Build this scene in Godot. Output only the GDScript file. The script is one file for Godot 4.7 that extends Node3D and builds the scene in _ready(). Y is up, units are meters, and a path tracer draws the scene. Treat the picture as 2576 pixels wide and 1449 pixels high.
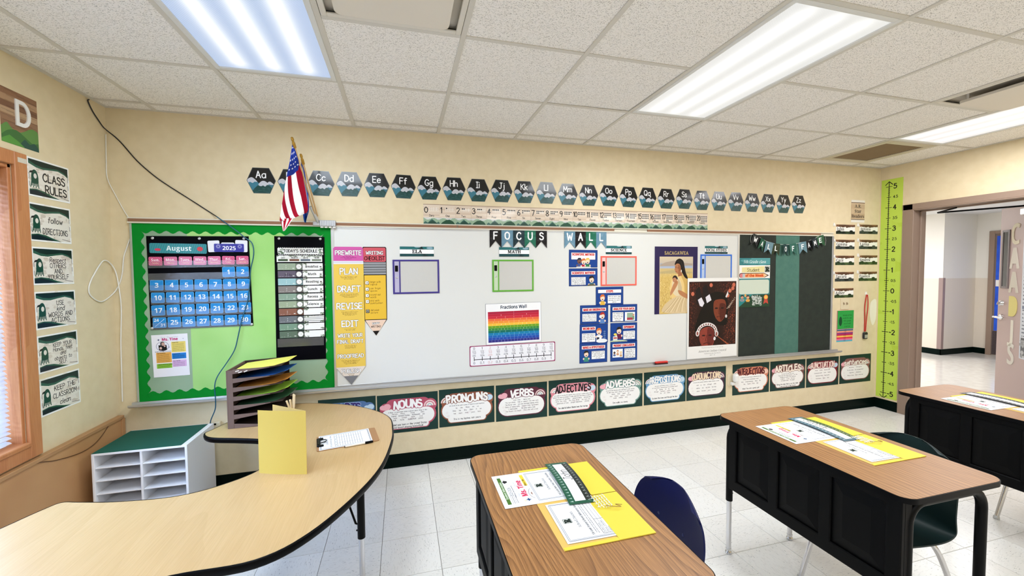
extends Node3D
# A classroom front wall. World: back wall z = 0, window wall x = 0, door wall x = 6.81, floor y = 0, ceiling y = 2.583 (metres).

const RW := 6.81
const RD := 7.0
const CH := 2.583
const TILE := 0.6096
const GX := 0.278
const GZ := 0.737

func _ready():
	rng.seed = 7
	# ---- camera, sky, exposure, lights ----
	var cam = Camera3D.new()
	cam.name = "camera"
	cam.fov = 70.46
	cam.near = 0.02
	cam.position = Vector3(1.816, 1.515, 3.2435)
	cam.rotation = Vector3(-0.0411, -0.2634, -0.008)
	add_child(cam)
	var we = WorldEnvironment.new()
	we.name = "world_environment"
	var env = Environment.new()
	env.tonemap_mode = Environment.TONE_MAPPER_LINEAR
	env.tonemap_exposure = 1.33
	env.background_mode = Environment.BG_SKY
	var sky = Sky.new()
	var sm = ProceduralSkyMaterial.new()
	sm.sky_top_color = Color(0.62, 0.76, 0.95)
	sm.sky_horizon_color = Color(0.86, 0.91, 0.98)
	sm.ground_horizon_color = Color(0.80, 0.84, 0.88)
	sm.ground_bottom_color = Color(0.45, 0.47, 0.46)
	sm.sky_energy_multiplier = SKY_E
	sm.ground_energy_multiplier = SKY_E * 0.6
	sky.sky_material = sm
	env.sky = sky
	env.sdfgi_enabled = true
	env.ssao_enabled = true
	env.ssil_enabled = true
	we.environment = env
	add_child(we)
	# room lamps: columns 1, 5 and 9 of the ceiling grid, two rows (the second row hangs behind the camera)
	for row in 2:
		for k in 3:
			ceiling_light([1, 5, 9][k], row * 5, row, k)
	# ---- structure, then things ----
	make_materials()
	for l in pending_lights:
		build_light(l)
	build_room()
	build_ceiling()
	build_hall()
	build_boards()
	build_wall_prints()
	build_bulletin()
	build_whiteboard_prints()
	build_side_walls()
	build_furniture()
	build_desks()
	finish_atlases()

const SKY_E := 3.2
const LAMP_E := 2.2
const LAMP_GLOW := 0.8
const HALL_E := 3.6

var rng = RandomNumberGenerator.new()
var names := {}

# ---------------------------------------------------------------- nodes
func numbered(n: String) -> String:
	if not names.has(n):
		names[n] = 0
		return n
	names[n] += 1
	return "%s_%03d" % [n, names[n]]

func tag(o, label: String, cat: String, group := ""):
	o.set_meta("label", label)
	o.set_meta("category", cat)
	if group != "":
		o.set_meta("group", group)
	return o

func thing(n: String, label: String, cat: String, at := Vector3.ZERO, turn := 0.0, group := "") -> Node3D:
	var o = Node3D.new()
	o.name = numbered(n)
	add_child(o)
	o.position = at
	o.rotation.y = turn
	tag(o, label, cat, group)
	return o

func obj(n: String, m: Mesh, mat: Material, parent = null) -> MeshInstance3D:
	var o = MeshInstance3D.new()
	o.mesh = m
	o.material_override = mat
	if parent == null:
		o.name = numbered(n)
		add_child(o)
	else:
		o.name = n
		parent.add_child(o, true)
	return o

func struct(n: String, m: Mesh, mat: Material, parent = null) -> MeshInstance3D:
	var o = obj(n, m, mat, parent)
	if parent == null:
		o.set_meta("kind", "structure")
	return o

# ---------------------------------------------------------------- mesh building
class MB:
	var v = PackedVector3Array()
	var n = PackedVector3Array()
	var u = PackedVector2Array()

	func tri(a, b, c, na, nb, nc, ua = Vector2.ZERO, ub = Vector2.ZERO, uc = Vector2.ZERO):
		v.append_array(PackedVector3Array([a, c, b]))
		n.append_array(PackedVector3Array([na, nc, nb]))
		u.append_array(PackedVector2Array([ua, uc, ub]))

	func quad(a: Vector3, b: Vector3, c: Vector3, d: Vector3, ua = Vector2(0, 1), ub = Vector2(1, 1), uc = Vector2(1, 0), ud = Vector2(0, 0)):
		var nn = (b - a).cross(c - a)
		if nn.length() < 1e-12:
			nn = (c - a).cross(d - a)
		nn = nn.normalized()
		tri(a, b, c, nn, nn, nn, ua, ub, uc)
		tri(a, c, d, nn, nn, nn, ua, uc, ud)

	func out(p: Array, c: Vector3):
		# a convex face turned away from c
		var m = Vector3.ZERO
		for q in p:
			m += q
		m /= p.size()
		var nn = (p[1] - p[0]).cross(p[2] - p[0])
		if nn.dot(m - c) < 0:
			p = p.duplicate()
			p.reverse()
		if p.size() == 4:
			quad(p[0], p[1], p[2], p[3])
		else:
			nn = (p[1] - p[0]).cross(p[2] - p[0]).normalized()
			tri(p[0], p[1], p[2], nn, nn, nn)

	func box(c: Vector3, s: Vector3, B = Basis(), bev := 0.0):
		var h = s / 2
		bev = minf(bev, minf(h.x, minf(h.y, h.z)) * 0.9)
		var P = func(i, sg):
			var q = Vector3(sg[0] * h.x, sg[1] * h.y, sg[2] * h.z)
			for k in 3:
				if k != i:
					q[k] -= sg[k] * bev
			return c + B * q
		for i in 3:
			var j = (i + 1) % 3
			var k = (i + 2) % 3
			for si in [-1, 1]:
				var f = []
				for e in [[-1, -1], [1, -1], [1, 1], [-1, 1]]:
					var sg = [0, 0, 0]
					sg[i] = si
					sg[j] = e[0]
					sg[k] = e[1]
					f.append(P.call(i, sg))
				out(f, c)
				if bev > 0:
					for sj in [-1, 1]:
						var a = [0, 0, 0]
						a[i] = si
						a[j] = sj
						a[k] = -1
						var b = a.duplicate()
						b[k] = 1
						out([P.call(i, a), P.call(i, b), P.call(j, b), P.call(j, a)], c)
		if bev > 0:
			for x in [-1, 1]:
				for y in [-1, 1]:
					for z in [-1, 1]:
						var sg = [x, y, z]
						out([P.call(0, sg), P.call(1, sg), P.call(2, sg)], c)
		return self

	func span(a: Vector3, b: Vector3, bev := 0.0):
		return box((a + b) / 2, (b - a).abs(), Basis(), bev)

	func tube(path: Array, r, sides := 10, caps := true):
		var t0 = (path[1] - path[0]).normalized()
		var x = t0.cross(Vector3.UP if absf(t0.y) < 0.9 else Vector3.RIGHT).normalized()
		var rings = []
		var norms = []
		for i in path.size():
			var t = (path[mini(i + 1, path.size() - 1)] - path[maxi(i - 1, 0)]).normalized()
			x = (x - t * x.dot(t)).normalized()
			var y = t.cross(x)
			var rr = r[i] if r is Array else r
			var ring = []
			var nr = []
			for k in sides:
				var a = TAU * k / sides
				var d = x * cos(a) + y * sin(a)
				nr.append(d)
				ring.append(path[i] + d * rr)
			rings.append(ring)
			norms.append(nr)
		for i in path.size() - 1:
			for k in sides:
				var k2 = (k + 1) % sides
				tri(rings[i][k], rings[i][k2], rings[i + 1][k2], norms[i][k], norms[i][k2], norms[i + 1][k2])
				tri(rings[i][k], rings[i + 1][k2], rings[i + 1][k], norms[i][k], norms[i + 1][k2], norms[i + 1][k])
		if caps:
			for e in [0, path.size() - 1]:
				var d = (path[0] - path[1] if e == 0 else path[e] - path[e - 1]).normalized()
				for k in range(1, sides - 1):
					var a = rings[e][0]
					var b = rings[e][k]
					var c = rings[e][k + 1]
					if (b - a).cross(c - a).dot(d) < 0:
						tri(a, c, b, d, d, d)
					else:
						tri(a, b, c, d, d, d)
		return self

	func lathe(prof: Array, xf := Transform3D(), sides := 20):
		for i in prof.size() - 1:
			var a = prof[i]
			var b = prof[i + 1]
			var d = (b - a).normalized()
			var nn = Vector2(d.y, -d.x)
			for k in sides:
				var t0 = TAU * k / sides
				var t1 = TAU * (k + 1) / sides
				var p = func(q, t): return xf * Vector3(q.x * cos(t), q.y, -q.x * sin(t))
				var m = func(t): return xf.basis * Vector3(nn.x * cos(t), nn.y, -nn.x * sin(t))
				tri(p.call(a, t0), p.call(a, t1), p.call(b, t1), m.call(t0), m.call(t1), m.call(t1))
				tri(p.call(a, t0), p.call(b, t1), p.call(b, t0), m.call(t0), m.call(t1), m.call(t0))
		return self

	func prism(poly: PackedVector2Array, z0: float, z1: float, xf := Transform3D(), uvr := Rect2(0, 0, 1, 1), bb := Rect2(), smooth := false):
		if Geometry2D.is_polygon_clockwise(poly):
			poly = poly.duplicate()
			poly.reverse()
		if bb.size == Vector2.ZERO:
			bb = Rect2(poly[0], Vector2.ZERO)
			for q in poly:
				bb = bb.expand(q)
		var U = func(q):
			var f = (q - bb.position) / bb.size
			return uvr.position + Vector2(f.x, 1 - f.y) * uvr.size
		var nz = (xf.basis * Vector3(0, 0, 1)).normalized()
		var ids = Geometry2D.triangulate_polygon(poly)
		for i in range(0, ids.size(), 3):
			var a = poly[ids[i]]
			var b = poly[ids[i + 1]]
			var c = poly[ids[i + 2]]
			if (b - a).cross(c - a) < 0:
				var w = b
				b = c
				c = w
			var T = func(q, z): return xf * Vector3(q.x, q.y, z)
			tri(T.call(a, z1), T.call(b, z1), T.call(c, z1), nz, nz, nz, U.call(a), U.call(b), U.call(c))
			tri(T.call(a, z0), T.call(c, z0), T.call(b, z0), -nz, -nz, -nz, U.call(a), U.call(c), U.call(b))
		var m = poly.size()
		for i in m:
			var a = poly[i]
			var b = poly[(i + 1) % m]
			var d = (b - a).normalized()
			var na = Vector2(d.y, -d.x)
			var nb = na
			if smooth:
				var dp = (a - poly[(i + m - 1) % m]).normalized()
				var dn = (poly[(i + 2) % m] - b).normalized()
				na = (na + Vector2(dp.y, -dp.x)).normalized()
				nb = (nb + Vector2(dn.y, -dn.x)).normalized()
			var A = (xf.basis * Vector3(na.x, na.y, 0)).normalized()
			var B = (xf.basis * Vector3(nb.x, nb.y, 0)).normalized()
			var a0 = xf * Vector3(a.x, a.y, z0)
			var a1 = xf * Vector3(a.x, a.y, z1)
			var b0 = xf * Vector3(b.x, b.y, z0)
			var b1 = xf * Vector3(b.x, b.y, z1)
			tri(a0, b0, b1, A, B, B, U.call(a), U.call(b), U.call(b))
			tri(a0, b1, a1, A, B, A, U.call(a), U.call(b), U.call(a))
		return self

	# a sheet f(s, t) of real thickness; f's normal is d/ds x d/dt
	func sheet(f: Callable, nu: int, nv: int, th: float, uvr := Rect2(0, 0, 1, 1)):
		var P = []
		var N = []
		for j in nv + 1:
			for i in nu + 1:
				P.append(f.call(float(i) / nu, float(j) / nv))
		var at = func(i, j): return P[clampi(j, 0, nv) * (nu + 1) + clampi(i, 0, nu)]
		for j in nv + 1:
			for i in nu + 1:
				var du = at.call(i + 1, j) - at.call(i - 1, j)
				var dv = at.call(i, j + 1) - at.call(i, j - 1)
				var nn = du.cross(dv)
				if nn.length() < 1e-10:
					dv = at.call(i, j + 2) - at.call(i, j - 2)
					du = at.call(i + 1, j + 1) - at.call(i - 1, j + 1) if j < nv / 2.0 else at.call(i + 1, j - 1) - at.call(i - 1, j - 1)
					nn = du.cross(dv)
				N.append(nn.normalized())
		var uv = func(i, j): return uvr.position + Vector2(float(i) / nu, float(j) / nv) * uvr.size
		for side in [1, -1]:
			for j in nv:
				for i in nu:
					var q = [[i, j], [i + 1, j], [i + 1, j + 1], [i, j + 1]]
					if side < 0:
						q.reverse()
					var w = []
					for e in q:
						var k = e[1] * (nu + 1) + e[0]
						w.append([P[k] + N[k] * th * 0.5 * side, N[k] * side, uv.call(e[0], e[1])])
					tri(w[0][0], w[1][0], w[2][0], w[0][1], w[1][1], w[2][1], w[0][2], w[1][2], w[2][2])
					tri(w[0][0], w[2][0], w[3][0], w[0][1], w[2][1], w[3][1], w[0][2], w[2][2], w[3][2])
		var rim = []
		for i in nu:
			rim.append([[i, 0], [i + 1, 0]])
			rim.append([[i + 1, nv], [i, nv]])
		for j in nv:
			rim.append([[nu, j], [nu, j + 1]])
			rim.append([[0, j + 1], [0, j]])
		for e in rim:
			var a = e[0][1] * (nu + 1) + e[0][0]
			var b = e[1][1] * (nu + 1) + e[1][0]
			var ua = uv.call(e[0][0], e[0][1])
			quad(P[a] - N[a] * th / 2, P[b] - N[b] * th / 2, P[b] + N[b] * th / 2, P[a] + N[a] * th / 2, ua, ua, ua, ua)
		return self

	func mesh() -> ArrayMesh:
		var a = []
		a.resize(Mesh.ARRAY_MAX)
		a[Mesh.ARRAY_VERTEX] = v
		a[Mesh.ARRAY_NORMAL] = n
		a[Mesh.ARRAY_TEX_UV] = u
		var m = ArrayMesh.new()
		m.add_surface_from_arrays(Mesh.PRIMITIVE_TRIANGLES, a)
		return m

func rrect(w: float, h: float, r: float, n := 5) -> PackedVector2Array:
	var p = PackedVector2Array()
	for q in 4:
		var c = Vector2([1, -1, -1, 1][q] * (w / 2 - r), [1, 1, -1, -1][q] * (h / 2 - r))
		for k in n + 1:
			var a = PI / 2 * (q + float(k) / n)
			p.append(c + Vector2(cos(a), sin(a)) * r)
	return p

func rect2(w: float, h: float) -> PackedVector2Array:
	return PackedVector2Array([Vector2(-w / 2, -h / 2), Vector2(w / 2, -h / 2), Vector2(w / 2, h / 2), Vector2(-w / 2, h / 2)])

static func smooth(p: Array, per := 6, closed := false) -> Array:
	var o = []
	var m = p.size()
	for i in (m if closed else m - 1):
		var a = p[(i - 1 + m) % m] if closed or i > 0 else p[0]
		var b = p[i]
		var c = p[(i + 1) % m]
		var d = p[(i + 2) % m] if closed or i + 2 < m else p[m - 1]
		for k in per:
			var t = float(k) / per
			o.append(0.5 * ((2 * b) + (c - a) * t + (2 * a - 5 * b + 4 * c - d) * t * t + (3 * b - a - 3 * c + d) * t * t * t))
	if not closed:
		o.append(p[m - 1])
	return o

# ---------------------------------------------------------------- printed pictures: a small drawing surface, packed into shared sheets
const HAND := {
	"A": "0 0,3 10,6 0|1.2 3.6,4.8 3.6", "B": "0 0,0 10|~0 10,3.5 9.8,4.8 7.8,3.2 5.5,0 5.3|~0 5.3,4 5.1,5.6 2.6,4 .2,0 0", "C": "~6 8.3,4.2 9.9,1.8 9,.2 5.5,.8 2,3 0,5 .4,6.2 1.8",
	"D": "0 0,0 10|~0 10,3 9.6,5.6 7,5.6 3.5,3.4 .6,0 0", "E": "5 10,0 10,0 0,5 0|0 5.2,4.2 5.2", "F": "5 10,0 10,0 0|0 5.2,4.2 5.2", "G": "~6 8.3,4.2 9.9,1.8 9,.2 5.5,.8 2,3 0,5.2 .5,6 4|6 4.2,3.6 4.2",
	"H": "0 0,0 10|5.6 0,5.6 10|0 5,5.6 5", "I": "1.6 0,1.6 10|0 10,3.2 10|0 0,3.2 0", "J": "~4.2 10,4.2 3,3.4 .5,1.6 0,0 1.6|2.2 10,6 10", "K": "0 0,0 10|5.2 10,0 4.4|1.6 5.8,5.4 0", "L": "0 10,0 0,4.8 0",
	"M": "0 0,.6 10,3.6 3,6.6 10,7.2 0", "N": "0 0,0 10,5.6 0,5.6 10", "O": "~3.2 10,.6 8.4,0 5,.8 1.4,3.2 0,5.6 1.4,6.4 5,5.8 8.4,3.2 10", "P": "0 0,0 10|~0 10,3.6 9.9,5.2 7.6,3.6 5,0 4.8",
	"Q": "~3.2 10,.6 8.4,0 5,.8 1.4,3.2 0,5.6 1.4,6.4 5,5.8 8.4,3.2 10|3.6 2.6,6.6 -.6", "R": "0 0,0 10|~0 10,3.6 9.9,5.2 7.6,3.6 5,0 4.8|2.2 4.8,5.6 0", "S": "~5.2 8.6,3 10,.6 9,.5 6.8,3 5.3,5.2 3.8,5 1,2.4 0,0 1.5",
	"T": "0 10,6 10|3 10,3 0", "U": "~0 10,0 3.2,1.2 .6,3 0,4.8 .6,5.8 3.2,5.8 10", "V": "0 10,3 0,6 10", "W": "0 10,1.8 0,4 7,6.2 0,8 10", "X": "0 10,5.6 0|5.6 10,0 0", "Y": "0 10,2.9 5,5.8 10|2.9 5,2.9 0", "Z": "0 10,5.4 10,0 0,5.6 0",
	"a": "~5 5,3.4 6.5,1 5.6,0 3.2,1 .5,3 0,5 2|5 6.5,5 0", "b": "0 10,0 0|~0 4.6,1.8 6.4,4.2 5.8,5 3.2,4 .4,2 0,0 1.6", "c": "~4.6 5.4,2.8 6.5,.8 5.4,0 3.2,.8 .8,2.6 0,4.6 1.1", "d": "~5 5,3.4 6.5,1 5.6,0 3.2,1 .5,3 0,5 2|5 10,5 0",
	"e": "~0 3.3,2.4 3.5,4.8 3.7,4.2 5.8,2.6 6.5,.7 5.4,0 3.2,.8 .7,2.6 0,4.6 1", "f": "~4 9.4,2.8 10,1.7 8.8,1.6 6,1.6 0|0 6.3,3.6 6.3", "g": "~5 5,3.4 6.5,1 5.6,0 3.2,1 .5,3 0,5 2|~5 6.5,5 2,5 -1.4,3.8 -3,1.8 -3,.4 -2",
	"h": "0 10,0 0|~0 4.2,1.8 6.3,4 6,4.6 4,4.6 0", "i": "0 6.5,0 0|0 9,0 9.2", "j": "~1.6 6.5,1.6 2,1.6 -1.4,.8 -3,-.4 -2.6|1.6 9,1.6 9.2", "k": "0 10,0 0|4.2 6.4,0 2.6|1.3 3.8,4.4 0", "l": "0 10,0 0",
	"m": "0 6.5,0 0|~0 4.4,1.6 6.4,3.2 6,3.5 4.2,3.5 0|~3.5 4.4,5 6.4,6.6 6,7 4.2,7 0", "n": "0 6.5,0 0|~0 4.2,1.8 6.4,4 6,4.6 4,4.6 0", "o": "~2.6 6.5,.6 5.4,0 3.2,.7 .9,2.6 0,4.5 .9,5.2 3.2,4.6 5.4,2.6 6.5",
	"p": "0 6.5,0 -3|~0 4.6,1.8 6.4,4.2 5.8,5 3.2,4 .4,2 0,0 1.6", "q": "~5 5,3.4 6.5,1 5.6,0 3.2,1 .5,3 0,5 2|5 6.5,5 -3,6.2 -2", "r": "0 6.5,0 0|~0 4,1.4 6.2,3.2 6.4", "s": "~3.8 5.6,2.2 6.5,.5 5.7,.9 4,2.9 2.8,3.8 1.4,2.6 .1,.9 .1,0 1",
	"t": "~1.6 9.4,1.6 4,1.6 1.2,2.6 0,3.8 .5|0 6.4,3.6 6.4", "u": "~0 6.5,0 2,1 .1,2.8 .2,4.6 2.4|4.6 6.5,4.6 0", "v": "0 6.5,2.3 0,4.6 6.5", "w": "0 6.5,1.5 0,3.2 5,4.9 0,6.4 6.5", "x": "0 6.5,4.2 0|4.2 6.5,0 0", "y": "0 6.5,2.4 .4|4.8 6.5,1.2 -3", "z": "0 6.5,4.2 6.5,0 0,4.4 0",
	"0": "~2.8 10,.6 8,0 5,.6 2,2.8 0,5 2,5.6 5,5 8,2.8 10", "1": "0 8,1.6 10,1.6 0", "2": "~.2 8,1.4 9.8,3.6 9.9,4.9 8,4.2 5.6,0 0|0 0,5.2 0", "3": "~.4 8.8,2.4 10,4.4 9,4.2 6.4,2 5.4|~2 5.4,4.6 4.8,5 2,3.2 0,1 .2,0 1.4", "4": "3.6 0,3.6 10,0 3.4,5.2 3.4",
	"5": "4.6 10,.8 10,.5 5.6|~.5 5.6,2.6 6.3,4.8 5,4.9 2,3 0,.8 .2,0 1.2", "6": "~4.4 9.6,1.8 8,.2 4,.8 .8,2.8 0,4.8 1.2,4.8 4,2.8 5.4,.4 3.8", "7": "0 10,5 10,1.6 0", "8": "~2.6 5.4,.4 7.4,.8 9.4,2.6 10,4.4 9.4,4.8 7.4,2.6 5.4,.2 3.2,.4 .9,2.6 0,4.8 .9,5 3.2,2.6 5.4",
	"9": "~4.8 6.4,2.6 4.6,.5 5.8,.4 8.6,2.4 10,4.4 9,4.9 6.4,4.4 2.6,3 0", ".": "0 0,0 .2", ",": "0 .4,-.4 -1.4", "'": "0 10,0 8", "-": "0 4.6,3 4.6", "!": "0 10,0 3|0 0,0 .2", "/": "0 -1,4 11", "?": "~0 8.4,1.6 10,3.6 9.4,3.8 7.4,1.8 5,1.8 3|1.8 0,1.8 .2", ":": "0 1,0 1.2|0 5,0 5.2",
}

var hand_cache := {}
var font_cache := {}
var fonts := {}

func hand_glyph(ch: String) -> Dictionary:
	if hand_cache.has(ch):
		return hand_cache[ch]
	var g = {"s": [], "w": 3.5}
	if HAND.has(ch):
		g.w = 0.6
		for st in HAND[ch].split("|"):
			var sm = st.begins_with("~")
			var pts = []
			for q in st.trim_prefix("~").split(","):
				var xy = q.split(" ")
				pts.append(Vector2(float(xy[0]), float(xy[1])))
				g.w = maxf(g.w, pts[-1].x)
			g.s.append(smooth(pts, 5) if sm else pts)
	hand_cache[ch] = g
	return g

func font_glyph(f: String, ch: String) -> Dictionary:
	var key = f + ch
	if font_cache.has(key):
		return font_cache[key]
	var ts = TextServerManager.get_primary_interface()
	if not fonts.has(f):
		var sf = SystemFont.new()
		sf.font_names = PackedStringArray([{"sans": "Droid Sans", "bold": "Droid Sans", "serif": "Droid Serif", "serifb": "Droid Serif", "mono": "Droid Sans Mono"}[f]])
		sf.font_weight = 700 if f in ["bold", "serifb"] else 400
		fonts[f] = [sf, sf.get_rids()[0]]
	var rid = fonts[f][1]
	var gi = ts.font_get_glyph_index(rid, 64, ch.unicode_at(0), 0)
	var c = ts.font_get_glyph_contours(rid, 64, gi)
	var k = 10.0 / 45.7   # cap height 10
	var g = {"p": [], "w": ts.font_get_glyph_advance(rid, 64, gi).x * k}
	var pts = c.get("points", PackedVector3Array())
	var from = 0
	for e in c.get("contours", PackedInt32Array()):
		var m = e - from + 1
		var poly = PackedVector2Array()
		for i in m:
			var a = pts[from + i]
			var b = pts[from + (i + 1) % m]
			var z = pts[from + (i - 1 + m) % m]
			var A = Vector2(a.x, -a.y)
			if int(a.z) == 1:
				poly.append(A * k)
			else:
				var p0 = Vector2(z.x, -z.y) if int(z.z) == 1 else (A + Vector2(z.x, -z.y)) / 2
				var p2 = Vector2(b.x, -b.y) if int(b.z) == 1 else (A + Vector2(b.x, -b.y)) / 2
				for t in [0.0, 0.33, 0.67, 1.0]:
					poly.append((p0 * (1 - t) * (1 - t) + A * 2 * t * (1 - t) + p2 * t * t) * k)
		if poly.size() > 2:
			g.p.append(poly)
		from = e + 1
	font_cache[key] = g
	return g

class Cv:
	# 100 units wide, H units tall, origin at the top
	var im: Image
	var s: float
	var H: float
	var host
	var size_m: Vector2

	func _init(h, w_m: float, h_m: float, ppm: float, bg: Color):
		host = h
		size_m = Vector2(w_m, h_m)
		im = Image.create(maxi(8, int(w_m * ppm)), maxi(8, int(h_m * ppm)), false, Image.FORMAT_RGBA8)
		im.fill(bg)
		s = im.get_width() / 100.0
		H = im.get_height() / s

	func rect(x, y, w, h, c):
		var x0 = roundi(x * s)
		var y0 = roundi(y * s)
		im.fill_rect(Rect2i(x0, y0, maxi(1, roundi((x + w) * s) - x0), maxi(1, roundi((y + h) * s) - y0)), c)

	func polys(ps: Array, c: Color):
		var rows = {}
		for p in ps:
			var m = p.size()
			for i in m:
				var a = p[i] * s
				var b = p[(i + 1) % m] * s
				if a.y > b.y:
					var t = a
					a = b
					b = t
				var y0 = maxi(0, ceili(a.y - 0.5))
				var y1 = mini(im.get_height() - 1, ceili(b.y - 0.5) - 1)
				if y1 < y0:
					continue
				var k = (b.x - a.x) / (b.y - a.y)
				var x = a.x + (y0 + 0.5 - a.y) * k
				for y in range(y0, y1 + 1):
					if not rows.has(y):
						rows[y] = []
					rows[y].append(x)
					x += k
		for y in rows:
			var r = rows[y]
			r.sort()
			for i in range(0, r.size() - 1, 2):
				var x0 = ceili(r[i] - 0.5)
				var x1 = ceili(r[i + 1] - 0.5)
				if x1 > x0:
					im.fill_rect(Rect2i(x0, y, x1 - x0, 1), c)

	func poly(p, c):
		polys([p], c)

	func ell(x, y, rx, ry, c, a0 := 0.0, a1 := TAU):
		var p = PackedVector2Array()
		var m = 20
		for k in m + 1:
			var a = lerpf(a0, a1, float(k) / m)
			p.append(Vector2(x + rx * cos(a), y + ry * sin(a)))
		polys([p], c)

	func rrect(x, y, w, h, r, c):
		var p = PackedVector2Array()
		for q in host.rrect(w, h, minf(r, minf(w, h) / 2 - 0.01), 5):
			p.append(Vector2(x + w / 2 + q.x, y + h / 2 + q.y))
		polys([p], c)

	func line(p, w, c, closed := false):
		var m = p.size()
		for i in (m if closed else m - 1):
			var a = p[i]
			var b = p[(i + 1) % m]
			var d = b - a
			if d.length() > 0.001:
				var o = Vector2(-d.y, d.x).normalized() * w / 2
				polys([[a + o, b + o, b - o, a - o]], c)
		if w * s > 2.2:
			for q in p:
				var e = []
				for k in 8:
					e.append(q + Vector2(cos(TAU * k / 8), sin(TAU * k / 8)) * w / 2)
				polys([e], c)

	func width(t: String, f: String) -> float:
		var w = 0.0
		for ch in t:
			w += (host.hand_glyph(ch).w + 2.0) if f == "hand" else host.font_glyph(f, ch).w
		return w

	# baseline at y, capitals h tall
	func text(t: String, x: float, y: float, h: float, c: Color, o := {}):
		var f = o.get("f", "sans")
		var k = h / 10.0
		var kx = k * o.get("sx", 1.0)
		var w = width(t, f) * kx
		if o.has("fit") and w > o.fit:
			kx *= o.fit / w
			w = o.fit
		x -= w * [0.0, 0.5, 1.0][o.get("al", 1)]
		var skew = o.get("skew", 0.0)
		var passes = [[o.oc, o.ow]] if o.has("oc") else []
		passes.append([c, 0.0])
		for ps in passes:
			var px = x
			var idx = 0
			for ch in t:
				var rot = 0.0
				var dy = 0.0
				if o.has("jit"):
					rot = sin(idx * 2.3 + t.length()) * 0.12 * o.jit
					dy = sin(idx * 1.7 + 1.0) * h * 0.1 * o.jit
				if o.has("arc"):
					var q = (px - x) / w - 0.5
					dy += q * q * o.arc * 4.0
				idx += 1
				var M = func(q): return Vector2(px, y + dy) + Vector2(q.x * kx - q.y * (rot - skew) * k, -q.y * k - q.x * rot * kx)
				if f == "hand":
					var g = host.hand_glyph(ch)
					for st in g.s:
						var p = []
						for q in st:
							p.append(M.call(q + Vector2(1, 0)))
						line(p, o.get("w", 1.4) * k + ps[1] * 2, ps[0])
					px += (g.w + 2.0) * kx
				else:
					var g = host.font_glyph(f, ch)
					var all = []
					for st in g.p:
						var p = []
						for q in st:
							p.append(M.call(q))
						all.append(p)
					var ow = ps[1] + o.get("b", 0.0) * k
					if ow > 0:
						for p in all:
							line(p, ow * 2, ps[0], true)
					polys(all, ps[0])
					px += g.w * kx

	# a line of print too small to read: word-long dashes
	func greek(x, y, w, h, c, sd := 1):
		var px = x
		var k = sd * 7 + 3
		while px < x + w - h:
			k = (k * 73 + 41) % 101
			var l = minf(h * (1.2 + (k % 5) * 0.8), x + w - px)
			rect(px, y - h, l, h, c)
			px += l + h * 0.8

	func frame(x, y, w, h, t, c):
		rect(x, y, w, t, c)
		rect(x, y + h - t, w, t, c)
		rect(x, y, t, h, c)
		rect(x + w - t, y, t, h, c)

	func mottle(x, y, w, h, c, n, r, sd, sy := 0.5):
		var g = RandomNumberGenerator.new()
		g.seed = sd
		for i in n:
			ell(x + g.randf() * w, y + g.randf() * h, r * (0.4 + g.randf()), r * sy * (0.4 + g.randf()), c.lerp(im.get_pixel(clampi(int((x + w / 2) * s), 0, im.get_width() - 1), clampi(int((y + h / 2) * s), 0, im.get_height() - 1)), g.randf() * 0.5))

	func peaks(y, amp, base, c, sd, n := 3):
		var p = [Vector2(0, base)]
		var g = RandomNumberGenerator.new()
		g.seed = sd
		var ph = g.randf() * TAU
		for k in 25:
			var x = k * 100.0 / 24
			p.append(Vector2(x, y - amp * (0.5 + 0.5 * sin(x / 100.0 * TAU * n / 2.0 + ph)) - g.randf() * amp * 0.1))
		p.append(Vector2(100, base))
		polys([p], c)

const SHEET := 2048
var sheets := []
var sheet_mats := {}
var shelf := Vector3i(0, 0, 0)

func pack(im: Image) -> Array:
	var w = im.get_width() + 4
	var h = im.get_height() + 4
	if sheets.is_empty() or (shelf.x + w > SHEET and shelf.y + shelf.z + h > SHEET) or (shelf.y + h > SHEET):
		sheets.append(Image.create(SHEET, SHEET, false, Image.FORMAT_RGBA8))
		shelf = Vector3i(0, 0, 0)
	if shelf.x + w > SHEET:
		shelf = Vector3i(0, shelf.y + shelf.z, 0)
	var at = Vector2i(shelf.x + 2, shelf.y + 2)
	var sh = sheets[-1]
	for d in [Vector2i(-2, 0), Vector2i(2, 0), Vector2i(0, -2), Vector2i(0, 2), Vector2i(0, 0)]:
		sh.blit_rect(im, Rect2i(0, 0, im.get_width(), im.get_height()), at + d)
	shelf.x += w
	shelf.z = maxi(shelf.z, h)
	return [sheets.size() - 1, Rect2(Vector2(at) / SHEET, Vector2(im.get_width(), im.get_height()) / SHEET)]

func sheet_mat(i: int, kind: String) -> StandardMaterial3D:
	var key = "%d_%s" % [i, kind]
	if not sheet_mats.has(key):
		var m = StandardMaterial3D.new()
		m.resource_name = "print_" + kind
		m.roughness = {"paper": 0.62, "lam": 0.4, "gloss": 0.3, "cloth": 0.9}[kind]
		m.metallic_specular = {"paper": 0.35, "lam": 0.3, "gloss": 0.4, "cloth": 0.2}[kind]
		if kind == "gloss":
			m.clearcoat_enabled = true
			m.clearcoat = 0.4
			m.clearcoat_roughness = 0.08
			m.normal_enabled = true
			m.normal_texture = tex_wavy
			m.normal_scale = 0.22
		if kind == "lam":
			m.clearcoat_enabled = true
			m.clearcoat = 0.22
			m.clearcoat_roughness = 0.08
			m.normal_enabled = true
			m.normal_texture = tex_wavy
			m.normal_scale = 0.14
			m.uv1_triplanar = false
		sheet_mats[key] = m
	return sheet_mats[key]

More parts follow.
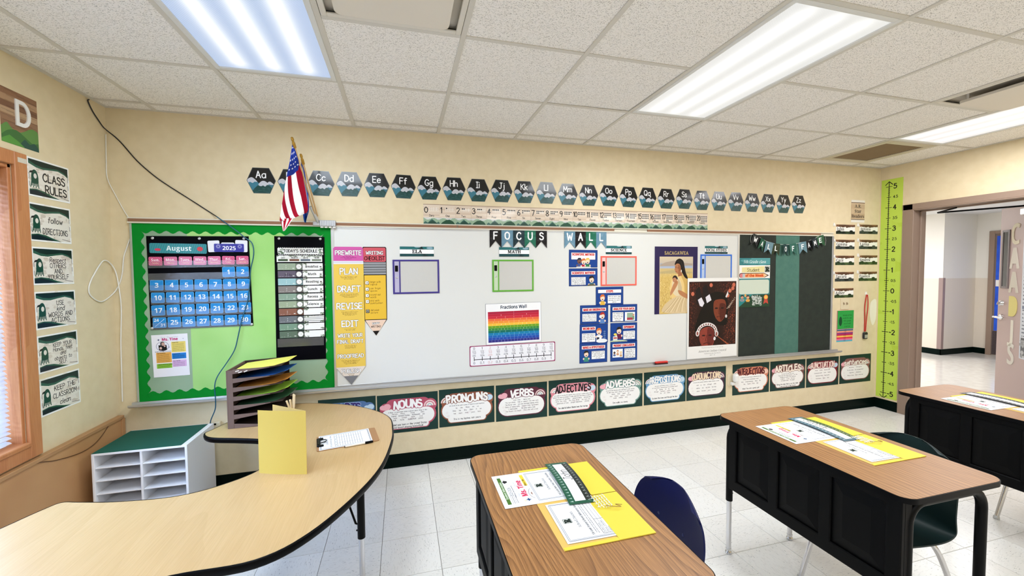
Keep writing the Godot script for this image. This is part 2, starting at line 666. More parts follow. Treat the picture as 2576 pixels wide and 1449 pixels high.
func finish_atlases():
	for i in sheets.size():
		var t = ImageTexture.create_from_image(sheets[i])
		for key in sheet_mats:
			if key.begins_with("%d_" % i):
				sheet_mats[key].albedo_texture = t

# a printed card: outline poly in its own plane (x right, y up, metres), lying at xf, th thick
func card(n: String, cv: Cv, xf: Transform3D, kind := "paper", poly = null, th := 0.0012, parent = null) -> MeshInstance3D:
	var pk = pack(cv.im)
	var w = cv.size_m.x
	var h = cv.size_m.y
	if poly == null:
		poly = rect2(w, h)
	var m = MB.new().prism(poly, 0, th, Transform3D(), pk[1], Rect2(-w / 2, -h / 2, w, h))
	var o = obj(n, m.mesh(), sheet_mat(pk[0], kind), parent)
	o.transform = xf
	return o

func on_back(x: float, y: float, z: float, rot := 0.0) -> Transform3D:
	return Transform3D(Basis(Vector3(0, 0, 1), rot), Vector3(x, y, z))

func on_left(z: float, y: float, x := 0.0005, rot := 0.0) -> Transform3D:
	return Transform3D(Basis(Vector3.UP, PI / 2) * Basis(Vector3(0, 0, 1), rot), Vector3(x, y, z))

func on_right(z: float, y: float, x := RW - 0.0005, rot := 0.0) -> Transform3D:
	return Transform3D(Basis(Vector3.UP, -PI / 2) * Basis(Vector3(0, 0, 1), rot), Vector3(x, y, z))

# flat on a table, read by someone who faces -x
func on_desk(x: float, y: float, z: float, rot := 0.0) -> Transform3D:
	return Transform3D(Basis(Vector3(0, 0, -1), Vector3(-1, 0, 0), Vector3(0, 1, 0)) * Basis(Vector3(0, 0, 1), rot), Vector3(x, y, z))

func C(r: int, g: int, b: int) -> Color:
	return Color8(r, g, b)

# ---------------------------------------------------------------- materials
var mats := {}
var tex_wavy: Texture2D

func mat(c: Color, rough := 0.6, metal := 0.0, spec := 0.5) -> StandardMaterial3D:
	var key = "%s %.2f %.2f %.2f" % [c.to_html(), rough, metal, spec]
	if not mats.has(key):
		var m = StandardMaterial3D.new()
		m.albedo_color = c
		m.roughness = rough
		m.metallic = metal
		m.metallic_specular = spec
		mats[key] = m
	return mats[key]

func noise_tex(w: int, h: int, freq: float, ramp: Array, sd: int, octaves := 3, normal := false, bump := 4.0) -> NoiseTexture2D:
	var t = NoiseTexture2D.new()
	var f = FastNoiseLite.new()
	f.noise_type = FastNoiseLite.TYPE_SIMPLEX_SMOOTH
	f.seed = sd
	f.frequency = freq
	f.fractal_octaves = octaves
	t.width = w
	t.height = h
	t.seamless = true
	t.noise = f
	if normal:
		t.as_normal_map = true
		t.bump_strength = bump
	else:
		var g = Gradient.new()
		g.offsets = PackedFloat32Array([0.0, 1.0])
		g.colors = PackedColorArray(ramp)
		t.color_ramp = g
	return t

func tri_mat(t: Texture2D, sc: float, rough: float, spec := 0.5, world := true) -> StandardMaterial3D:
	var m = StandardMaterial3D.new()
	m.albedo_texture = t
	m.uv1_triplanar = true
	m.uv1_world_triplanar = world
	m.uv1_scale = Vector3.ONE * sc
	m.roughness = rough
	m.metallic_specular = spec
	return m

# wood laminate: lines along the picture's v, cathedral swirls from a warped ramp
func wood_tex(sz: int, light: Color, dark: Color, bands: float, warp: float, sd: int, fine := 0.5) -> ImageTexture:
	var n1 = FastNoiseLite.new()
	n1.seed = sd
	n1.frequency = 1.0
	n1.fractal_octaves = 2
	var n2 = FastNoiseLite.new()
	n2.seed = sd + 5
	n2.frequency = 1.0
	n2.fractal_octaves = 2
	var im = Image.create(sz, sz, false, Image.FORMAT_RGB8)
	for y in sz:
		var v = float(y) / sz
		for x in sz:
			var u = float(x) / sz
			var w = n1.get_noise_2d(u * 2.6, v * 0.8) * warp
			var r = (u + w) * bands
			var k = r - floorf(r)
			k = pow(k, 2.2)
			var f = 0.5 + 0.5 * n2.get_noise_2d(u * 150.0, v * 5.0)
			var q = clampf(k * (1.0 - fine) + (f * 1.3 - 0.2) * fine, 0.0, 1.0)
			im.set_pixel(x, y, light.lerp(dark, q))
	return ImageTexture.create_from_image(im)

func M(n: String) -> StandardMaterial3D:
	return mats[n]

func make_materials():
	tex_wavy = noise_tex(512, 512, 0.012, [], 11, 2, true, 6.0)
	# painted block walls: cream, with a faint roller texture
	var wt = noise_tex(256, 256, 0.03, [C(226, 209, 172), C(233, 217, 182)], 3)
	mats["wall"] = tri_mat(wt, 1.3, 0.5, 0.4)
	M("wall").normal_enabled = true
	M("wall").normal_texture = noise_tex(256, 256, 0.12, [], 4, 2, true, 1.2)
	M("wall").normal_scale = 0.1
	mats["wall_hall"] = mat(C(236, 232, 224), 0.5)
	mats["wainscot"] = mat(C(224, 213, 198), 0.5)
	mats["green_base"] = mat(C(1, 16, 12), 0.4, 0.0, 0.2)
	mats["black_edge"] = mat(C(4, 4, 6), 0.4, 0.0, 0.22)
	mats["black_plastic"] = mat(C(6, 6, 7), 0.5, 0.0, 0.22)
	mats["black_metal"] = mat(C(4, 4, 5), 0.4, 0.0, 0.25)
	mats["chrome"] = mat(C(215, 215, 218), 0.14, 1.0)
	mats["alu"] = mat(C(205, 206, 208), 0.35, 0.75)
	mats["brass"] = mat(C(190, 150, 70), 0.3, 1.0)
	mats["white_plastic"] = mat(C(240, 238, 232), 0.4)
	mats["ivory"] = mat(C(226, 212, 180), 0.4)
	mats["mauve"] = mat(C(150, 128, 112), 0.45)
	mats["leaf"] = mat(C(192, 168, 162), 0.42)
	mats["cork"] = mat(C(150, 108, 78), 0.85)
	mats["white_board"] = mat(C(224, 224, 220), 0.3, 0.0, 0.35)
	mats["grid"] = mat(C(212, 207, 196), 0.5)
	mats["gap_shade"] = mat(C(30, 26, 22), 0.8)
	mats["vinyl"] = mat(C(3, 3, 8), 0.5, 0.0, 0.18)
	# ceiling board: pale grey with worm-shaped fissures
	var im = Image.create(1024, 1024, false, Image.FORMAT_RGB8)
	im.fill(C(246, 242, 236))
	var g = RandomNumberGenerator.new()
	g.seed = 5
	for i in 9000:
		var x = g.randi_range(0, 1023)
		var y = g.randi_range(0, 1023)
		var d = g.randf_range(0.45, 0.9)
		var l = g.randi_range(2, 9)
		for k in l:
			im.fill_rect(Rect2i(x, y, g.randi_range(1, 2), g.randi_range(1, 2)), Color(0.82 * d, 0.79 * d, 0.74 * d))
			x = (x + g.randi_range(0, 2)) % 1024
			y = (y + g.randi_range(-1, 1) + 1024) % 1024
	mats["ceiling"] = tri_mat(ImageTexture.create_from_image(im), 1.64, 0.9, 0.2)
	# vinyl floor tile: off-white with grey streaks along one way
	for k in 3:
		var fm = Image.create(512, 512, false, Image.FORMAT_RGB8)
		var base = [C(236, 234, 229), C(232, 230, 225), C(238, 237, 233)][k]
		fm.fill(base)
		for i in 520:
			var x = g.randi_range(0, 511)
			var y = g.randi_range(0, 511)
			var dk = g.randf()
			var l = g.randi_range(6, 34) if dk < 0.9 else g.randi_range(8, 18)
			var c = base.darkened(g.randf_range(0.03, 0.12)) if dk < 0.93 else base.darkened(g.randf_range(0.3, 0.55))
			var slope = g.randf_range(-0.25, 0.25)
			for q in l:
				fm.fill_rect(Rect2i(x + q, int(y + q * slope), 2, g.randi_range(1, 3)), c)
		var m = StandardMaterial3D.new()
		m.albedo_texture = ImageTexture.create_from_image(fm)
		m.roughness = 0.24
		m.metallic_specular = 0.45
		mats["floor%d" % k] = m
	mats["grout"] = mat(C(120, 112, 102), 0.7)
	mats["hall_floor"] = tri_mat(noise_tex(512, 512, 0.02, [C(206, 200, 190), C(220, 215, 206)], 8), 0.8, 0.12, 0.5)
	var oak = wood_tex(1024, C(184, 132, 78), C(104, 66, 34), 26.0, 0.12, 21, 0.5)
	mats["oak"] = StandardMaterial3D.new()
	M("oak").albedo_texture = oak
	M("oak").roughness = 0.42
	mats["oak_straight"] = StandardMaterial3D.new()
	M("oak_straight").albedo_texture = wood_tex(1024, C(188, 138, 86), C(114, 74, 42), 26.0, 0.04, 33, 0.55)
	M("oak_straight").roughness = 0.42
	mats["maple"] = StandardMaterial3D.new()
	M("maple").albedo_texture = wood_tex(512, C(204, 171, 124), C(190, 156, 108), 5.0, 0.2, 44, 0.7)
	M("maple").roughness = 0.36
	mats["window_wood"] = tri_mat(wood_tex(256, C(202, 140, 92), C(176, 108, 64), 4.0, 0.1, 52, 0.6), 1.5, 0.42)
	mats["panel_wood"] = tri_mat(noise_tex(256, 256, 0.01, [C(186, 138, 92), C(200, 154, 106)], 61), 0.9, 0.5)
	mats["blind"] = mat(C(232, 236, 244), 0.45)
	M("blind").backlight_enabled = true
	M("blind").backlight = Color(0.5, 0.53, 0.6)
	var gl = StandardMaterial3D.new()
	gl.albedo_color = Color(0.9, 0.95, 1.0, 0.06)
	gl.transparency = BaseMaterial3D.TRANSPARENCY_ALPHA
	gl.roughness = 0.03
	mats["glass"] = gl
	var cl = StandardMaterial3D.new()
	cl.albedo_color = Color(0.9, 0.92, 0.95, 0.04)
	cl.transparency = BaseMaterial3D.TRANSPARENCY_ALPHA
	cl.roughness = 0.12
	cl.normal_enabled = true
	cl.normal_texture = tex_wavy
	cl.normal_scale = 0.25
	mats["clear_vinyl"] = cl

# ---------------------------------------------------------------- lamps
var pending_lights := []

func ceiling_light(col: int, row: int, r: int, k: int):
	var c = Vector3(GX + (col + 0.5) * TILE, CH, GZ + (row + 1.0) * TILE)
	var a = AreaLight3D.new()
	a.name = "ceiling_lamp_glow"
	a.area_size = Vector2(0.52, 1.13)
	a.light_energy = LAMP_E
	a.light_color = [Color(0.90, 0.95, 1.0), Color(0.96, 0.98, 1.0), Color(0.98, 0.98, 1.0)][k]
	a.shadow_enabled = true
	a.area_range = 20.0
	a.position = c + Vector3(0, -0.012, 0)
	a.rotation.x = -PI / 2
	add_child(a, true)
	pending_lights.append([c, r, k])

func build_light(l):
	var c = l[0]
	var labels = [
		["recessed fluorescent panel with bluish tubes next to the square white diffuser", "long bright white fluorescent panel above the whiteboard middle", "fluorescent panel nearest the doorway wall beside the brown return grille"],
		["fluorescent panel behind the camera on the window side", "fluorescent panel behind the camera in mid ceiling", "fluorescent panel behind the camera on the doorway side"]]
	var t = thing("ceiling_light", labels[l[1]][l[2]], "ceiling light", c, 0, "recessed ceiling lights")
	var w = 0.585
	var d = 1.195
	var f = MB.new()
	for s in [-1, 1]:
		f.box(Vector3(s * (w / 2 - 0.0125), 0.004, 0), Vector3(0.025, 0.012, d), Basis(), 0.002)
		f.box(Vector3(0, 0.004, s * (d / 2 - 0.0125)), Vector3(w - 0.05, 0.012, 0.025), Basis(), 0.002)
	obj("trim_frame", f.mesh(), mat(C(225, 225, 222), 0.4), t)
	var h = MB.new()
	h.box(Vector3(0, 0.03, 0), Vector3(w, 0.02, d))
	obj("housing", h.mesh(), M("grid"), t)
	var m = MB.new()
	var x = w / 2 - 0.025
	var z = d / 2 - 0.025
	m.quad(Vector3(-x, 0.004, -z), Vector3(x, 0.004, -z), Vector3(x, 0.004, z), Vector3(-x, 0.004, z), Vector2(0, 0), Vector2(1, 0), Vector2(1, 1), Vector2(0, 1))
	m.quad(Vector3(-x, 0.012, z), Vector3(x, 0.012, z), Vector3(x, 0.012, -z), Vector3(-x, 0.012, -z))
	obj("diffuser", m.mesh(), lamp_mat(l[2]), t)

func lamp_mat(k: int) -> StandardMaterial3D:
	var key = "lamp%d" % k
	if not mats.has(key):
		var im = Image.create(256, 512, false, Image.FORMAT_RGB8)
		var tint = [Color(0.62, 0.70, 0.83), Color(0.82, 0.82, 0.81), Color(0.84, 0.83, 0.83)][k]
		for y in 512:
			var e = minf(1.0, minf(y, 511 - y) / 26.0)
			for x in 256:
				var u = x / 255.0
				var q = 0.0
				for c in [0.2, 0.5, 0.8]:
					q = maxf(q, exp(-pow((u - c) / 0.082, 2.0)))
				var p = 0.05 * (((x / 2 + y / 2) % 2) * 2 - 1) * (1.0 - q)
				var v = tint.lerp(Color(1, 1, 1), q * (0.3 + 0.7 * e))
				im.set_pixel(x, y, Color(v.r + p * 0.6, v.g + p * 0.6, v.b + p * 0.6))
		var m = StandardMaterial3D.new()
		m.albedo_color = Color(0.5, 0.5, 0.5)
		m.roughness = 0.35
		m.emission_enabled = true
		m.emission = Color.BLACK
		m.emission_texture = ImageTexture.create_from_image(im)
		m.emission_energy_multiplier = LAMP_GLOW
		mats[key] = m
	return mats[key]

# ---------------------------------------------------------------- room shell
func wall_holes(n: String, o: Vector3, X: Vector3, w: float, h: float, th: float, hole: Rect2) -> MeshInstance3D:
	# a wall in the plane (X, up) from o, thick along X x up, with one opening
	var m = MB.new()
	var Z = X.cross(Vector3.UP)
	var B = Basis(X, Vector3.UP, Z)
	var part = func(x0, y0, x1, y1):
		if x1 - x0 > 0.001 and y1 - y0 > 0.001:
			m.box(o + X * (x0 + x1) / 2 + Vector3.UP * (y0 + y1) / 2 - Z * th / 2, Vector3(x1 - x0, y1 - y0, th), B)
	if hole.size.x > 0:
		part.call(0, 0, hole.position.x, h)
		part.call(hole.end.x, 0, w, h)
		part.call(hole.position.x, 0, hole.end.x, hole.position.y)
		part.call(hole.position.x, hole.end.y, hole.end.x, h)
	else:
		part.call(0, 0, w, h)
	return struct(n, m.mesh(), M("wall"))

func build_room():
	var H = CH + 0.25
	wall_holes("wall_back", Vector3(-0.2, 0, 0), Vector3.RIGHT, RW + 0.36, H, 0.2, Rect2())
	wall_holes("wall_left", Vector3(0, 0, RD), Vector3(0, 0, -1), RD, H, 0.2, Rect2(RD - 2.6, 0.665, 1.91, 1.385))
	wall_holes("wall_right", Vector3(RW, 0, 0), Vector3(0, 0, 1), RD, H, 0.16, Rect2(0.298, -0.01, 0.95, 2.115))
	wall_holes("wall_front", Vector3(RW + 0.16, 0, RD), Vector3(-1, 0, 0), RW + 0.36, H, 0.2, Rect2())
	# floor: slab, then tiles that can be told apart
	var fl = struct("floor", MB.new().span(Vector3(-0.2, -0.2, -0.2), Vector3(RW + 0.16, -0.004, RD + 0.2)).mesh(), M("grout"))
	var T = 0.3048
	var tile_meshes = []
	for k in 4:
		var m = MB.new()
		var hw = T / 2 - 0.0006
		var b = 0.0012
		var uvs = [Vector2(0, 0), Vector2(1, 0), Vector2(1, 1), Vector2(0, 1)]
		var cs = [Vector3(-1, 0, -1), Vector3(-1, 0, 1), Vector3(1, 0, 1), Vector3(1, 0, -1)]
		var hi = []
		var lo = []
		for q in cs:
			hi.append(Vector3(q.x * (hw - b), 0, q.z * (hw - b)))
			lo.append(Vector3(q.x * hw, -0.0045, q.z * hw))
		m.quad(hi[0], hi[1], hi[2], hi[3], uvs[k], uvs[(k + 1) % 4], uvs[(k + 2) % 4], uvs[(k + 3) % 4])
		for q in 4:
			m.quad(lo[q], lo[(q + 1) % 4], hi[(q + 1) % 4], hi[q])
		tile_meshes.append(m.mesh())
	var rest = MB.new()
	for j in 23:
		for i in range(-1, 23):
			var x0 = 0.158 + i * T
			var z0 = -0.022 + j * T
			var c = Vector3(x0 + T / 2, 0, z0 + T / 2)
			var a0 = maxf(x0, 0.0)
			var a1 = minf(x0 + T, RW)
			var b0 = maxf(z0, 0.0)
			var b1 = minf(z0 + T, RD)
			if a1 - a0 < 0.01 or b1 - b0 < 0.01:
				continue
			if j > 11:
				rest.span(Vector3(a0 + 0.0006, -0.004, b0 + 0.0006), Vector3(a1 - 0.0006, 0, b1 - 0.0006))
				continue
			var ft = obj("floor_tile", tile_meshes[(i + j) % 2 + (0 if rng.randf() < 0.6 else 2)], M("floor%d" % rng.randi_range(0, 2)), fl)
			ft.position = Vector3((a0 + a1) / 2, rng.randf_range(-0.0003, 0.0), (b0 + b1) / 2)
			ft.scale = Vector3((a1 - a0) / T, 1, (b1 - b0) / T)
	var fr = obj("floor_tile_field", rest.mesh(), M("floor0"), fl)
	fr.set_meta("kind", "stuff")
	# rubber cove base
	struct("baseboard_back", base_profile(Vector3(0.036, 0, 0), Vector3(RW, 0, 0), Vector3(0, 0, 1)), M("green_base"))
	struct("baseboard_left", base_profile(Vector3(0, 0, RD), Vector3(0, 0, 2.62), Vector3(1, 0, 0)), M("green_base"))
	var br = struct("baseboard_right", base_profile(Vector3(RW, 0, 0.004), Vector3(RW, 0, 0.214), Vector3(-1, 0, 0)), M("green_base"))
	obj("baseboard_length", base_profile(Vector3(RW, 0, 1.334), Vector3(RW, 0, RD), Vector3(-1, 0, 0)), M("green_base"), br)
	build_window()
	build_door_frame()

func base_profile(a: Vector3, b: Vector3, nrm: Vector3) -> ArrayMesh:
	var L = (b - a).length()
	var p = PackedVector2Array([Vector2(0, 0), Vector2(0.012, 0), Vector2(0.006, 0.012), Vector2(0.0035, 0.03), Vector2(0.0035, 0.1), Vector2(0.002, 0.103), Vector2(0, 0.103)])
	var X = (b - a).normalized()
	return MB.new().prism(p, 0, L, Transform3D(Basis(nrm, Vector3.UP, nrm.cross(Vector3.UP)), a if nrm.cross(Vector3.UP).dot(X) > 0 else b)).mesh()

func build_window():
	var z0 = 0.69
	var z1 = 2.6
	var y0 = 0.665
	var y1 = 2.05
	var w = Node3D.new()
	w.name = "window_1"
	w.set_meta("kind", "structure")
	add_child(w)
	var f = MB.new()   # casing boards on the wall
	f.span(Vector3(0, y0 - 0.065, z0 - 0.07), Vector3(0.018, y1 + 0.065, z0), 0.003)
	f.span(Vector3(0, y0 - 0.065, z1), Vector3(0.018, y1 + 0.065, z1 + 0.07), 0.003)
	f.span(Vector3(0, y1, z0), Vector3(0.018, y1 + 0.065, z1), 0.003)
	f.span(Vector3(0, y0 - 0.065, z0), Vector3(0.018, y0, z1), 0.003)
	obj("window_casing", f.mesh(), M("window_wood"), w)
	var j = MB.new()   # jamb lining
	j.span(Vector3(-0.2, y0, z0), Vector3(0.0, y1, z0 + 0.018), 0.002)
	j.span(Vector3(-0.2, y0, z1 - 0.018), Vector3(0.0, y1, z1), 0.002)
	j.span(Vector3(-0.2, y1 - 0.018, z0), Vector3(0.0, y1, z1), 0.002)
	obj("window_jamb", j.mesh(), M("window_wood"), w)
	obj("window_sill", MB.new().span(Vector3(-0.2, y0 - 0.003, z0), Vector3(0.024, y0 + 0.02, z1), 0.004).mesh(), M("window_wood"), w)
	var s = MB.new()
	for q in [z0 + 0.018, 1.62, z1 - 0.068]:
		s.span(Vector3(-0.15, y0 + 0.02, q), Vector3(-0.11, y1 - 0.018, q + 0.05), 0.003)
	for q in [y0 + 0.02, y1 - 0.068]:
		s.span(Vector3(-0.15, q, z0 + 0.018), Vector3(-0.11, q + 0.05, z1 - 0.018), 0.003)
	obj("window_sash", s.mesh(), M("window_wood"), w)
	for q in [[z0 + 0.06, 1.63], [1.66, z1 - 0.06]]:
		obj("window_pane", MB.new().span(Vector3(-0.132, y0 + 0.06, q[0]), Vector3(-0.128, y1 - 0.06, q[1])).mesh(), M("glass"), w)
	# venetian blind
	var b = thing("venetian_blind", "white slatted venetian blind in the wooden window frame", "blind", Vector3(-0.045, y1 - 0.018, (z0 + z1) / 2))
	var L = z1 - z0 - 0.06
	obj("head_rail", MB.new().box(Vector3(0, -0.02, 0), Vector3(0.04, 0.04, L), Basis(), 0.003).mesh(), M("white_plastic"), b)
	var sl = MB.new()
	sl.sheet(func(a, c): return Vector3((a - 0.5) * 0.027, 0.0025 * (1 - pow(2 * a - 1, 2)), (0.5 - c) * L), 4, 1, 0.0007)
	var slat = sl.mesh()
	var y = -0.052
	for i in 58:
		var o = obj("slat", slat, M("blind"), b)
		var low = maxf(0, i - 46) / 12.0
		o.position = Vector3(rng.randf_range(-0.001, 0.001), y, 0)
		o.rotation = Vector3(rng.randf_range(-0.002, 0.002), 0, deg_to_rad(-49 + 28 * low + rng.randf_range(-3, 3)))
		y -= 0.0228
	obj("bottom_rail", MB.new().box(Vector3(0, y, 0), Vector3(0.026, 0.012, L), Basis(), 0.003).mesh(), M("white_plastic"), b)
	for q in [-0.78, 0, 0.78]:
		obj("ladder_cord", MB.new().tube([Vector3(0.012, -0.04, q), Vector3(0.012, y, q)], 0.0009, 5).mesh(), M("white_plastic"), b)
	# grass and pavement outside
	var out = MB.new().span(Vector3(-12, -0.35, -6), Vector3(-0.25, -0.3, 12))
	struct("ground", out.mesh(), mat(C(150, 155, 140), 0.9))

func build_door_frame():
	var d = Node3D.new()
	d.name = "door_1"
	d.set_meta("kind", "structure")
	add_child(d)
	for s in [0, 1]:
		var m = MB.new()
		var z = [0.298, 1.248][s]
		var k = [-1, 1][s]
		m.box(Vector3(RW - 0.006, 1.08, z + k * 0.038), Vector3(0.012, 2.16, 0.084), Basis(), 0.003)
		m.box(Vector3(RW + 0.08, 1.05, z - k * 0.006), Vector3(0.184, 2.105, 0.012), Basis(), 0.003)
		m.box(Vector3(RW + 0.1, 1.05, z - k * 0.018), Vector3(0.04, 2.105, 0.014), Basis(), 0.003)
		obj("door_jamb", m.mesh(), M("mauve"), d)
	var m = MB.new()
	m.box(Vector3(RW - 0.006, 2.132, 0.773), Vector3(0.012, 0.058, 1.12), Basis(), 0.003)
	m.box(Vector3(RW + 0.08, 2.099, 0.773), Vector3(0.184, 0.012, 0.95), Basis(), 0.003)
	m.box(Vector3(RW + 0.1, 2.088, 0.773), Vector3(0.04, 0.014, 0.93), Basis(), 0.003)
	obj("door_header", m.mesh(), M("mauve"), d)
	obj("threshold", MB.new().box(Vector3(RW + 0.08, 0.003, 0.773), Vector3(0.16, 0.006, 0.926), Basis(), 0.002).mesh(), M("alu"), d)

func build_ceiling():
	var c = struct("ceiling", MB.new().span(Vector3(-0.2, CH + 0.05, -0.2), Vector3(RW + 0.16, CH + 0.25, RD + 0.2)).mesh(), M("ceiling"))
	var full = MB.new().box(Vector3(0, 0.008, 0), Vector3(TILE - 0.012, 0.016, TILE - 0.012), Basis(), 0.004).mesh()
	var taken = {}
	for i in [1, 5, 9]:
		for r in [0, 1, 5, 6]:
			taken[Vector2i(i, r)] = true
	taken[Vector2i(2, 1)] = true
	taken[Vector2i(8, 1)] = true
	taken[Vector2i(9, -1)] = true
	for i in range(-1, 11):
		for r in range(-2, 11):
			if taken.has(Vector2i(i, r)):
				continue
			var x0 = maxf(0.0, GX + i * TILE)
			var x1 = minf(RW, GX + (i + 1) * TILE)
			var z0 = maxf(0.0, GZ + r * TILE)
			var z1 = minf(RD, GZ + (r + 1) * TILE)
			if x1 - x0 < 0.02 or z1 - z0 < 0.02:
				continue
			var o
			if x1 - x0 > 0.6 and z1 - z0 > 0.6:
				o = obj("ceiling_tile", full, M("ceiling"), c)
				o.rotation = Vector3(rng.randf_range(-0.003, 0.003), 0, rng.randf_range(-0.003, 0.003))
			else:
				o = obj("ceiling_tile", MB.new().box(Vector3(0, 0.008, 0), Vector3(x1 - x0 - 0.012, 0.016, z1 - z0 - 0.012), Basis(), 0.004).mesh(), M("ceiling"), c)
			o.position = Vector3((x0 + x1) / 2, CH + 0.004 + rng.randf_range(0.0, 0.003), (z0 + z1) / 2)
	for i in range(0, 11):
		obj("grid_bar", MB.new().box(Vector3(GX + i * TILE, CH + 0.003, RD / 2), Vector3(0.024, 0.006, RD - 0.03), Basis(), 0.001).mesh(), M("grid"), c)
	var cross = MB.new().box(Vector3.ZERO, Vector3(TILE - 0.025, 0.006, 0.024), Basis(), 0.001).mesh()
	for r in range(-1, 11):
		for i in range(-1, 11):
			if i in [1, 5, 9] and r in [1, 6]:
				continue
			var x0 = maxf(0.02, GX + i * TILE + 0.0125)
			var x1 = minf(RW - 0.02, GX + (i + 1) * TILE - 0.0125)
			var o = obj("cross_bar", cross, M("grid"), c)
			o.position = Vector3((x0 + x1) / 2, CH + 0.0035, GZ + r * TILE)
			o.scale.x = (x1 - x0) / (TILE - 0.025)
	var e = MB.new()
	e.span(Vector3(0, CH, 0), Vector3(RW, CH + 0.006, 0.02))
	e.span(Vector3(0, CH, 0.02), Vector3(0.02, CH + 0.006, RD))
	e.span(Vector3(RW - 0.02, CH, 0.02), Vector3(RW, CH + 0.006, RD))
	obj("wall_angle", e.mesh(), M("grid"), c)
	# supply diffusers: a white back pan with a plaque hung below it
	for k in 2:
		var i = [2, 8][k]
		var at = Vector3(GX + (i + 0.5) * TILE, CH, GZ + 1.5 * TILE)
		var t = thing("air_diffuser", ["square white plaque air diffuser next to the bluish ceiling light", "square air diffuser plate with a dark gap along one edge"][k], "vent", at, 0, "ceiling air diffusers")
		var f = MB.new()
		var w = TILE - 0.028
		for s in [-1, 1]:
			f.box(Vector3(s * (w / 2 - 0.012), 0.003, 0), Vector3(0.024, 0.008, w), Basis(), 0.002)
			f.box(Vector3(0, 0.003, s * (w / 2 - 0.012)), Vector3(w - 0.048, 0.008, 0.024), Basis(), 0.002)
		obj("trim_frame", f.mesh(), mat(C(222, 216, 204), 0.45), t)
		obj("back_pan", MB.new().box(Vector3(0, 0.03, 0), Vector3(w, 0.01, w)).mesh(), mat(C(200, 192, 178), 0.5), t)
		var p = MB.new().prism(rrect(0.455, 0.455, 0.03), -0.004, 0.012, Transform3D(Basis(Vector3.RIGHT, PI / 2), Vector3(0.0 if k == 0 else 0.035, -0.012, 0)))
		obj("plaque", p.mesh(), mat(C(226, 218, 204), 0.45), t)
		if k == 1:
			obj("shadow_gap", MB.new().box(Vector3(-0.26, 0.012, 0.02), Vector3(0.03, 0.012, 0.5)).mesh(), M("gap_shade"), t)  # dark strip standing in for the shade inside the open gap
		for s in [[-1, -1], [1, -1], [1, 1], [-1, 1]]:
			obj("hanger", MB.new().box(Vector3(s[0] * 0.18, 0.009, s[1] * 0.18), Vector3(0.012, 0.036, 0.012)).mesh(), M("grid"), t)
	# return grille
	var g = thing("return_grille", "brown dusty return air grille in a pale frame near the corner", "vent", Vector3(GX + 9.5 * TILE, CH, GZ - 0.5 * TILE))
	var f = MB.new()
	var w = TILE - 0.028
	for s in [-1, 1]:
		f.box(Vector3(s * (w / 2 - 0.03), 0.002, 0), Vector3(0.06, 0.01, w), Basis(), 0.003)
		f.box(Vector3(0, 0.002, s * (w / 2 - 0.03)), Vector3(w - 0.12, 0.01, 0.06), Basis(), 0.003)
	obj("trim_frame", f.mesh(), mat(C(205, 196, 172), 0.45), g)
	obj("filter_media", MB.new().box(Vector3(0, 0.012, 0), Vector3(w - 0.11, 0.008, w - 0.11)).mesh(), tri_mat(noise_tex(128, 128, 0.08, [C(120, 98, 74), C(150, 126, 98)], 71), 3.0, 0.9), g)
	var lv = MB.new()
	for q in 30:
		lv.box(Vector3(0, 0.006, -w / 2 + 0.07 + q * (w - 0.14) / 29.0), Vector3(w - 0.12, 0.006, 0.003))
	var lo = obj("louver_blades", lv.mesh(), mat(C(165, 145, 115), 0.5), g)
	lo.set_meta("kind", "stuff")

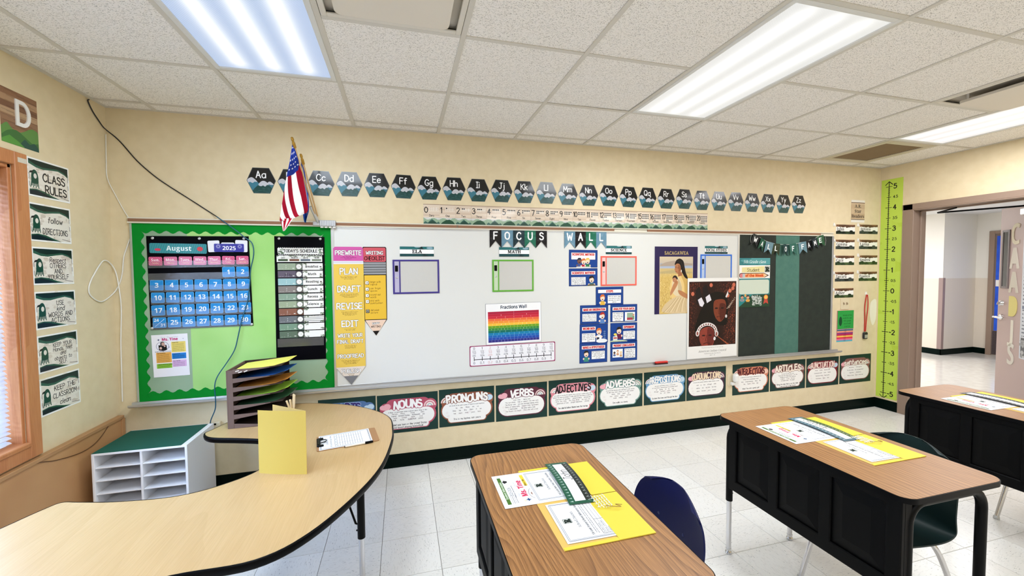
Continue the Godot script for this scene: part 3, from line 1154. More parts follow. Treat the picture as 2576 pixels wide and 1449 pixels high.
# ---------------------------------------------------------------- corridor beyond the doorway
func build_hall():
	var x0 = RW + 0.16
	var hh = 2.45
	struct("floor_hall", MB.new().span(Vector3(x0, -0.2, -6), Vector3(13, 0, 8)).mesh(), M("hall_floor"))
	struct("ceiling_hall", MB.new().span(Vector3(x0, hh, -6), Vector3(13, hh + 0.15, 8)).mesh(), mat(C(232, 232, 230), 0.8))
	struct("wall_hall_near", MB.new().span(Vector3(x0, 0, -6), Vector3(x0 + 0.1, hh, -0.2)).mesh(), M("wall_hall"))
	struct("wall_hall_end", MB.new().span(Vector3(x0, 0, -6.2), Vector3(13, hh, -6)).mesh(), M("wall_hall"))
	struct("wall_hall_rear", MB.new().span(Vector3(x0, 0, 8), Vector3(13, hh, 8.2)).mesh(), M("wall_hall"))
	var wp = struct("wall_hall_corner", MB.new().span(Vector3(10.82, 0, -6), Vector3(11.72, hh, -1.61)).mesh(), M("wall_hall"))
	obj("wainscot", MB.new().span(Vector3(10.816, 0.1, -6), Vector3(11.72, 1.33, -1.606)).mesh(), M("wainscot"), wp)
	var wf = struct("wall_hall_far", MB.new().span(Vector3(11.66, 0, -1.61), Vector3(12.0, hh, 8)).mesh(), M("wall_hall"))
	obj("wainscot", MB.new().span(Vector3(11.656, 0.1, -1.606), Vector3(11.7, 1.33, -1.44)).mesh(), M("wainscot"), wf)
	obj("wainscot", MB.new().span(Vector3(11.656, 0.1, -0.36), Vector3(11.7, 1.33, 8)).mesh(), M("wainscot"), wf)
	var bb = MB.new()
	bb.span(Vector3(10.81, 0, -6), Vector3(10.82, 0.1, -1.6))
	bb.span(Vector3(10.81, 0, -1.61), Vector3(11.66, 0.1, -1.6))
	bb.span(Vector3(11.65, 0, -1.6), Vector3(11.66, 0.1, -1.44))
	struct("baseboard_hall", bb.mesh(), M("green_base"))
	obj("corner_guard", MB.new().span(Vector3(10.808, 0.1, -1.66), Vector3(10.87, 1.34, -1.598), 0.004).mesh(), mat(C(150, 128, 124), 0.4))
	tag(get_node("corner_guard"), "mauve metal corner guard on the white corridor wall corner", "corner guard")
	# the blue-papered door across the corridor
	var d = Node3D.new()
	d.name = "door_2"
	d.set_meta("kind", "structure")
	add_child(d)
	var f = MB.new()
	f.span(Vector3(11.63, 0, -1.44), Vector3(11.7, 2.14, -1.37), 0.004)
	f.span(Vector3(11.63, 0, -0.43), Vector3(11.7, 2.14, -0.36), 0.004)
	f.span(Vector3(11.63, 2.09, -1.37), Vector3(11.7, 2.14, -0.43), 0.004)
	obj("door_casing", f.mesh(), M("mauve"), d)
	obj("door_leaf", MB.new().span(Vector3(11.645, 0.01, -1.37), Vector3(11.69, 2.09, -0.43)).mesh(), mat(C(120, 104, 96), 0.5), d)
	obj("kick_panel", MB.new().span(Vector3(11.641, 0.02, -1.36), Vector3(11.646, 0.42, -0.44)).mesh(), tri_mat(noise_tex(128, 128, 0.2, [C(40, 30, 32), C(96, 84, 86)], 77), 3.0, 0.7), d)
	var pb = obj("blue_door_paper", MB.new().span(Vector3(11.638, 0.43, -1.345), Vector3(11.644, 2.05, -0.46)).mesh(), tri_mat(noise_tex(256, 256, 0.015, [C(14, 66, 196), C(30, 96, 226)], 78), 1.0, 0.35))
	tag(pb, "bright blue paper covering the door across the corridor", "paper")
	var lab = MB.new().span(Vector3(11.634, 1.19, -1.34), Vector3(11.638, 1.3, -1.0))
	var lb = obj("door_label", lab.mesh(), M("white_plastic"))
	tag(lb, "white label strip stuck across the blue papered door", "label")
	var nt = obj("door_notice", MB.new().span(Vector3(11.634, 1.42, -1.12), Vector3(11.638, 1.86, -0.82)).mesh(), M("white_plastic"))
	tag(nt, "white notice sheet on the blue papered door above the label", "notice")
	# unseen corridor lamps, kept out of view, placed to brighten the white walls
	for k in 3:
		var c = Vector3(9.1, hh, [-3.6, -0.6, 3.0][k])
		var a = AreaLight3D.new()
		a.name = "unseen_corridor_glow"
		a.area_size = Vector2(0.56, 1.16)
		a.light_energy = HALL_E * [2.4, 1.0, 1.0][k]
		a.light_color = Color(0.97, 0.98, 1.0)
		a.shadow_enabled = true
		a.area_range = 20.0
		a.position = c + Vector3(0, -0.02, 0)
		a.rotation.x = -PI / 2
		add_child(a, true)
		var t = thing("unseen_corridor_light", ["unseen corridor light panel deepest in the side passage", "unseen corridor light panel outside the classroom doorway", "unseen corridor light panel farther along the hall"][k], "ceiling light", c, 0, "unseen corridor lights")
		var fr = MB.new()
		for s in [-1, 1]:
			fr.box(Vector3(s * 0.295, -0.004, 0), Vector3(0.02, 0.008, 1.2))
			fr.box(Vector3(0, -0.004, s * 0.59), Vector3(0.57, 0.008, 0.02))
		obj("trim_frame", fr.mesh(), M("grid"), t)
		var m = MB.new()
		m.quad(Vector3(-0.285, -0.004, -0.58), Vector3(0.285, -0.004, -0.58), Vector3(0.285, -0.004, 0.58), Vector3(-0.285, -0.004, 0.58), Vector2(0, 0), Vector2(1, 0), Vector2(1, 1), Vector2(0, 1))
		obj("diffuser", m.mesh(), lamp_mat(1), t)
	build_door_leaf()

func build_door_leaf():
	# steel door, hinged on the far jamb and swung out into the corridor
	var hinge = Vector3(RW + 0.155, 0.012, 1.235)
	var dir = Vector3(0.669, 0, -0.743).normalized()
	var nrm = Vector3.UP.cross(dir)   # seen face
	if nrm.x > 0:
		nrm = -nrm
	var t = thing("classroom_door", "mauve steel classroom door swung open into the corridor", "door", hinge)
	var B = Basis(dir, Vector3.UP, dir.cross(Vector3.UP))
	t.basis = B
	var sg = 1.0 if B.z.dot(nrm) > 0 else -1.0
	var W = 0.817
	obj("door_leaf", MB.new().box(Vector3(W / 2, 1.035, 0), Vector3(W, 2.07, 0.044), Basis(), 0.003).mesh(), M("leaf"), t)
	var wf = MB.new()
	var wx = W - 0.1
	wf.box(Vector3(wx - 0.048, 1.58, sg * 0.024), Vector3(0.02, 0.56, 0.012), Basis(), 0.002)
	wf.box(Vector3(wx + 0.048, 1.58, sg * 0.024), Vector3(0.02, 0.56, 0.012), Basis(), 0.002)
	wf.box(Vector3(wx, 1.85, sg * 0.024), Vector3(0.076, 0.02, 0.012), Basis(), 0.002)
	wf.box(Vector3(wx, 1.31, sg * 0.024), Vector3(0.076, 0.02, 0.012), Basis(), 0.002)
	obj("vision_frame", wf.mesh(), mat(C(120, 108, 108), 0.4), t)
	obj("vision_pane", MB.new().box(Vector3(wx, 1.58, sg * 0.023), Vector3(0.078, 0.53, 0.006)).mesh(), mat(C(16, 18, 20), 0.1), t)
	var lv = MB.new()
	var lx = W - 0.07
	lv.lathe([Vector2(0.0, 0.012), Vector2(0.026, 0.012), Vector2(0.028, 0.0)], Transform3D(Basis(Vector3.RIGHT, sg * PI / 2), Vector3(lx, 1.02, sg * 0.022)), 16)
	lv.tube([Vector3(lx, 1.02, sg * 0.022), Vector3(lx, 1.02, sg * 0.085)], 0.009, 10)
	lv.tube(smooth([Vector3(lx + 0.005, 1.02, sg * 0.075), Vector3(lx - 0.05, 1.02, sg * 0.08), Vector3(lx - 0.13, 1.015, sg * 0.07)]), 0.009, 10)
	obj("lever_handle", lv.mesh(), M("chrome"), t)
	var db = MB.new()
	db.lathe([Vector2(0.0, 0.02), Vector2(0.02, 0.02), Vector2(0.027, 0.0)], Transform3D(Basis(Vector3.RIGHT, sg * PI / 2), Vector3(lx, 1.155, sg * 0.022)), 16)
	db.box(Vector3(lx, 1.155, sg * 0.05), Vector3(0.008, 0.035, 0.014), Basis(Vector3(0, 0, 1), 0.5), 0.002)
	obj("deadbolt", db.mesh(), M("chrome"), t)
	for k in 3:
		obj("hinge", MB.new().tube([Vector3(0, [0.25, 1.03, 1.85][k] - 0.05, sg * 0.024), Vector3(0, [0.25, 1.03, 1.85][k] + 0.05, sg * 0.024)], 0.007, 8).mesh(), M("chrome"), t)
	var cl = MB.new()
	cl.box(Vector3(0.3, 2.0, sg * 0.05), Vector3(0.24, 0.06, 0.055), Basis(), 0.006)
	obj("closer_body", cl.mesh(), M("alu"), t)
	var arm = MB.new()
	# arm knees out from the closer to the header
	var inv = t.transform.affine_inverse()
	var k0 = Vector3(0.34, 2.045, sg * 0.06)
	var shoe = inv * Vector3(RW + 0.02, 2.075, 0.62)
	var knee = inv * Vector3(RW + 0.14, 2.06, 0.42)
	arm.tube([k0, knee], 0.008, 8)
	arm.tube([knee, shoe], 0.008, 8)
	obj("closer_arm", arm.mesh(), M("black_metal"), t)
	# cut-out letters and a printed sheet on the door
	var face = sg * 0.0225
	var let = ["C", "A", "A", "D", "J", "S"]
	for k in 6:
		var hgt = 0.19
		var g = font_glyph("bold", let[k])
		var q = g.p[0]
		var p = PackedVector2Array()
		for e in q:
			p.append(Vector2((e.x - g.w / 2) * 0.0155, (e.y - 5) * hgt / 10.0))
		if Geometry2D.is_polygon_clockwise(p):
			p.reverse()
		var o = obj("door_letter", MB.new().prism(p, 0, 0.004).mesh(), mat([C(232, 222, 196), C(222, 214, 200), C(214, 206, 190), C(228, 214, 130), C(236, 230, 214), C(224, 218, 206)][k], 0.6))
		o.transform = t.transform * Transform3D(Basis(Vector3.UP, 0.0 if sg > 0 else PI), Vector3(W - 0.235, 1.81 - k * 0.225, face))
		tag(o, "pale cut-out letter on the open door, %s down the column" % ["topmost", "second", "third", "fourth", "fifth", "lowest"][k], "letter", "cut-out letters on the door")
	var cv = Cv.new(self, 0.4, 1.2, 350, C(214, 218, 226))
	for k in 34:
		var y = 6 + k * 8.4
		if k % 11 == 10:
			cv.rect(4, y - 3, 92, 7, C(120, 128, 150))
		else:
			cv.greek(6, y, 86, 2.6, C(110, 116, 130), k)
	cv.rect(4, 252, 92, 44, C(90, 92, 96))
	cv.mottle(4, 252, 92, 44, C(196, 196, 196), 60, 8, 3)
	var s = card("door_chart", cv, t.transform * Transform3D(Basis(Vector3.UP, 0.0 if sg > 0 else PI), Vector3(W - 0.55, 1.27, face)), "lam")
	tag(s, "long printed chart taped to the open door beside the letters", "chart")

# ---------------------------------------------------------------- boards, rail and tray on the back wall
const BX0 := 0.12
const BX1 := 1.325
const BX2 := 4.94
const BX3 := 6.135
const BY0 := 0.668
const BY1 := 1.848

func build_boards():
	var b = thing("bulletin_board", "green paper covered bulletin board with scalloped dark green border", "bulletin board", Vector3((BX0 + BX1) / 2, BY0, 0))
	var L = func(x0, y0, x1, y1, z0, z1, bev = 0.0): return MB.new().span(Vector3(x0 - (BX0 + BX1) / 2, y0 - BY0, z0), Vector3(x1 - (BX0 + BX1) / 2, y1 - BY0, z1), bev).mesh()
	obj("backing_board", L.call(BX0, BY0, BX1, BY1, 0.0, 0.012), M("cork"), b)
	var sage = tri_mat(noise_tex(256, 256, 0.006, [C(140, 170, 140), C(168, 192, 162)], 91), 1.2, 0.8)
	var lime = tri_mat(noise_tex(256, 256, 0.006, [C(158, 212, 118), C(182, 228, 142)], 92), 1.2, 0.75)
	lime.normal_enabled = true
	lime.normal_texture = noise_tex(256, 256, 0.008, [], 93, 2, true, 5.0)
	lime.normal_scale = 0.35
	obj("sage_paper", L.call(BX0 + 0.02, BY0 + 0.02, 0.4253, BY1 - 0.02, 0.012, 0.0135), sage, b)
	obj("lime_paper", L.call(0.4253, BY0 + 0.02, 1.0153, BY1 - 0.02, 0.012, 0.0139), lime, b)
	obj("sage_paper", L.call(1.0153, BY0 + 0.02, BX1 - 0.02, BY1 - 0.02, 0.012, 0.0135), sage, b)
	var edge = mat(C(12, 138, 44), 0.75, 0.0, 0.2)
	for s in 4:
		var ln = (BX1 - BX0) if s < 2 else (BY1 - BY0)
		var nb = 16 if s < 2 else 15
		var p = PackedVector2Array([Vector2(-ln / 2, 0), Vector2(ln / 2, 0)])
		for k in nb * 6 + 1:
			var u = float(k) / (nb * 6)
			p.append(Vector2(ln / 2 - u * ln, 0.056 + 0.010 * cos(u * nb * TAU)))
		var bs = Basis(Vector3(0, 0, 1), [PI, 0.0, -PI / 2, PI / 2][s])
		var o = [Vector3(0, BY1 - BY0, 0), Vector3(0, 0, 0), Vector3(BX0 - (BX0 + BX1) / 2, (BY1 - BY0) / 2, 0), Vector3(BX1 - (BX0 + BX1) / 2, (BY1 - BY0) / 2, 0)][s]
		obj("scalloped_border", MB.new().prism(p, 0.0139 + s % 2 * 0.0004 + s / 2 * 0.0006, 0.0152 + s / 2 * 0.0006, Transform3D(bs, o)).mesh(), edge, b)
	var fr = MB.new()
	var hx = (BX1 - BX0) / 2
	fr.span(Vector3(-hx - 0.012, 0, 0), Vector3(-hx, BY1 - BY0, 0.02), 0.002)
	obj("side_trim", fr.mesh(), mat(C(170, 176, 160), 0.45), b)
	# white marker board
	var w = thing("whiteboard", "large glossy whiteboard covered with subject labels and posters", "whiteboard", Vector3((BX1 + BX2) / 2, BY0, 0))
	hx = (BX2 - BX1) / 2
	obj("writing_surface", MB.new().span(Vector3(-hx, 0, 0), Vector3(hx, BY1 - BY0, 0.019)).mesh(), M("white_board"), w)
	var f2 = MB.new()
	f2.span(Vector3(-hx - 0.004, 0, 0), Vector3(-hx + 0.018, BY1 - BY0, 0.0235), 0.002)
	f2.span(Vector3(hx - 0.012, 0, 0), Vector3(hx + 0.012, BY1 - BY0, 0.0235), 0.002)
	f2.span(Vector3(-hx + 0.018, 0, 0), Vector3(hx - 0.012, 0.012, 0.0225), 0.002)
	f2.span(Vector3(-hx + 0.018, BY1 - BY0 - 0.012, 0), Vector3(hx - 0.012, BY1 - BY0, 0.0225), 0.002)
	obj("board_frame", f2.mesh(), M("alu"), w)
	# dark board
	var d = thing("display_board", "dark green board with a teal paper stripe down its middle", "board", Vector3((BX2 + BX3) / 2, BY0, 0))
	hx = (BX3 - BX2) / 2
	obj("backing_board", MB.new().span(Vector3(-hx + 0.012, 0, 0), Vector3(hx, BY1 - BY0, 0.016)).mesh(), M("cork"), d)
	var dk = tri_mat(noise_tex(256, 256, 0.03, [C(27, 35, 29), C(38, 47, 39)], 95), 1.5, 0.85)
	var mx = (BX2 + BX3) / 2
	obj("dark_paper", MB.new().span(Vector3(-hx + 0.012, 0, 0.016), Vector3(5.4042 - mx, BY1 - BY0, 0.0172)).mesh(), dk, d)
	var st = PackedVector2Array([Vector2(5.3996 - mx, 0), Vector2(5.6985 - mx, 0), Vector2(5.6893 - mx, BY1 - BY0), Vector2(5.3928 - mx, BY1 - BY0)])
	obj("teal_stripe", MB.new().prism(st, 0.0172, 0.0186).mesh(), tri_mat(noise_tex(256, 256, 0.03, [C(66, 110, 98), C(78, 122, 108)], 96), 1.5, 0.85), d)
	obj("dark_paper", MB.new().span(Vector3(5.6919 - mx, 0, 0.016), Vector3(hx - 0.014, BY1 - BY0, 0.0172)).mesh(), dk, d)
	var f3 = MB.new()
	f3.span(Vector3(hx - 0.014, 0, 0), Vector3(hx + 0.008, BY1 - BY0, 0.022), 0.002)
	obj("side_trim", f3.mesh(), M("alu"), d)
	# map rail: aluminium channel with cork inserts
	var r = thing("map_rail", "long aluminium map rail with brown cork strips above the boards", "rail", Vector3(3.1, BY1, 0))
	var m = MB.new()
	m.span(Vector3(-3.0, 0, 0), Vector3(3.04, 0.01, 0.026), 0.002)
	m.span(Vector3(-3.0, 0.03, 0), Vector3(3.04, 0.038, 0.026), 0.002)
	m.span(Vector3(-3.0, 0.01, 0), Vector3(3.04, 0.03, 0.012))
	obj("rail_channel", m.mesh(), mat(C(225, 220, 205), 0.45), r)
	for q in [[-2.995, 2.2393 - 3.1], [2.2486 - 3.1, 3.6138 - 3.1], [3.9458 - 3.1, 2.86]]:
		obj("cork_strip", MB.new().span(Vector3(q[0], 0.0101, 0.012), Vector3(q[1], 0.0299, 0.024)).mesh(), mat(C(146, 106, 80), 0.85), r)
	# marker tray
	var t = thing("marker_tray", "aluminium marker tray running under the boards", "tray", Vector3(3.1, BY0, 0))
	var p = PackedVector2Array([Vector2(0, -0.028), Vector2(0.052, -0.028), Vector2(0.068, -0.018), Vector2(0.068, -0.006), Vector2(0.06, -0.006), Vector2(0.05, -0.016), Vector2(0.024, -0.016), Vector2(0.022, 0), Vector2(0, 0)])
	var tm = MB.new()
	tm.prism(p, 0, 6.15, Transform3D(Basis(Vector3(0, 0, 1), Vector3.UP, Vector3(-1, 0, 0)), Vector3(3.13, -0.0005, 0)))
	obj("tray_profile", tm.mesh(), M("alu"), t)
	# red eraser in the tray
	var e = thing("board_eraser", "red felt eraser lying in the marker tray", "eraser", Vector3(4.0858, BY0 - 0.0165, 0.037))
	obj("felt", MB.new().box(Vector3(0, 0.008, 0), Vector3(0.128, 0.016, 0.022), Basis(), 0.003).mesh(), mat(C(60, 30, 30), 0.9), e)
	obj("handle", MB.new().box(Vector3(0, 0.024, 0), Vector3(0.13, 0.018, 0.026), Basis(), 0.006).mesh(), mat(C(208, 40, 30), 0.4), e)

# ---------------------------------------------------------------- things stuck straight on the back wall
func mountain_bg(c: Cv, sky: Color, snow: Color, left: Color, fore: Color):
	c.rect(0, 0, 100, c.H, sky)
	var H = c.H
	var blob = func(pts, col): c.poly(smooth(pts, 4, true), col)
	# far blue mountain with its rounded snow cap
	c.poly([Vector2(0, H * 0.52), Vector2(10, H * 0.42), Vector2(20, H * 0.40), Vector2(30, H * 0.48), Vector2(46, H * 0.66), Vector2(46, H), Vector2(0, H)], left)
	blob.call([Vector2(0, H * 0.52), Vector2(8, H * 0.42), Vector2(18, H * 0.38), Vector2(27, H * 0.44), Vector2(36, H * 0.55), Vector2(27, H * 0.55), Vector2(20, H * 0.60), Vector2(11, H * 0.56), Vector2(4, H * 0.60)], snow)
	c.poly([Vector2(62, H * 0.72), Vector2(76, H * 0.56), Vector2(88, H * 0.6), Vector2(100, H * 0.7), Vector2(100, H), Vector2(62, H)], left.darkened(0.1))
	blob.call([Vector2(70, H * 0.60), Vector2(76, H * 0.535), Vector2(83, H * 0.55), Vector2(92, H * 0.64), Vector2(86, H * 0.66), Vector2(79, H * 0.65)], snow)
	c.poly([Vector2(12, H), Vector2(26, H * 0.80), Vector2(40, H * 0.66), Vector2(57, H * 0.56), Vector2(74, H * 0.66), Vector2(88, H * 0.82), Vector2(96, H)], fore)
	blob.call([Vector2(39, H * 0.67), Vector2(47, H * 0.55), Vector2(57, H * 0.505), Vector2(67, H * 0.55), Vector2(75, H * 0.66), Vector2(68, H * 0.67), Vector2(62, H * 0.73), Vector2(55, H * 0.69), Vector2(48, H * 0.72)], snow)
	c.mottle(24, H * 0.78, 56, H * 0.2, fore.lightened(0.1), 24, 5, 4, 0.4)

func build_wall_prints():
	var ab = "ABCDEFGHIJKLMNOPQRSTUVWXYZ"
	for i in 26:
		var cv = Cv.new(self, 0.183, 0.178, 1200, C(3, 3, 4))
		mountain_bg(cv, C(3, 3, 4), C(198, 199, 206), C(56, 120, 140), C(14, 66, 64))
		var t = ab[i] + ab[i].to_lower()
		cv.text(t, 49, 38, 25, C(250, 250, 250), {"f": "hand", "w": 1.5})
		var hx = PackedVector2Array([Vector2(-0.0915, 0), Vector2(-0.052, -0.089), Vector2(0.052, -0.089), Vector2(0.0915, 0), Vector2(0.052, 0.089), Vector2(-0.052, 0.089)])
		var bd = PackedVector2Array()
		for q in hx:
			bd.append(Vector2(50 + q.x / 0.183 * 100 * 0.985, cv.H / 2 - q.y / 0.178 * cv.H * 0.985))
		cv.line(bd, 2.2, C(92, 96, 96), true)
		var o = card("alphabet_card", cv, on_back(0.878 + i * 0.19243, 2.164 + rng.randf_range(-0.003, 0.003), 0.0006, rng.randf_range(-0.02, 0.02)), "gloss", hx)
		tag(o, "black hexagon card with snowy mountains lettered %s" % t, "alphabet card", "alphabet cards above the boards")
	var words = ["Zero", "One", "Two", "Three", "Four", "Five", "Six", "Seven", "Eight", "Nine", "Ten", "Eleven", "Twelve", "Thirteen", "Fourteen", "Fifteen", "Sixteen", "Seventeen", "Eighteen", "Nineteen", "Twenty"]
	for i in 21:
		var cv = Cv.new(self, 0.1235, 0.157, 1200, C(228, 214, 196))
		for k in 7:
			cv.rect(0, k * 12.5, 100, 11.8, C(232, 216, 198).lerp(C(212, 190, 168), fposmod(k * 0.37 + i * 0.21, 1.0)))
		cv.rect(0, 0, 100, 5, C(176, 150, 128))
		cv.rect(0, 84, 100, cv.H - 84, C(240, 240, 238))
		for k in 3:
			cv.line([Vector2(0, 86 + k * 5), Vector2(40, 88 + k * 5), Vector2(100, 85 + k * 5)], 1.4, C(96, 100, 98))
		cv.peaks(98, 12, cv.H, C(150, 178, 150), i * 3 + 1, 3)
		if i % 2 == 0:
			cv.poly([Vector2(0, 118), Vector2(12, 106), Vector2(26, 116), Vector2(38, 104), Vector2(52, 92), Vector2(68, 104), Vector2(82, 116), Vector2(92, 108), Vector2(100, 116), Vector2(100, cv.H), Vector2(0, cv.H)], C(62, 104, 96))
			cv.poly([Vector2(22, cv.H), Vector2(40, 108), Vector2(56, 100), Vector2(74, 112), Vector2(90, cv.H)], C(34, 74, 62))
		else:
			cv.poly([Vector2(2, cv.H), Vector2(16, 112), Vector2(38, 98), Vector2(62, 94), Vector2(84, 106), Vector2(99, cv.H)], C(28, 76, 54))
		cv.text(str(i), 4, 53, 34, C(18, 18, 20), {"f": "hand", "w": 1.5, "al": 0, "fit": 32})
		var fx = 38.0
		for f in (1 if i <= 10 else 2):
			for k in 10:
				var x = fx + (k % 5) * 11.2
				var y = 18 + (k / 5) * 12 + f * 25
				cv.frame(x, y, 11.4, 12, 1.0, C(250, 248, 244))
				if f * 10 + k < i:
					cv.ell(x + 5.7, y + 6, 4.3, 4.3, C(18, 18, 20))
		cv.text(words[i], 50, 77, 12, C(22, 22, 24), {"f": "hand", "w": 1.5, "fit": 88})
		var o = card("number_card", cv, on_back(1.985 + (i + 0.5) * 0.12452, 1.962, 0.0006), "gloss")
		tag(o, "wooden plank number card reading %d %s with counting dots" % [i, words[i]], "number card", "number cards above the whiteboard")
	grammar_posters()
	# things between the dark board and the corner
	var cv = Cv.new(self, 0.19, 0.235, 900, C(206, 186, 156))
	for k in 5:
		cv.rect(0, k * cv.H / 5, 100, cv.H / 5 - 1, C(212, 190, 158).lerp(C(190, 164, 130), (k * 0.63) - floorf(k * 0.63)))
	cv.rect(0, 0, 100, 13, C(236, 232, 222))
	cv.rect(0, cv.H - 14, 100, 14, C(236, 232, 222))
	cv.rect(0, cv.H - 17, 100, 3, C(70, 48, 34))
	cv.rect(0, 14, 100, 3, C(70, 48, 34))
	for q in [["A.R.", 42], ["Star", 70], ["Readers", 98]]:
		cv.text(q[0], 50, q[1], 17, C(26, 26, 28), {"f": "serifb", "fit": 94})
	tag(card("readers_sign", cv, on_back((6.3846 + 6.5992) / 2, (2.2516 + 1.9884) / 2, 0.0006), "paper"), "wooden plank sign reading A.R. Star Readers near the corner", "sign")
	var nm = [["John", 6.3249, 1.9264, 0], ["Antonio", 6.6529, 1.9326, 1], ["Gemma", 6.3247, 1.7683, 1], ["Lorna", 6.6532, 1.7713, 1], ["Cace", 6.3248, 1.6013, 2], ["Kendrew", 6.6595, 1.6053, 2], ["Zaccara", 6.325, 1.4295, 1], ["Essence", 6.6603, 1.4301, 2], ["Asher", 6.3253, 1.2572, 2]]
	for q in nm:
		cv = Cv.new(self, 0.262, 0.098, 900, C(246, 244, 238))
		cv.rect(0, 0, 100, 9, C(132, 92, 66))
		cv.mottle(0, 0, 100, 9, C(86, 60, 44), 14, 8, 5)
		cv.rect(0, 27, 100, 11, [C(52, 70, 50), C(22, 28, 28), C(76, 98, 58)][q[3]])
		cv.mottle(0, 27, 100, 11, [C(20, 30, 24), C(66, 74, 70), C(36, 56, 34)][q[3]], 20, 8, 7)
		cv.text(q[0], 3, 24, 12, C(20, 20, 22), {"f": "serifb", "al": 0, "fit": 58})
		tag(card("name_tag", cv, on_back(q[1], q[2], 0.0006), "lam"), "small mountain strip name tag reading %s beside the dark board" % q[0], "name tag", "student name tags near the corner")
	var hooks = [[6.164, 1.9727, "beside the John tag"], [6.4969, 1.9758, "beside the Antonio tag"], [6.1693, 1.8081, "beside the Gemma tag"], [6.5027, 1.8162, "beside the Lorna tag"], [6.1746, 1.6428, "beside the Cace tag"], [6.5084, 1.6561, "beside the Kendrew tag"], [6.1748, 1.4686, "beside the Zaccara tag"], [6.5092, 1.4784, "beside the Essence tag"], [6.1749, 1.2939, "beside the Asher tag"], [6.6382, 1.2462, "holding the red lanyard"]]
	for q in hooks:
		var h = thing("adhesive_hook", "tiny white adhesive hook %s" % q[2], "hook", Vector3(q[0], q[1], 0), 0, "white adhesive hooks near the corner")
		obj("base_plate", MB.new().prism(rrect(0.022, 0.036, 0.009), 0.0004, 0.005).mesh(), M("white_plastic"), h)
		obj("hook_arm", MB.new().tube(smooth([Vector3(0, 0.004, 0.004), Vector3(0, -0.01, 0.008), Vector3(0, -0.014, 0.016), Vector3(0, -0.006, 0.02)]), 0.0032, 8).mesh(), M("white_plastic"), h)
	# switch plate with two toggles
	var sp = thing("switch_plate", "ivory double light switch plate below the Asher tag", "light switch", Vector3(6.3347, 1.1432, 0))
	obj("cover_plate", MB.new().prism(rrect(0.116, 0.116, 0.008), 0.0004, 0.007).mesh(), M("ivory"), sp)
	for s in [-1, 1]:
		obj("toggle", MB.new().box(Vector3(s * 0.023, 0.004, 0.012), Vector3(0.01, 0.022, 0.014), Basis(Vector3.RIGHT, -0.5), 0.002).mesh(), mat(C(160, 140, 110), 0.4), sp)
	# coloured flip cards under a green cover
	var fl = thing("flip_chart", "stack of coloured tab cards under a green cover page", "flip chart", Vector3(6.3476, 0.927, 0))
	var pal = [C(232, 150, 190), C(70, 110, 130), C(250, 160, 130), C(150, 60, 130), C(196, 40, 90), C(250, 200, 90), C(226, 60, 80), C(236, 120, 160), C(90, 180, 200)]
	var wch = 6.4664 - 6.2417
	var yt = 1.0711 - 0.927
	for k in 9:
		cv = Cv.new(self, wch, 0.2 + k * 0.0165, 500, pal[k])
		cv.text("WORDS", 50, cv.H - 3, 3.5, pal[k].darkened(0.6), {"f": "sans"})
		card("tab_card", cv, on_back(0, yt - 0.1 - k * 0.00825, 0.0004 + (8 - k) * 0.0008), "paper", null, 0.0008, fl)
	cv = Cv.new(self, wch, 0.195, 700, C(46, 160, 70))
	for k in 6:
		cv.text(["Words of the", "week for our", "fifth grade", "word wall", "practice", "each day"][k], 60, 26 + k * 13, 7, C(14, 70, 30), {"f": "sans"})
	cv.ell(18, 50, 10, 22, C(16, 74, 40))
	card("cover_page", cv, on_back(0, yt - 0.0975, 0.0082), "paper", null, 0.0008, fl)
	# stopwatch on its red lanyard
	var hx = 6.6382
	var hy = 1.2462
	var ly = thing("lanyard_stopwatch", "stopwatch hanging on a red lanyard from a white hook", "stopwatch", Vector3(hx, hy, 0))
	for s in [-1, 1]:
		var q = []
		for k in 13:
			var u = k / 12.0
			q.append(Vector3(s * 0.016 * sin(u * PI) + 0.006 * sin(u * 7.0) * s - 0.008 * u, -0.012 - u * 0.4, 0.014 - 0.006 * u + s * 0.0028))
		obj("lanyard_strap", MB.new().tube(q, 0.0042, 7).mesh(), mat(C(196, 28, 24), 0.75), ly)
	obj("stopwatch_case", MB.new().box(Vector3(-0.009, -0.455, 0.012), Vector3(0.06, 0.075, 0.02), Basis(), 0.008).mesh(), mat(C(34, 34, 36), 0.4), ly)
	obj("stopwatch_face", MB.new().box(Vector3(-0.009, -0.462, 0.0225), Vector3(0.042, 0.036, 0.002), Basis(), 0.001).mesh(), mat(C(176, 176, 160), 0.3), ly)
	obj("stopwatch_clip", MB.new().tube([Vector3(-0.009, -0.41, 0.011), Vector3(-0.009, -0.425, 0.012)], 0.006, 8).mesh(), M("chrome"), ly)
	# white patch where the paint is repaired
	var pp = PackedVector2Array()
	for q in smooth([Vector2(6.7231, 1.1581), Vector2(6.7931, 1.1692), Vector2(6.7949, 0.9737), Vector2(6.7507, 0.8972), Vector2(6.7124, 0.9768), Vector2(6.7025, 1.0852)], 5, true):
		pp.append(q - Vector2(6.751, 1.0404))
	var pa = obj("wall_patch", MB.new().prism(pp, 0.0003, 0.0012).mesh(), mat(C(244, 238, 224), 0.6))
	pa.position = Vector3(6.751, 1.0404, 0)
	tag(pa, "white leaf shaped paper patch on the wall beside the green strip", "patch")
	# outlet with a white plug-in freshener, half over a poster
	var ot = thing("wall_outlet", "ivory wall outlet with a white plug between two grammar posters", "outlet", Vector3(4.8887, 0.4431, 0))
	obj("cover_plate", MB.new().prism(rrect(0.075, 0.118, 0.006), 0.0004, 0.006).mesh(), M("ivory"), ot)
	obj("plug_body", MB.new().lathe([Vector2(0, 0), Vector2(0.022, 0), Vector2(0.028, 0.01), Vector2(0.028, 0.06), Vector2(0.02, 0.075), Vector2(0, 0.075)], Transform3D(Basis(), Vector3(0.026, -0.012, 0.036)), 18).mesh(), M("white_plastic"), ot)
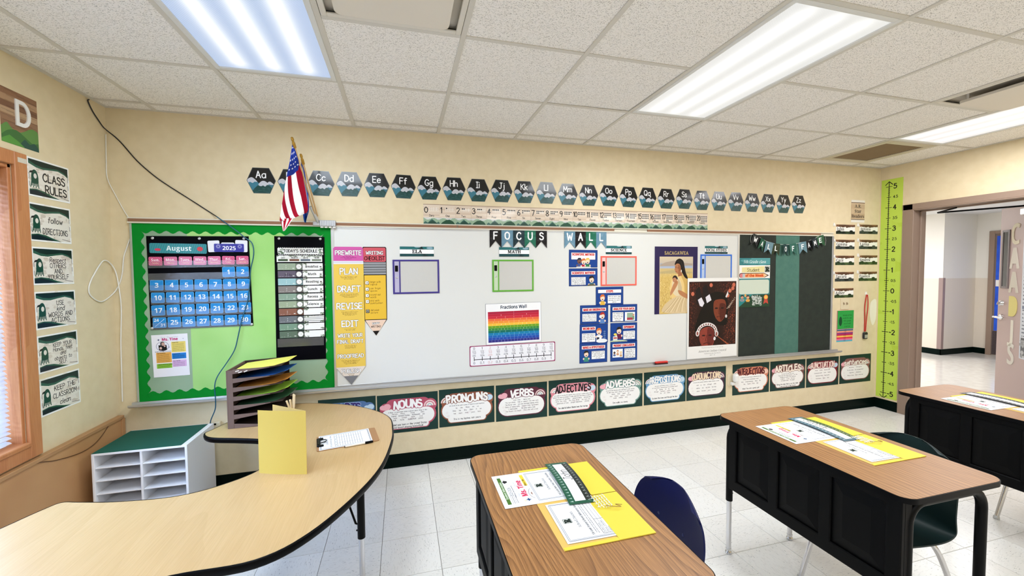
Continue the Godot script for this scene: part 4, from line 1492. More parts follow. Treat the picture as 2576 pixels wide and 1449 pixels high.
	obj("plug_base", MB.new().box(Vector3(0.012, -0.035, 0.022), Vector3(0.05, 0.03, 0.034), Basis(), 0.006).mesh(), M("white_plastic"), ot)
	flag()

const GRAM := [
	["PARTS", [86, 120, 170], [58, 46, 120], [190, 212, 236], ["All words have a job", "noun  verb  adverb"], ""],
	["NOUNS", [186, 84, 104], [252, 248, 246], [150, 40, 66], ["A Noun is a word that names a person, place, thing, or idea.", "Person    Place       Thing        Idea", "friend   United States   Homework   joy", "mom      school      bible      love", "kids     home     basketball   peace"], "My dad was born in the United States|and loved playing basketball."],
	["PRONOUNS", [146, 84, 60], [252, 248, 244], [110, 52, 34], ["are words to be used in place of nouns to avoid repetition.", "he    she    those    me    us", "they    her    this    them    it    we", "him    each    mine    yours    hers"], "This is my laptop, not yours."],
	["VERBS", [92, 40, 56], [252, 248, 246], [92, 40, 56], ["Action verbs      Helping verbs", "The sun shines.   help or support the main verb", "The horse runs.   you are learning helping verbs", "State of being verbs   Subject-Verb Agreement", "I feel myself.      He plays with a ball.", "The flowers are bright.   They play with a ball."], ""],
	["ADJECTIVES", [226, 140, 152], [40, 24, 30], [244, 190, 196], ["are words to describe the specific noun or pronoun, usually coming right", "before the noun or pronoun. It tells what kind, how many, or which one.", "adjectives of quantity    demonstrative    possessive", "some, few, many    this, that, these    my, your, our", "adjectives of size    proper adjectives    articles"], "The colorful balloon floated over the treetop."],
	["ADVERBS", [112, 150, 140], [252, 250, 248], [60, 96, 90], ["are words that describe verbs, adjectives, or other adverbs.", "It tells how, when, where, or to what extent.", "slowly    later    never    up", "now    always    seldom    outside", "inside    nearby    very"], "She walks so slowly."],
	["PREPOSITIONS", [110, 160, 200], [252, 250, 248], [70, 120, 166], ["are words used before a noun, a noun phrase,", "or a pronoun, connecting it to another word.", "at    during    to    by    over", "through    between    within    among", "for    on    down"], "Go down the stairs and through the door."],
	["CONJUNCTIONS", [70, 40, 60], [244, 222, 190], [90, 50, 60], ["are words that connect sentences, clauses, phrases, or words.", "and    so    but    although    while", "neither    nor    not only    but also", "unless    because    since    except"], ""],
	["INTERJECTIONS", [214, 130, 100], [92, 26, 34], [236, 170, 140], ["is inserted to convey feelings or emotion and is also", "known as an exclamation word.", "Wow    Congratulations    Whoa    Oh", "Hey    Yippee    Ouch    Ugh"], "Wow! You did a great job!"],
	["ARTICLES", [120, 80, 74], [252, 240, 226], [120, 80, 74], ["is a word that points out a noun.", "There are only three articles: a, an, the.", "Articles are used in the sentence", "a doctor    an ox    the boys", "an English book    the apple"], "Bring the map that is on the table.|I saw an owl in the forest."],
	["PUNCTUATION", [130, 30, 40], [250, 224, 214], [90, 16, 26], ["Period    Comma    Question mark", "Exclamation point    Colon    Hyphen", "Quotation marks    Apostrophe", "Parentheses    Ellipsis    Dash"], ""],
	["sentences", [140, 92, 88], [244, 236, 226], [140, 92, 88], ["Declarative      Interrogative", "The sky is blue.   Are you going home?", "Imperative      Exclamatory", "Please sit down.   What a lovely day!"], ""],
]

func grammar_posters():
	var X = [[1.2019, 1.6057], [1.6144, 2.0732], [2.0826, 2.5317], [2.5451, 2.9926], [3.007, 3.457], [3.4685, 3.9136], [3.93, 4.3751], [4.384, 4.8304], [4.9095, 5.3539], [5.3687, 5.8196], [5.8353, 6.2746], [6.2911, 6.7382]]
	for i in 12:
		var g = GRAM[i]
		var w = X[i][1] - X[i][0]
		var cv = Cv.new(self, w, 0.302, 820, C(18, 54, 48))
		var H = cv.H
		var bc = C(g[1][0], g[1][1], g[1][2])
		var foot = g[5] != ""
		cv.rrect(3, 20, 94, H - 27 - (4 if foot else 0), 20, bc)
		cv.ell(14, 24, 10, 10, bc)
		cv.ell(87, 22, 11, 11, bc)
		cv.rrect(14, 8, 72, 22, 10, bc)
		if foot:
			cv.rrect(14, H - 20, 72, 15, 7, bc)
		cv.rrect(5.5, 25, 89, H - 34 - (5 if foot else 0), 17, C(248, 246, 243))
		# rainbow and cloud
		var ry = 24.0
		var rx = 86.0 if i % 2 == 1 else 13.0
		for k in 5:
			cv.ell(rx, ry, 10 - k * 1.9, 10 - k * 1.9, [C(244, 214, 208), bc.lightened(0.25), C(250, 240, 226), C(178, 190, 200), C(250, 246, 242)][k], PI, TAU)
		var kx = 13.0 if i % 2 == 1 else 88.0
		var cc = [C(200, 222, 238), C(240, 176, 186)][i % 2] if i != 8 else C(246, 206, 186)
		cv.ell(kx - 4, 21, 5, 4, cc)
		cv.ell(kx + 3, 20, 6, 5, cc)
		cv.ell(kx, 22.5, 8, 3.4, cc)
		for q in 5:
			var sx = 22 + q * 14.0
			cv.ell(sx, 25 + 2 * sin(q * 2.0), 0.9, 0.9, C(252, 246, 230))
		cv.text(g[0], 50, 24, 12.5, C(g[2][0], g[2][1], g[2][2]), {"f": "hand", "w": 2.7 if g[0].length() < 9 else 2.1, "fit": 74, "jit": 0.8, "oc": C(g[3][0], g[3][1], g[3][2]), "ow": 0.8 if g[0].length() < 9 else 0.5})
		for k in 6:
			cv.ell(14 + (k * 37) % 72, 42 + (k * 17) % 14, 2.6, 2.2, C(243, 237, 235))
		var n = g[4].size()
		var y0 = 31.0
		var dy = minf(6.5, (H - 9 - (6 if foot else 1) - 3.5 - y0) / (n - 0.4))
		for k in n:
			var hd = k == 0 and (i in [1, 2, 4, 5, 6, 7, 8, 9] or n > 5)
			cv.text(g[4][k], 50, y0 + k * dy, (1.8 if hd else 2.3), C(40, 40, 44) if hd else C(110, 88, 92).lerp(C(60, 60, 66), (k * 0.4) - floorf(k * 0.4)), {"f": "hand", "w": 1.3, "fit": 82})
		if foot:
			cv.rrect(16, H - 18.4, 68, 11.6, 5.5, C(250, 248, 245))
			var fl = g[5].split("|")
			for k in fl.size():
				cv.text(fl[k], 50, H - 11.0 + (k * 4.6 - 1.2 if fl.size() > 1 else 0.0), 3.0, C(30, 30, 34), {"f": "hand", "w": 1.5, "fit": 62})
		var o = card("grammar_poster", cv, on_back((X[i][0] + X[i][1]) / 2, 0.424 + [0, -0.004, 0.002, 0.0, 0.003, 0.004, 0.006, 0.006, 0.012, 0.012, 0.012, 0.014][i], 0.0006), "lam")
		var what = ["mostly hidden dark green grammar poster at the start of the row", "dark green grammar poster titled NOUNS in a pink cloud frame", "dark green grammar poster titled PRONOUNS in a brown cloud frame", "dark green grammar poster titled VERBS with a white bubble", "dark green grammar poster titled ADJECTIVES with pink rainbow", "dark green grammar poster titled ADVERBS with grey green rainbow", "dark green grammar poster titled PREPOSITIONS in a blue frame", "dark green grammar poster titled CONJUNCTIONS in cream letters", "dark green grammar poster titled INTERJECTIONS in an orange frame", "dark green grammar poster titled ARTICLES with a cloud", "dark green grammar poster titled PUNCTUATION in a red frame", "dark green grammar poster titled sentences nearest the corner"][i]
		tag(o, what, "poster", "grammar posters below the boards")

# ---------------------------------------------------------------- flags on the rail
func flag():
	var base = Vector3(1.2375, BY1 + 0.04, 0.035)
	var br = thing("flag_holder", "silver bracket on the map rail holding two flag poles", "bracket", base)
	obj("socket_tube", MB.new().tube([Vector3(0.006, -0.012, 0.002), Vector3(-0.027, 0.09, 0.075)], 0.011, 12).mesh(), M("alu"), br)
	obj("clamp_plate", MB.new().box(Vector3(0.0, -0.02, -0.002), Vector3(0.06, 0.03, 0.02), Basis(), 0.003).mesh(), M("alu"), br)
	var dev = thing("rail_clip", "grey ribbed metal rail clip with white rollers beside the flag holder", "clip", Vector3(1.3068, BY1 + 0.018, 0.03))
	obj("clip_body", MB.new().box(Vector3(0, 0.004, 0.012), Vector3(0.108, 0.044, 0.024), Basis(), 0.003).mesh(), mat(C(176, 178, 184), 0.4, 0.4), dev)
	for k in 9:
		obj("clip_rib", MB.new().box(Vector3(-0.046 + k * 0.0115, 0.004, 0.0255), Vector3(0.006, 0.04, 0.003), Basis(), 0.001).mesh(), M("alu"), dev)
	for k in 4:
		obj("clip_roller", MB.new().tube([Vector3(-0.048 + k * 0.027, -0.023, 0.014), Vector3(-0.028 + k * 0.027, -0.023, 0.014)], 0.006, 8).mesh(), M("white_plastic"), dev)
	for k in 2:
		var tip = [Vector3(1.1785, 2.3378, 0.42), Vector3(1.1958, 2.2746, 0.28)][k]
		var t = thing(["national_flag", "blue_flag"][k], ["striped red and white flag with starred blue canton on a pole", "blue and white flag drooping behind the striped flag"][k], "flag", base)
		var b0 = Vector3(-0.006 + 0.012 * k, 0.03, 0.035 - 0.012 * k)
		var tp = tip - base
		obj("flag_pole", MB.new().tube([b0, tp], 0.0055, 8).mesh(), mat(C(196, 160, 110), 0.4), t)
		var ax = (tp - b0).normalized()
		var ft = MB.new().lathe([Vector2(0.0, 0), Vector2(0.0095, 0), Vector2(0.0095, 0.03), Vector2(0.006, 0.04), Vector2(0.009, 0.052), Vector2(0.007, 0.066), Vector2(0, 0.07)], Transform3D(Basis(Quaternion(Vector3.UP, ax)), tp - ax * 0.05), 14)
		obj("pole_finial", ft.mesh(), M("brass"), t)
		var cloth
		if k == 0:
			var cv = Cv.new(self, 0.3, 0.9, 700, C(244, 242, 244))
			var red = C(150, 20, 42)
			cv.poly([Vector2(4, 100), Vector2(25, 100), Vector2(48, 200), Vector2(74, 300), Vector2(59, 300), Vector2(30, 200)], red)
			cv.poly([Vector2(60, 100), Vector2(100, 100), Vector2(100, 300), Vector2(90, 300), Vector2(80, 200)], red)
			cv.poly([Vector2(0, 150), Vector2(0, 196), Vector2(12, 236), Vector2(28, 300), Vector2(42, 300), Vector2(20, 214)], red)
			cv.poly([Vector2(0, 250), Vector2(12, 300), Vector2(0, 300)], red)
			cv.poly([Vector2(0, 0), Vector2(100, 0), Vector2(100, 84), Vector2(82, 118), Vector2(0, 122)], C(34, 52, 140))
			for r in 6:
				for c in 4:
					var sc = Vector2(12 + c * 24 + (r % 2) * 10, 14 + r * 20)
					if sc.y > 112 or sc.x > 88:
						continue
					var sp = []
					for e in 10:
						var rr = 8.5 if e % 2 == 0 else 3.4
						sp.append(sc + Vector2(sin(TAU * e / 10), -cos(TAU * e / 10)) * Vector2(rr, rr * 0.62))
					cv.poly(sp, C(246, 246, 250))
			var Lf = smooth([Vector3(1.1709, 2.314, 0.4), Vector3(1.1521, 2.2002, 0.4), Vector3(1.1317, 2.1156, 0.39), Vector3(1.1053, 1.9807, 0.38), Vector3(1.0865, 1.8824, 0.37), Vector3(1.0809, 1.8425, 0.37)], 6)
			var Rt = smooth([Vector3(1.1777, 2.3145, 0.4), Vector3(1.1895, 2.2501, 0.36), Vector3(1.1955, 2.1901, 0.3), Vector3(1.2116, 2.0776, 0.29), Vector3(1.2253, 1.9505, 0.28), Vector3(1.2171, 1.9138, 0.28)], 6)
			var pk = pack(cv.im)
			var n = Lf.size() - 1
			var f = func(s, q):
				var i = clampi(int(q * n), 0, n - 1)
				var fr = q * n - i
				var a = Lf[i].lerp(Lf[i + 1], fr)
				var b = Rt[i].lerp(Rt[i + 1], fr)
				var amp = 0.009 * minf(1.0, q * 2.0)
				return a.lerp(b, s) - base + Vector3(0, -0.012 * sin(s * PI) * q, amp * sin(s * TAU * 1.6 + q))
			# s to the side, q downward: swap for an outward normal
			cloth = MB.new().sheet(func(a, c): return f.call(a, c), 28, 40, 0.0015, pk[1])
			obj("flag_cloth", cloth.mesh(), sheet_mat(pk[0], "cloth"), t)
			# turned-back tail below
			cv = Cv.new(self, 0.12, 0.12, 700, C(244, 242, 244))
			for q in 3:
				cv.poly([Vector2(q * 40 - 14, 0), Vector2(q * 40 + 8, 0), Vector2(q * 40 + 8, 100), Vector2(q * 40 - 14, 100)], C(176, 26, 48))
			pk = pack(cv.im)
			var A = Vector3(1.0808, 1.8511, 0.36) - base
			var B = Vector3(1.1518, 1.8744, 0.33) - base
			var D = Vector3(1.0967, 1.7824, 0.35) - base
			obj("flag_tail", MB.new().sheet(func(a, c): return A.lerp(B, a).lerp(D + (B - A) * (a - 0.5) * 0.12, c) + Vector3(0, 0, 0.012 * sin(a * 6.0) * (1 - c)), 10, 8, 0.0015, pk[1]).mesh(), sheet_mat(pk[0], "cloth"), t)
		else:
			var cv = Cv.new(self, 0.1, 0.6, 600, C(30, 70, 170))
			cv.poly([Vector2(30, 40), Vector2(70, 120), Vector2(90, 300), Vector2(60, 470), Vector2(40, 300), Vector2(36, 160)], C(206, 216, 236))
			cv.poly([Vector2(20, 160), Vector2(44, 240), Vector2(52, 360), Vector2(30, 380)], C(40, 110, 220))
			cv.poly([Vector2(0, 480), Vector2(100, 460), Vector2(100, cv.H), Vector2(0, cv.H)], C(36, 100, 190))
			var pk = pack(cv.im)
			var Lf = smooth([Vector3(1.1891, 2.2667, 0.25), Vector3(1.1825, 2.1908, 0.24), Vector3(1.1821, 2.0639, 0.22), Vector3(1.1813, 1.9332, 0.21), Vector3(1.1826, 1.876, 0.2), Vector3(1.1893, 1.8548, 0.2)], 5)
			var Rt = smooth([Vector3(1.1939, 2.267, 0.25), Vector3(1.2002, 2.1747, 0.2), Vector3(1.2106, 2.0728, 0.18), Vector3(1.2149, 1.9521, 0.18), Vector3(1.2056, 1.8966, 0.19), Vector3(1.1943, 1.8549, 0.2)], 5)
			var n = Lf.size() - 1
			var f = func(s, q):
				var i = clampi(int(q * n), 0, n - 1)
				var fr = q * n - i
				return Lf[i].lerp(Lf[i + 1], fr).lerp(Rt[i].lerp(Rt[i + 1], fr), s) - base + Vector3(0, 0, 0.012 * sin(s * TAU * 1.3) * minf(1.0, q * 3.0))
			obj("flag_cloth", MB.new().sheet(f, 14, 26, 0.0015, pk[1]).mesh(), sheet_mat(pk[0], "cloth"), t)

const ZB := 0.0195   # face of the whiteboard

func quad_poly(a: Vector2, b: Vector2, c: Vector2, d: Vector2) -> Array:
	var m = (a + b + c + d) / 4
	return [m, PackedVector2Array([a - m, b - m, c - m, d - m])]

func pin(n: String, at: Vector3, mt: Material, parent):
	obj(n, MB.new().lathe([Vector2(0.0, 0.0045), Vector2(0.005, 0.004), Vector2(0.0085, 0.0015), Vector2(0.0088, 0.0)], Transform3D(Basis(Vector3.RIGHT, PI / 2), at), 12).mesh(), mt, parent)

func build_bulletin():
	# ---- calendar pocket chart
	var q = quad_poly(Vector2(0.2011, 1.1451), Vector2(0.8029, 1.1487), Vector2(0.7923, 1.7719), Vector2(0.1979, 1.7656))
	var zc = 0.0162
	var t = thing("calendar_chart", "black pocket chart calendar for August 2025 on the green board", "calendar", Vector3(q[0].x, q[0].y, zc))
	obj("chart_cloth", MB.new().prism(q[1], 0, 0.002).mesh(), M("vinyl"), t)
	for p in [Vector2(0.2324, 1.752), Vector2(0.4978, 1.7529), Vector2(0.7627, 1.7563), Vector2(0.2081, 1.1554), Vector2(0.7933, 1.1575)]:
		pin("grommet", Vector3(p.x - q[0].x, p.y - q[0].y, 0.002), M("alu"), t)
	var rl = [[Vector2(0.2438, 1.598), Vector2(0.7496, 1.6052)], [Vector2(0.2424, 1.5163), Vector2(0.7483, 1.5242)], [Vector2(0.2448, 1.4377), Vector2(0.7505, 1.4399)], [Vector2(0.2486, 1.3545), Vector2(0.7504, 1.3569)], [Vector2(0.2477, 1.2705), Vector2(0.7552, 1.2765)], [Vector2(0.2523, 1.1881), Vector2(0.7509, 1.1907)]]
	for r in 6:
		var a = rl[r][0]
		var b = rl[r][1]
		var ang = (b - a).angle()
		var st = MB.new()
		st.box(Vector3((a.x + b.x) / 2 - q[0].x, (a.y + b.y) / 2 - q[0].y - 0.02, 0.0046), Vector3((b - a).length() + 0.08, 0.046, 0.0005), Basis(Vector3(0, 0, 1), ang))
		obj("clear_pocket", st.mesh(), M("clear_vinyl"), t)
	var z2 = zc + 0.0022
	var days = ["Sun.", "Mon.", "Tues.", "Wed.", "Thur.", "Fri.", "Sat."]
	var full = ["Sunday", "Monday", "Tuesday", "Wednesday", "Thursday", "Friday", "Saturday"]
	var cw = 0.0755
	for c in 7:
		var p = rl[0][0].lerp(rl[0][1], c / 6.0)
		var cv = Cv.new(self, cw, 0.058, 1100, [C(214, 86, 130), C(224, 116, 160)][0 if c in [0, 5, 6] else 1])
		for k in 12:
			cv.line([Vector2(k * 16 - 60, 0), Vector2(k * 16, cv.H)], 2.6, C(232, 130, 166))
		cv.text(days[c], 50, 38, 22, C(252, 244, 246), {"f": "bold", "fit": 84})
		cv.text(full[c], 50, 60, 12, C(250, 224, 170), {"f": "hand", "w": 1.2, "fit": 80})
		tag(card("weekday_card", cv, on_back(p.x, p.y + 0.002, z2, rng.randf_range(-0.02, 0.02)), "lam", rrect(cw, 0.058, 0.008)), "pink pocket chart card for %s" % full[c], "calendar card", "weekday cards in the calendar")
	for d in range(1, 31):
		var idx = d + 4
		var r = idx / 7
		var c = idx % 7
		var row = [1, 2, 3, 4, 5][r] if r < 5 else 5
		var p = rl[row][0].lerp(rl[row][1], c / 6.0)
		var hh = 0.069
		var cv = Cv.new(self, cw, hh, 1100, C(34, 140, 214))
		for k in 9:
			cv.ell(10 + (k * 37) % 90, (k * 23) % 80, 16, 4, C(48, 152, 222))
		cv.frame(0, 0, 100, cv.H, 2.0, C(120, 196, 240))
		if d == 24:
			cv.text("24", 26, 36, 25, C(250, 252, 255), {"f": "bold"})
			cv.text("31", 74, 80, 26, C(250, 252, 255), {"f": "bold"})
			cv.line([Vector2(16, 78), Vector2(86, 14)], 3, C(250, 252, 255))
		else:
			cv.text(str(d), 50, 66, 40, C(250, 252, 255), {"f": "bold"})
		tag(card("date_card", cv, on_back(p.x, p.y + 0.003, z2, rng.randf_range(-0.03, 0.03)), "lam", rrect(cw, hh, 0.007)), "blue calendar card numbered %s in its clear pocket" % ("twenty-four over thirty-one" if d == 24 else spell(d)), "calendar card", "blue date cards in the calendar")
	var cv = Cv.new(self, 0.325, 0.066, 1100, C(52, 142, 150))
	for k in 30:
		cv.line([Vector2(k * 4 - 12, 0), Vector2(k * 4 - 18, cv.H)], 0.8, C(80, 160, 166))
	cv.text("August", 51, 14.6, 9.4, C(240, 250, 250), {"f": "bold", "fit": 56})
	cv.ell(14, 13, 5.4, 2.8, C(214, 70, 96))
	cv.ell(88, 10.5, 5.4, 4.6, C(214, 70, 80))
	tag(card("month_card", cv, on_back((0.2408 + 0.5116) / 2, 1.6851, z2, -0.012), "lam", rrect(0.325, 0.066, 0.008)), "teal striped month card reading August", "calendar card")
	var wc = [[0.5811, 1.7012, 0.0701, 0.0778, 0.05], [0.6648, 1.6951, 0.0789, 0.0648, 0.0], [0.7467, 1.7039, 0.0749, 0.0817, -0.03]]
	for k in 3:
		cv = Cv.new(self, wc[k][2], wc[k][3], 600, C(238, 238, 244))
		tag(card("blank_card", cv, on_back(wc[k][0], wc[k][1], z2 + k * 0.0001, wc[k][4]), "lam", rrect(wc[k][2], wc[k][3], 0.008), 0.0008), ["tilted blank white card peeking out behind the year card", "blank white card just showing above the middle of the year card", "blank white card behind the year card under the third grommet"][k], "card", "blank cards behind the year card")
	var yr = [0.6725, 1.6909, 0.1795, 0.0559]
	cv = Cv.new(self, yr[2], yr[3], 1100, C(58, 56, 156))
	cv.text("2025", 50, 24, 15, C(250, 250, 255), {"f": "bold", "fit": 56})
	for s in [14, 86]:
		for k in 10:
			var a = TAU * k / 10
			cv.line([Vector2(s, 10) + Vector2(cos(a), sin(a)) * 3, Vector2(s, 10) + Vector2(cos(a), sin(a)) * 8], 1.0, C(236, 236, 250))
	tag(card("year_card", cv, on_back(yr[0], yr[1], z2 + 0.0014), "lam", rrect(yr[2], yr[3], 0.006)), "indigo card with fireworks reading 2025", "calendar card")
	# ---- schedule pocket chart
	q = quad_poly(Vector2(0.9412, 0.8893), Vector2(1.2671, 0.8836), Vector2(1.2784, 1.7746), Vector2(0.9519, 1.7756))
	t = thing("schedule_chart", "tall narrow black pocket chart holding the daily schedule cards", "pocket chart", Vector3(q[0].x, q[0].y, zc))
	obj("chart_cloth", MB.new().prism(q[1], 0, 0.002).mesh(), M("vinyl"), t)
	for p in [Vector2(0.9816, 1.7592), Vector2(1.2502, 1.7599)]:
		pin("grommet", Vector3(p.x - q[0].x, p.y - q[0].y, 0.002), M("alu"), t)
	var lp = [1.1043, 1.0158, 0.3037, 0.0595]
	obj("clear_pocket", MB.new().box(Vector3(lp[0] - q[0].x, lp[1] - q[0].y, 0.0035), Vector3(lp[2], lp[3], 0.0005)).mesh(), M("clear_vinyl"), t)
	var hd = [1.1183, 1.6707, 0.2962, 0.0524]
	cv = Cv.new(self, hd[2], hd[3], 1200, C(244, 244, 240))
	for k in 26:
		cv.rect(k * 4, 0, 2, 1.8, C(20, 20, 22))
		cv.rect(k * 4, cv.H - 1.8, 2, 1.8, C(20, 20, 22))
	cv.mottle(0, 2, 12, cv.H - 4, C(96, 112, 90), 14, 3, 4)
	cv.mottle(90, 2, 10, cv.H - 4, C(96, 112, 90), 12, 3, 5)
	cv.text("TODAY'S SCHEDULE", 50, 11.4, 6.6, C(20, 20, 22), {"f": "hand", "w": 1.7, "fit": 86})
	tag(card("schedule_header", cv, on_back(hd[0], hd[1], z2), "lam"), "white header strip reading TODAY'S SCHEDULE", "header card")
	hd = [1.1112, 1.6168, 0.2962, 0.0471]
	cv = Cv.new(self, hd[2], hd[3], 1200, C(242, 242, 238))
	cv.mottle(0, 0, 100, 3.4, C(120, 130, 112), 30, 3, 6)
	for k in 4:
		cv.text(["DAY", "MONTH", "DATE", "YEAR"][k], 14 + k * 24.6, 7.6, 3.6, C(24, 24, 26), {"f": "hand", "w": 1.6, "fit": 20})
		cv.rect(3 + k * 24.6, 8.8, 21, 4.6, [C(70, 90, 62), C(126, 84, 66), C(110, 120, 132), C(130, 140, 124)][k])
	tag(card("date_strip", cv, on_back(hd[0], hd[1], z2), "lam"), "white strip with day month date year boxes under the schedule header", "header card")
	var tc = [C(160, 176, 152), C(104, 96, 112), C(160, 198, 202), C(140, 132, 128), C(140, 164, 146), C(158, 172, 146), C(140, 94, 78), C(112, 116, 122), C(122, 152, 132), C(96, 114, 98)]
	var sub = ["Breakfast", "Math", "Reading", "Lunch", "Recess", "Science", "", "", "", ""]
	var place = ["first", "second", "third", "fourth", "fifth", "sixth", "seventh", "eighth", "ninth", "tenth"]
	var y0 = 1.5872
	var y1 = 1.0467
	for k in 10:
		var y = lerpf(y0, y1, (k + 0.5) / 10.0)
		var x0 = 0.9673
		var x1 = 1.1262
		var x2 = 1.2617
		var hgt = (y0 - y1) / 10.0 - 0.006
		cv = Cv.new(self, x1 - x0, hgt, 1100, tc[k])
		cv.rect(72, 0, 28, cv.H, tc[k].darkened(0.25))
		cv.ell(86, cv.H / 2, 13, 13, C(40, 40, 42))
		cv.ell(86, cv.H / 2, 11.5, 11.5, C(244, 242, 238))
		for e in 12:
			cv.rect(85.6 + 9 * sin(TAU * e / 12.0), cv.H / 2 - 0.4 - 9 * cos(TAU * e / 12.0), 0.9, 0.9, C(90, 90, 90))
		cv.rect(85, cv.H / 2 - 0.6, 5, 1.2, C(120, 110, 100))
		for e in 4:
			cv.rect(6 + e * 10 + (4 if e > 1 else 0), cv.H - 6, 7, 1.0, C(238, 238, 230))
		cv.ell(34, cv.H * 0.36, 1.4, 1.4, C(240, 240, 234))
		cv.ell(34, cv.H * 0.6, 1.4, 1.4, C(240, 240, 234))
		cv.rect(60, cv.H - 9, 7, 3, C(224, 224, 216))
		if k == 1:
			cv.text("8:1 to", 42, cv.H * 0.72, 9, C(40, 36, 44), {"f": "hand", "w": 1.2})
		tag(card("time_card", cv, on_back((x0 + x1) / 2, y, z2), "lam"), "%s time card with a blank clock face in the schedule chart" % place[k], "schedule card", "time cards in the schedule chart")
		cv = Cv.new(self, x2 - x1 - 0.002, hgt, 1100, C(242, 241, 237))
		if k in [4, 7]:
			for e in 20:
				cv.rect(e * 5, 0, 2.5, 2.4, C(30, 30, 32))
		if k == 7:
			for e in 3:
				cv.rect(0, 8 + e * 9, 100, 2.2, C(60, 62, 60))
		cv.mottle(0, 0, 22, 9, C(110, 122, 100), 12, 4, k * 3 + 1)
		cv.mottle(82, cv.H - 10, 18, 10, C(110, 122, 100), 12, 4, k * 3 + 2)
		if k % 2 == 1:
			cv.mottle(0, cv.H - 8, 20, 8, C(96, 108, 88), 10, 4, k + 40)
		if sub[k] != "":
			cv.text(sub[k], 46, cv.H * 0.66, 12, C(20, 20, 22), {"f": "bold", "fit": 66})
			cv.rect(84, cv.H * 0.45, 10, 6, C(96, 90, 84))
		tag(card("subject_card", cv, on_back((x1 + x2) / 2 + 0.001, y, z2), "lam"), ("white leafy schedule card reading %s" % sub[k]) if sub[k] != "" else "%s blank white leafy card in the schedule chart" % place[k], "schedule card", "subject cards in the schedule chart")
	# ---- teacher sheet
	var r = [0.3058, 0.9683, 0.2098, 0.2847]
	cv = Cv.new(self, r[2] - 0.004, r[3], 1300, C(244, 243, 248))
	var H = cv.H
	cv.text("Meet the Teacher", 50, 11, 4.6, C(186, 186, 196), {"f": "hand", "w": 0.8, "fit": 52})
	cv.text("Ms. Tine", 50, 20, 8, C(196, 26, 110), {"f": "bold", "b": 0.3})
	for p in [Vector2(19, 17), Vector2(41, 42), Vector2(47, 42), Vector2(87, 16)]:
		var k = 4.0 if p.x < 45 else 1.8
		cv.poly([p + Vector2(0, -k), p + Vector2(k * 0.25, -k * 0.25), p + Vector2(k, 0), p + Vector2(k * 0.25, k * 0.25), p + Vector2(0, k), p + Vector2(-k * 0.25, k * 0.25), p + Vector2(-k, 0), p + Vector2(-k * 0.25, -k * 0.25)], C(30, 40, 96))
	cv.ell(29, 38, 17.6, 15.6, C(60, 56, 96))
	cv.ell(29, 38, 16.8, 14.8, C(240, 238, 246))
	cv.poly([Vector2(18, 34), Vector2(40, 34), Vector2(41, 50), Vector2(30, 53), Vector2(19, 50)], C(14, 14, 16))
	cv.ell(29, 30, 6.4, 7.4, C(96, 84, 84))
	cv.ell(31, 31, 4.2, 5.4, C(206, 166, 150))
	cv.ell(24, 44, 3.4, 4.4, C(226, 186, 172))
	cv.ell(35, 38, 2.6, 2.6, C(226, 186, 172))
	for b in [[53, 25, 40, 35, C(238, 216, 112), "About Me"], [10, 58, 42, 34, C(234, 174, 84), "My Favorites"], [53, 63, 40, 19, C(20, 126, 212), "Contact Me"], [10, 95, 42, 15, C(140, 196, 60), "Important Information"], [53, 86, 40, 22, C(222, 182, 226), "Our Family"]]:
		if b[1] + b[3] > H - 3:
			b[3] = H - 3 - b[1]
		cv.rect(b[0], b[1], b[2], b[3], b[4])
		cv.text(b[5], b[0] + 3, b[1] + 4, 2.6, C(24, 20, 20), {"f": "bold", "al": 0})
		var n = int((b[3] - 6) / 3.0)
		for k in n:
			cv.greek(b[0] + 3, b[1] + 7.6 + k * 3, b[2] - 8, 0.9, b[4].darkened(0.55), k + int(b[0]))
	cv.greek(8, 56, 44, 1.2, C(60, 60, 66), 4)
	tag(card("teacher_sheet", cv, on_back(r[0], r[1], 0.0155, 0.02), "lam"), "white sheet with yellow orange and blue boxes headed Ms. Tine", "poster")

func spell(d: int) -> String:
	var ones = ["", "one", "two", "three", "four", "five", "six", "seven", "eight", "nine", "ten", "eleven", "twelve", "thirteen", "fourteen", "fifteen", "sixteen", "seventeen", "eighteen", "nineteen"]
	if d < 20:
		return ones[d]
	return ["twenty", "thirty"][d / 10 - 2] + ("" if d % 10 == 0 else "-" + ones[d % 10])

func kid(c: Cv, x: float, y: float, k: float, hair: Color, skin: Color, shirt: Color):
	c.poly([Vector2(x - 9 * k, y + 24 * k), Vector2(x - 7 * k, y + 10 * k), Vector2(x + 7 * k, y + 10 * k), Vector2(x + 9 * k, y + 24 * k)], shirt)
	c.ell(x, y - 1.5 * k, 8.6 * k, 9.4 * k, hair)
	c.ell(x, y + 1.5 * k, 7.4 * k, 8 * k, skin)
	c.poly([Vector2(x - 8 * k, y - 2 * k), Vector2(x - 4 * k, y - 11 * k), Vector2(x + 5 * k, y - 11 * k), Vector2(x + 8 * k, y - 2 * k), Vector2(x + 3 * k, y - 5 * k)], hair)
	c.ell(x, y + 5 * k, 2.4 * k, 1.6 * k, C(60, 20, 20))
	c.ell(x - 9 * k, y + 15 * k, 2.6 * k, 3.2 * k, skin)
	c.ell(x + 9 * k, y + 15 * k, 2.6 * k, 3.2 * k, skin)

func write_box(c: Cv, x, y, w, h, lines: Array):
	c.rect(x - 1, y - 1, w + 2, h + 2, C(16, 30, 80))
	c.rect(x, y, w, h, C(248, 248, 248))
	for k in lines.size():
		c.text(lines[k], x + w / 2, y + (k + 0.9) * h / (lines.size() + 0.3), minf(3.4, h / lines.size() * 0.6), C(50, 50, 56), {"f": "hand", "w": 1.5, "fit": w - 4})

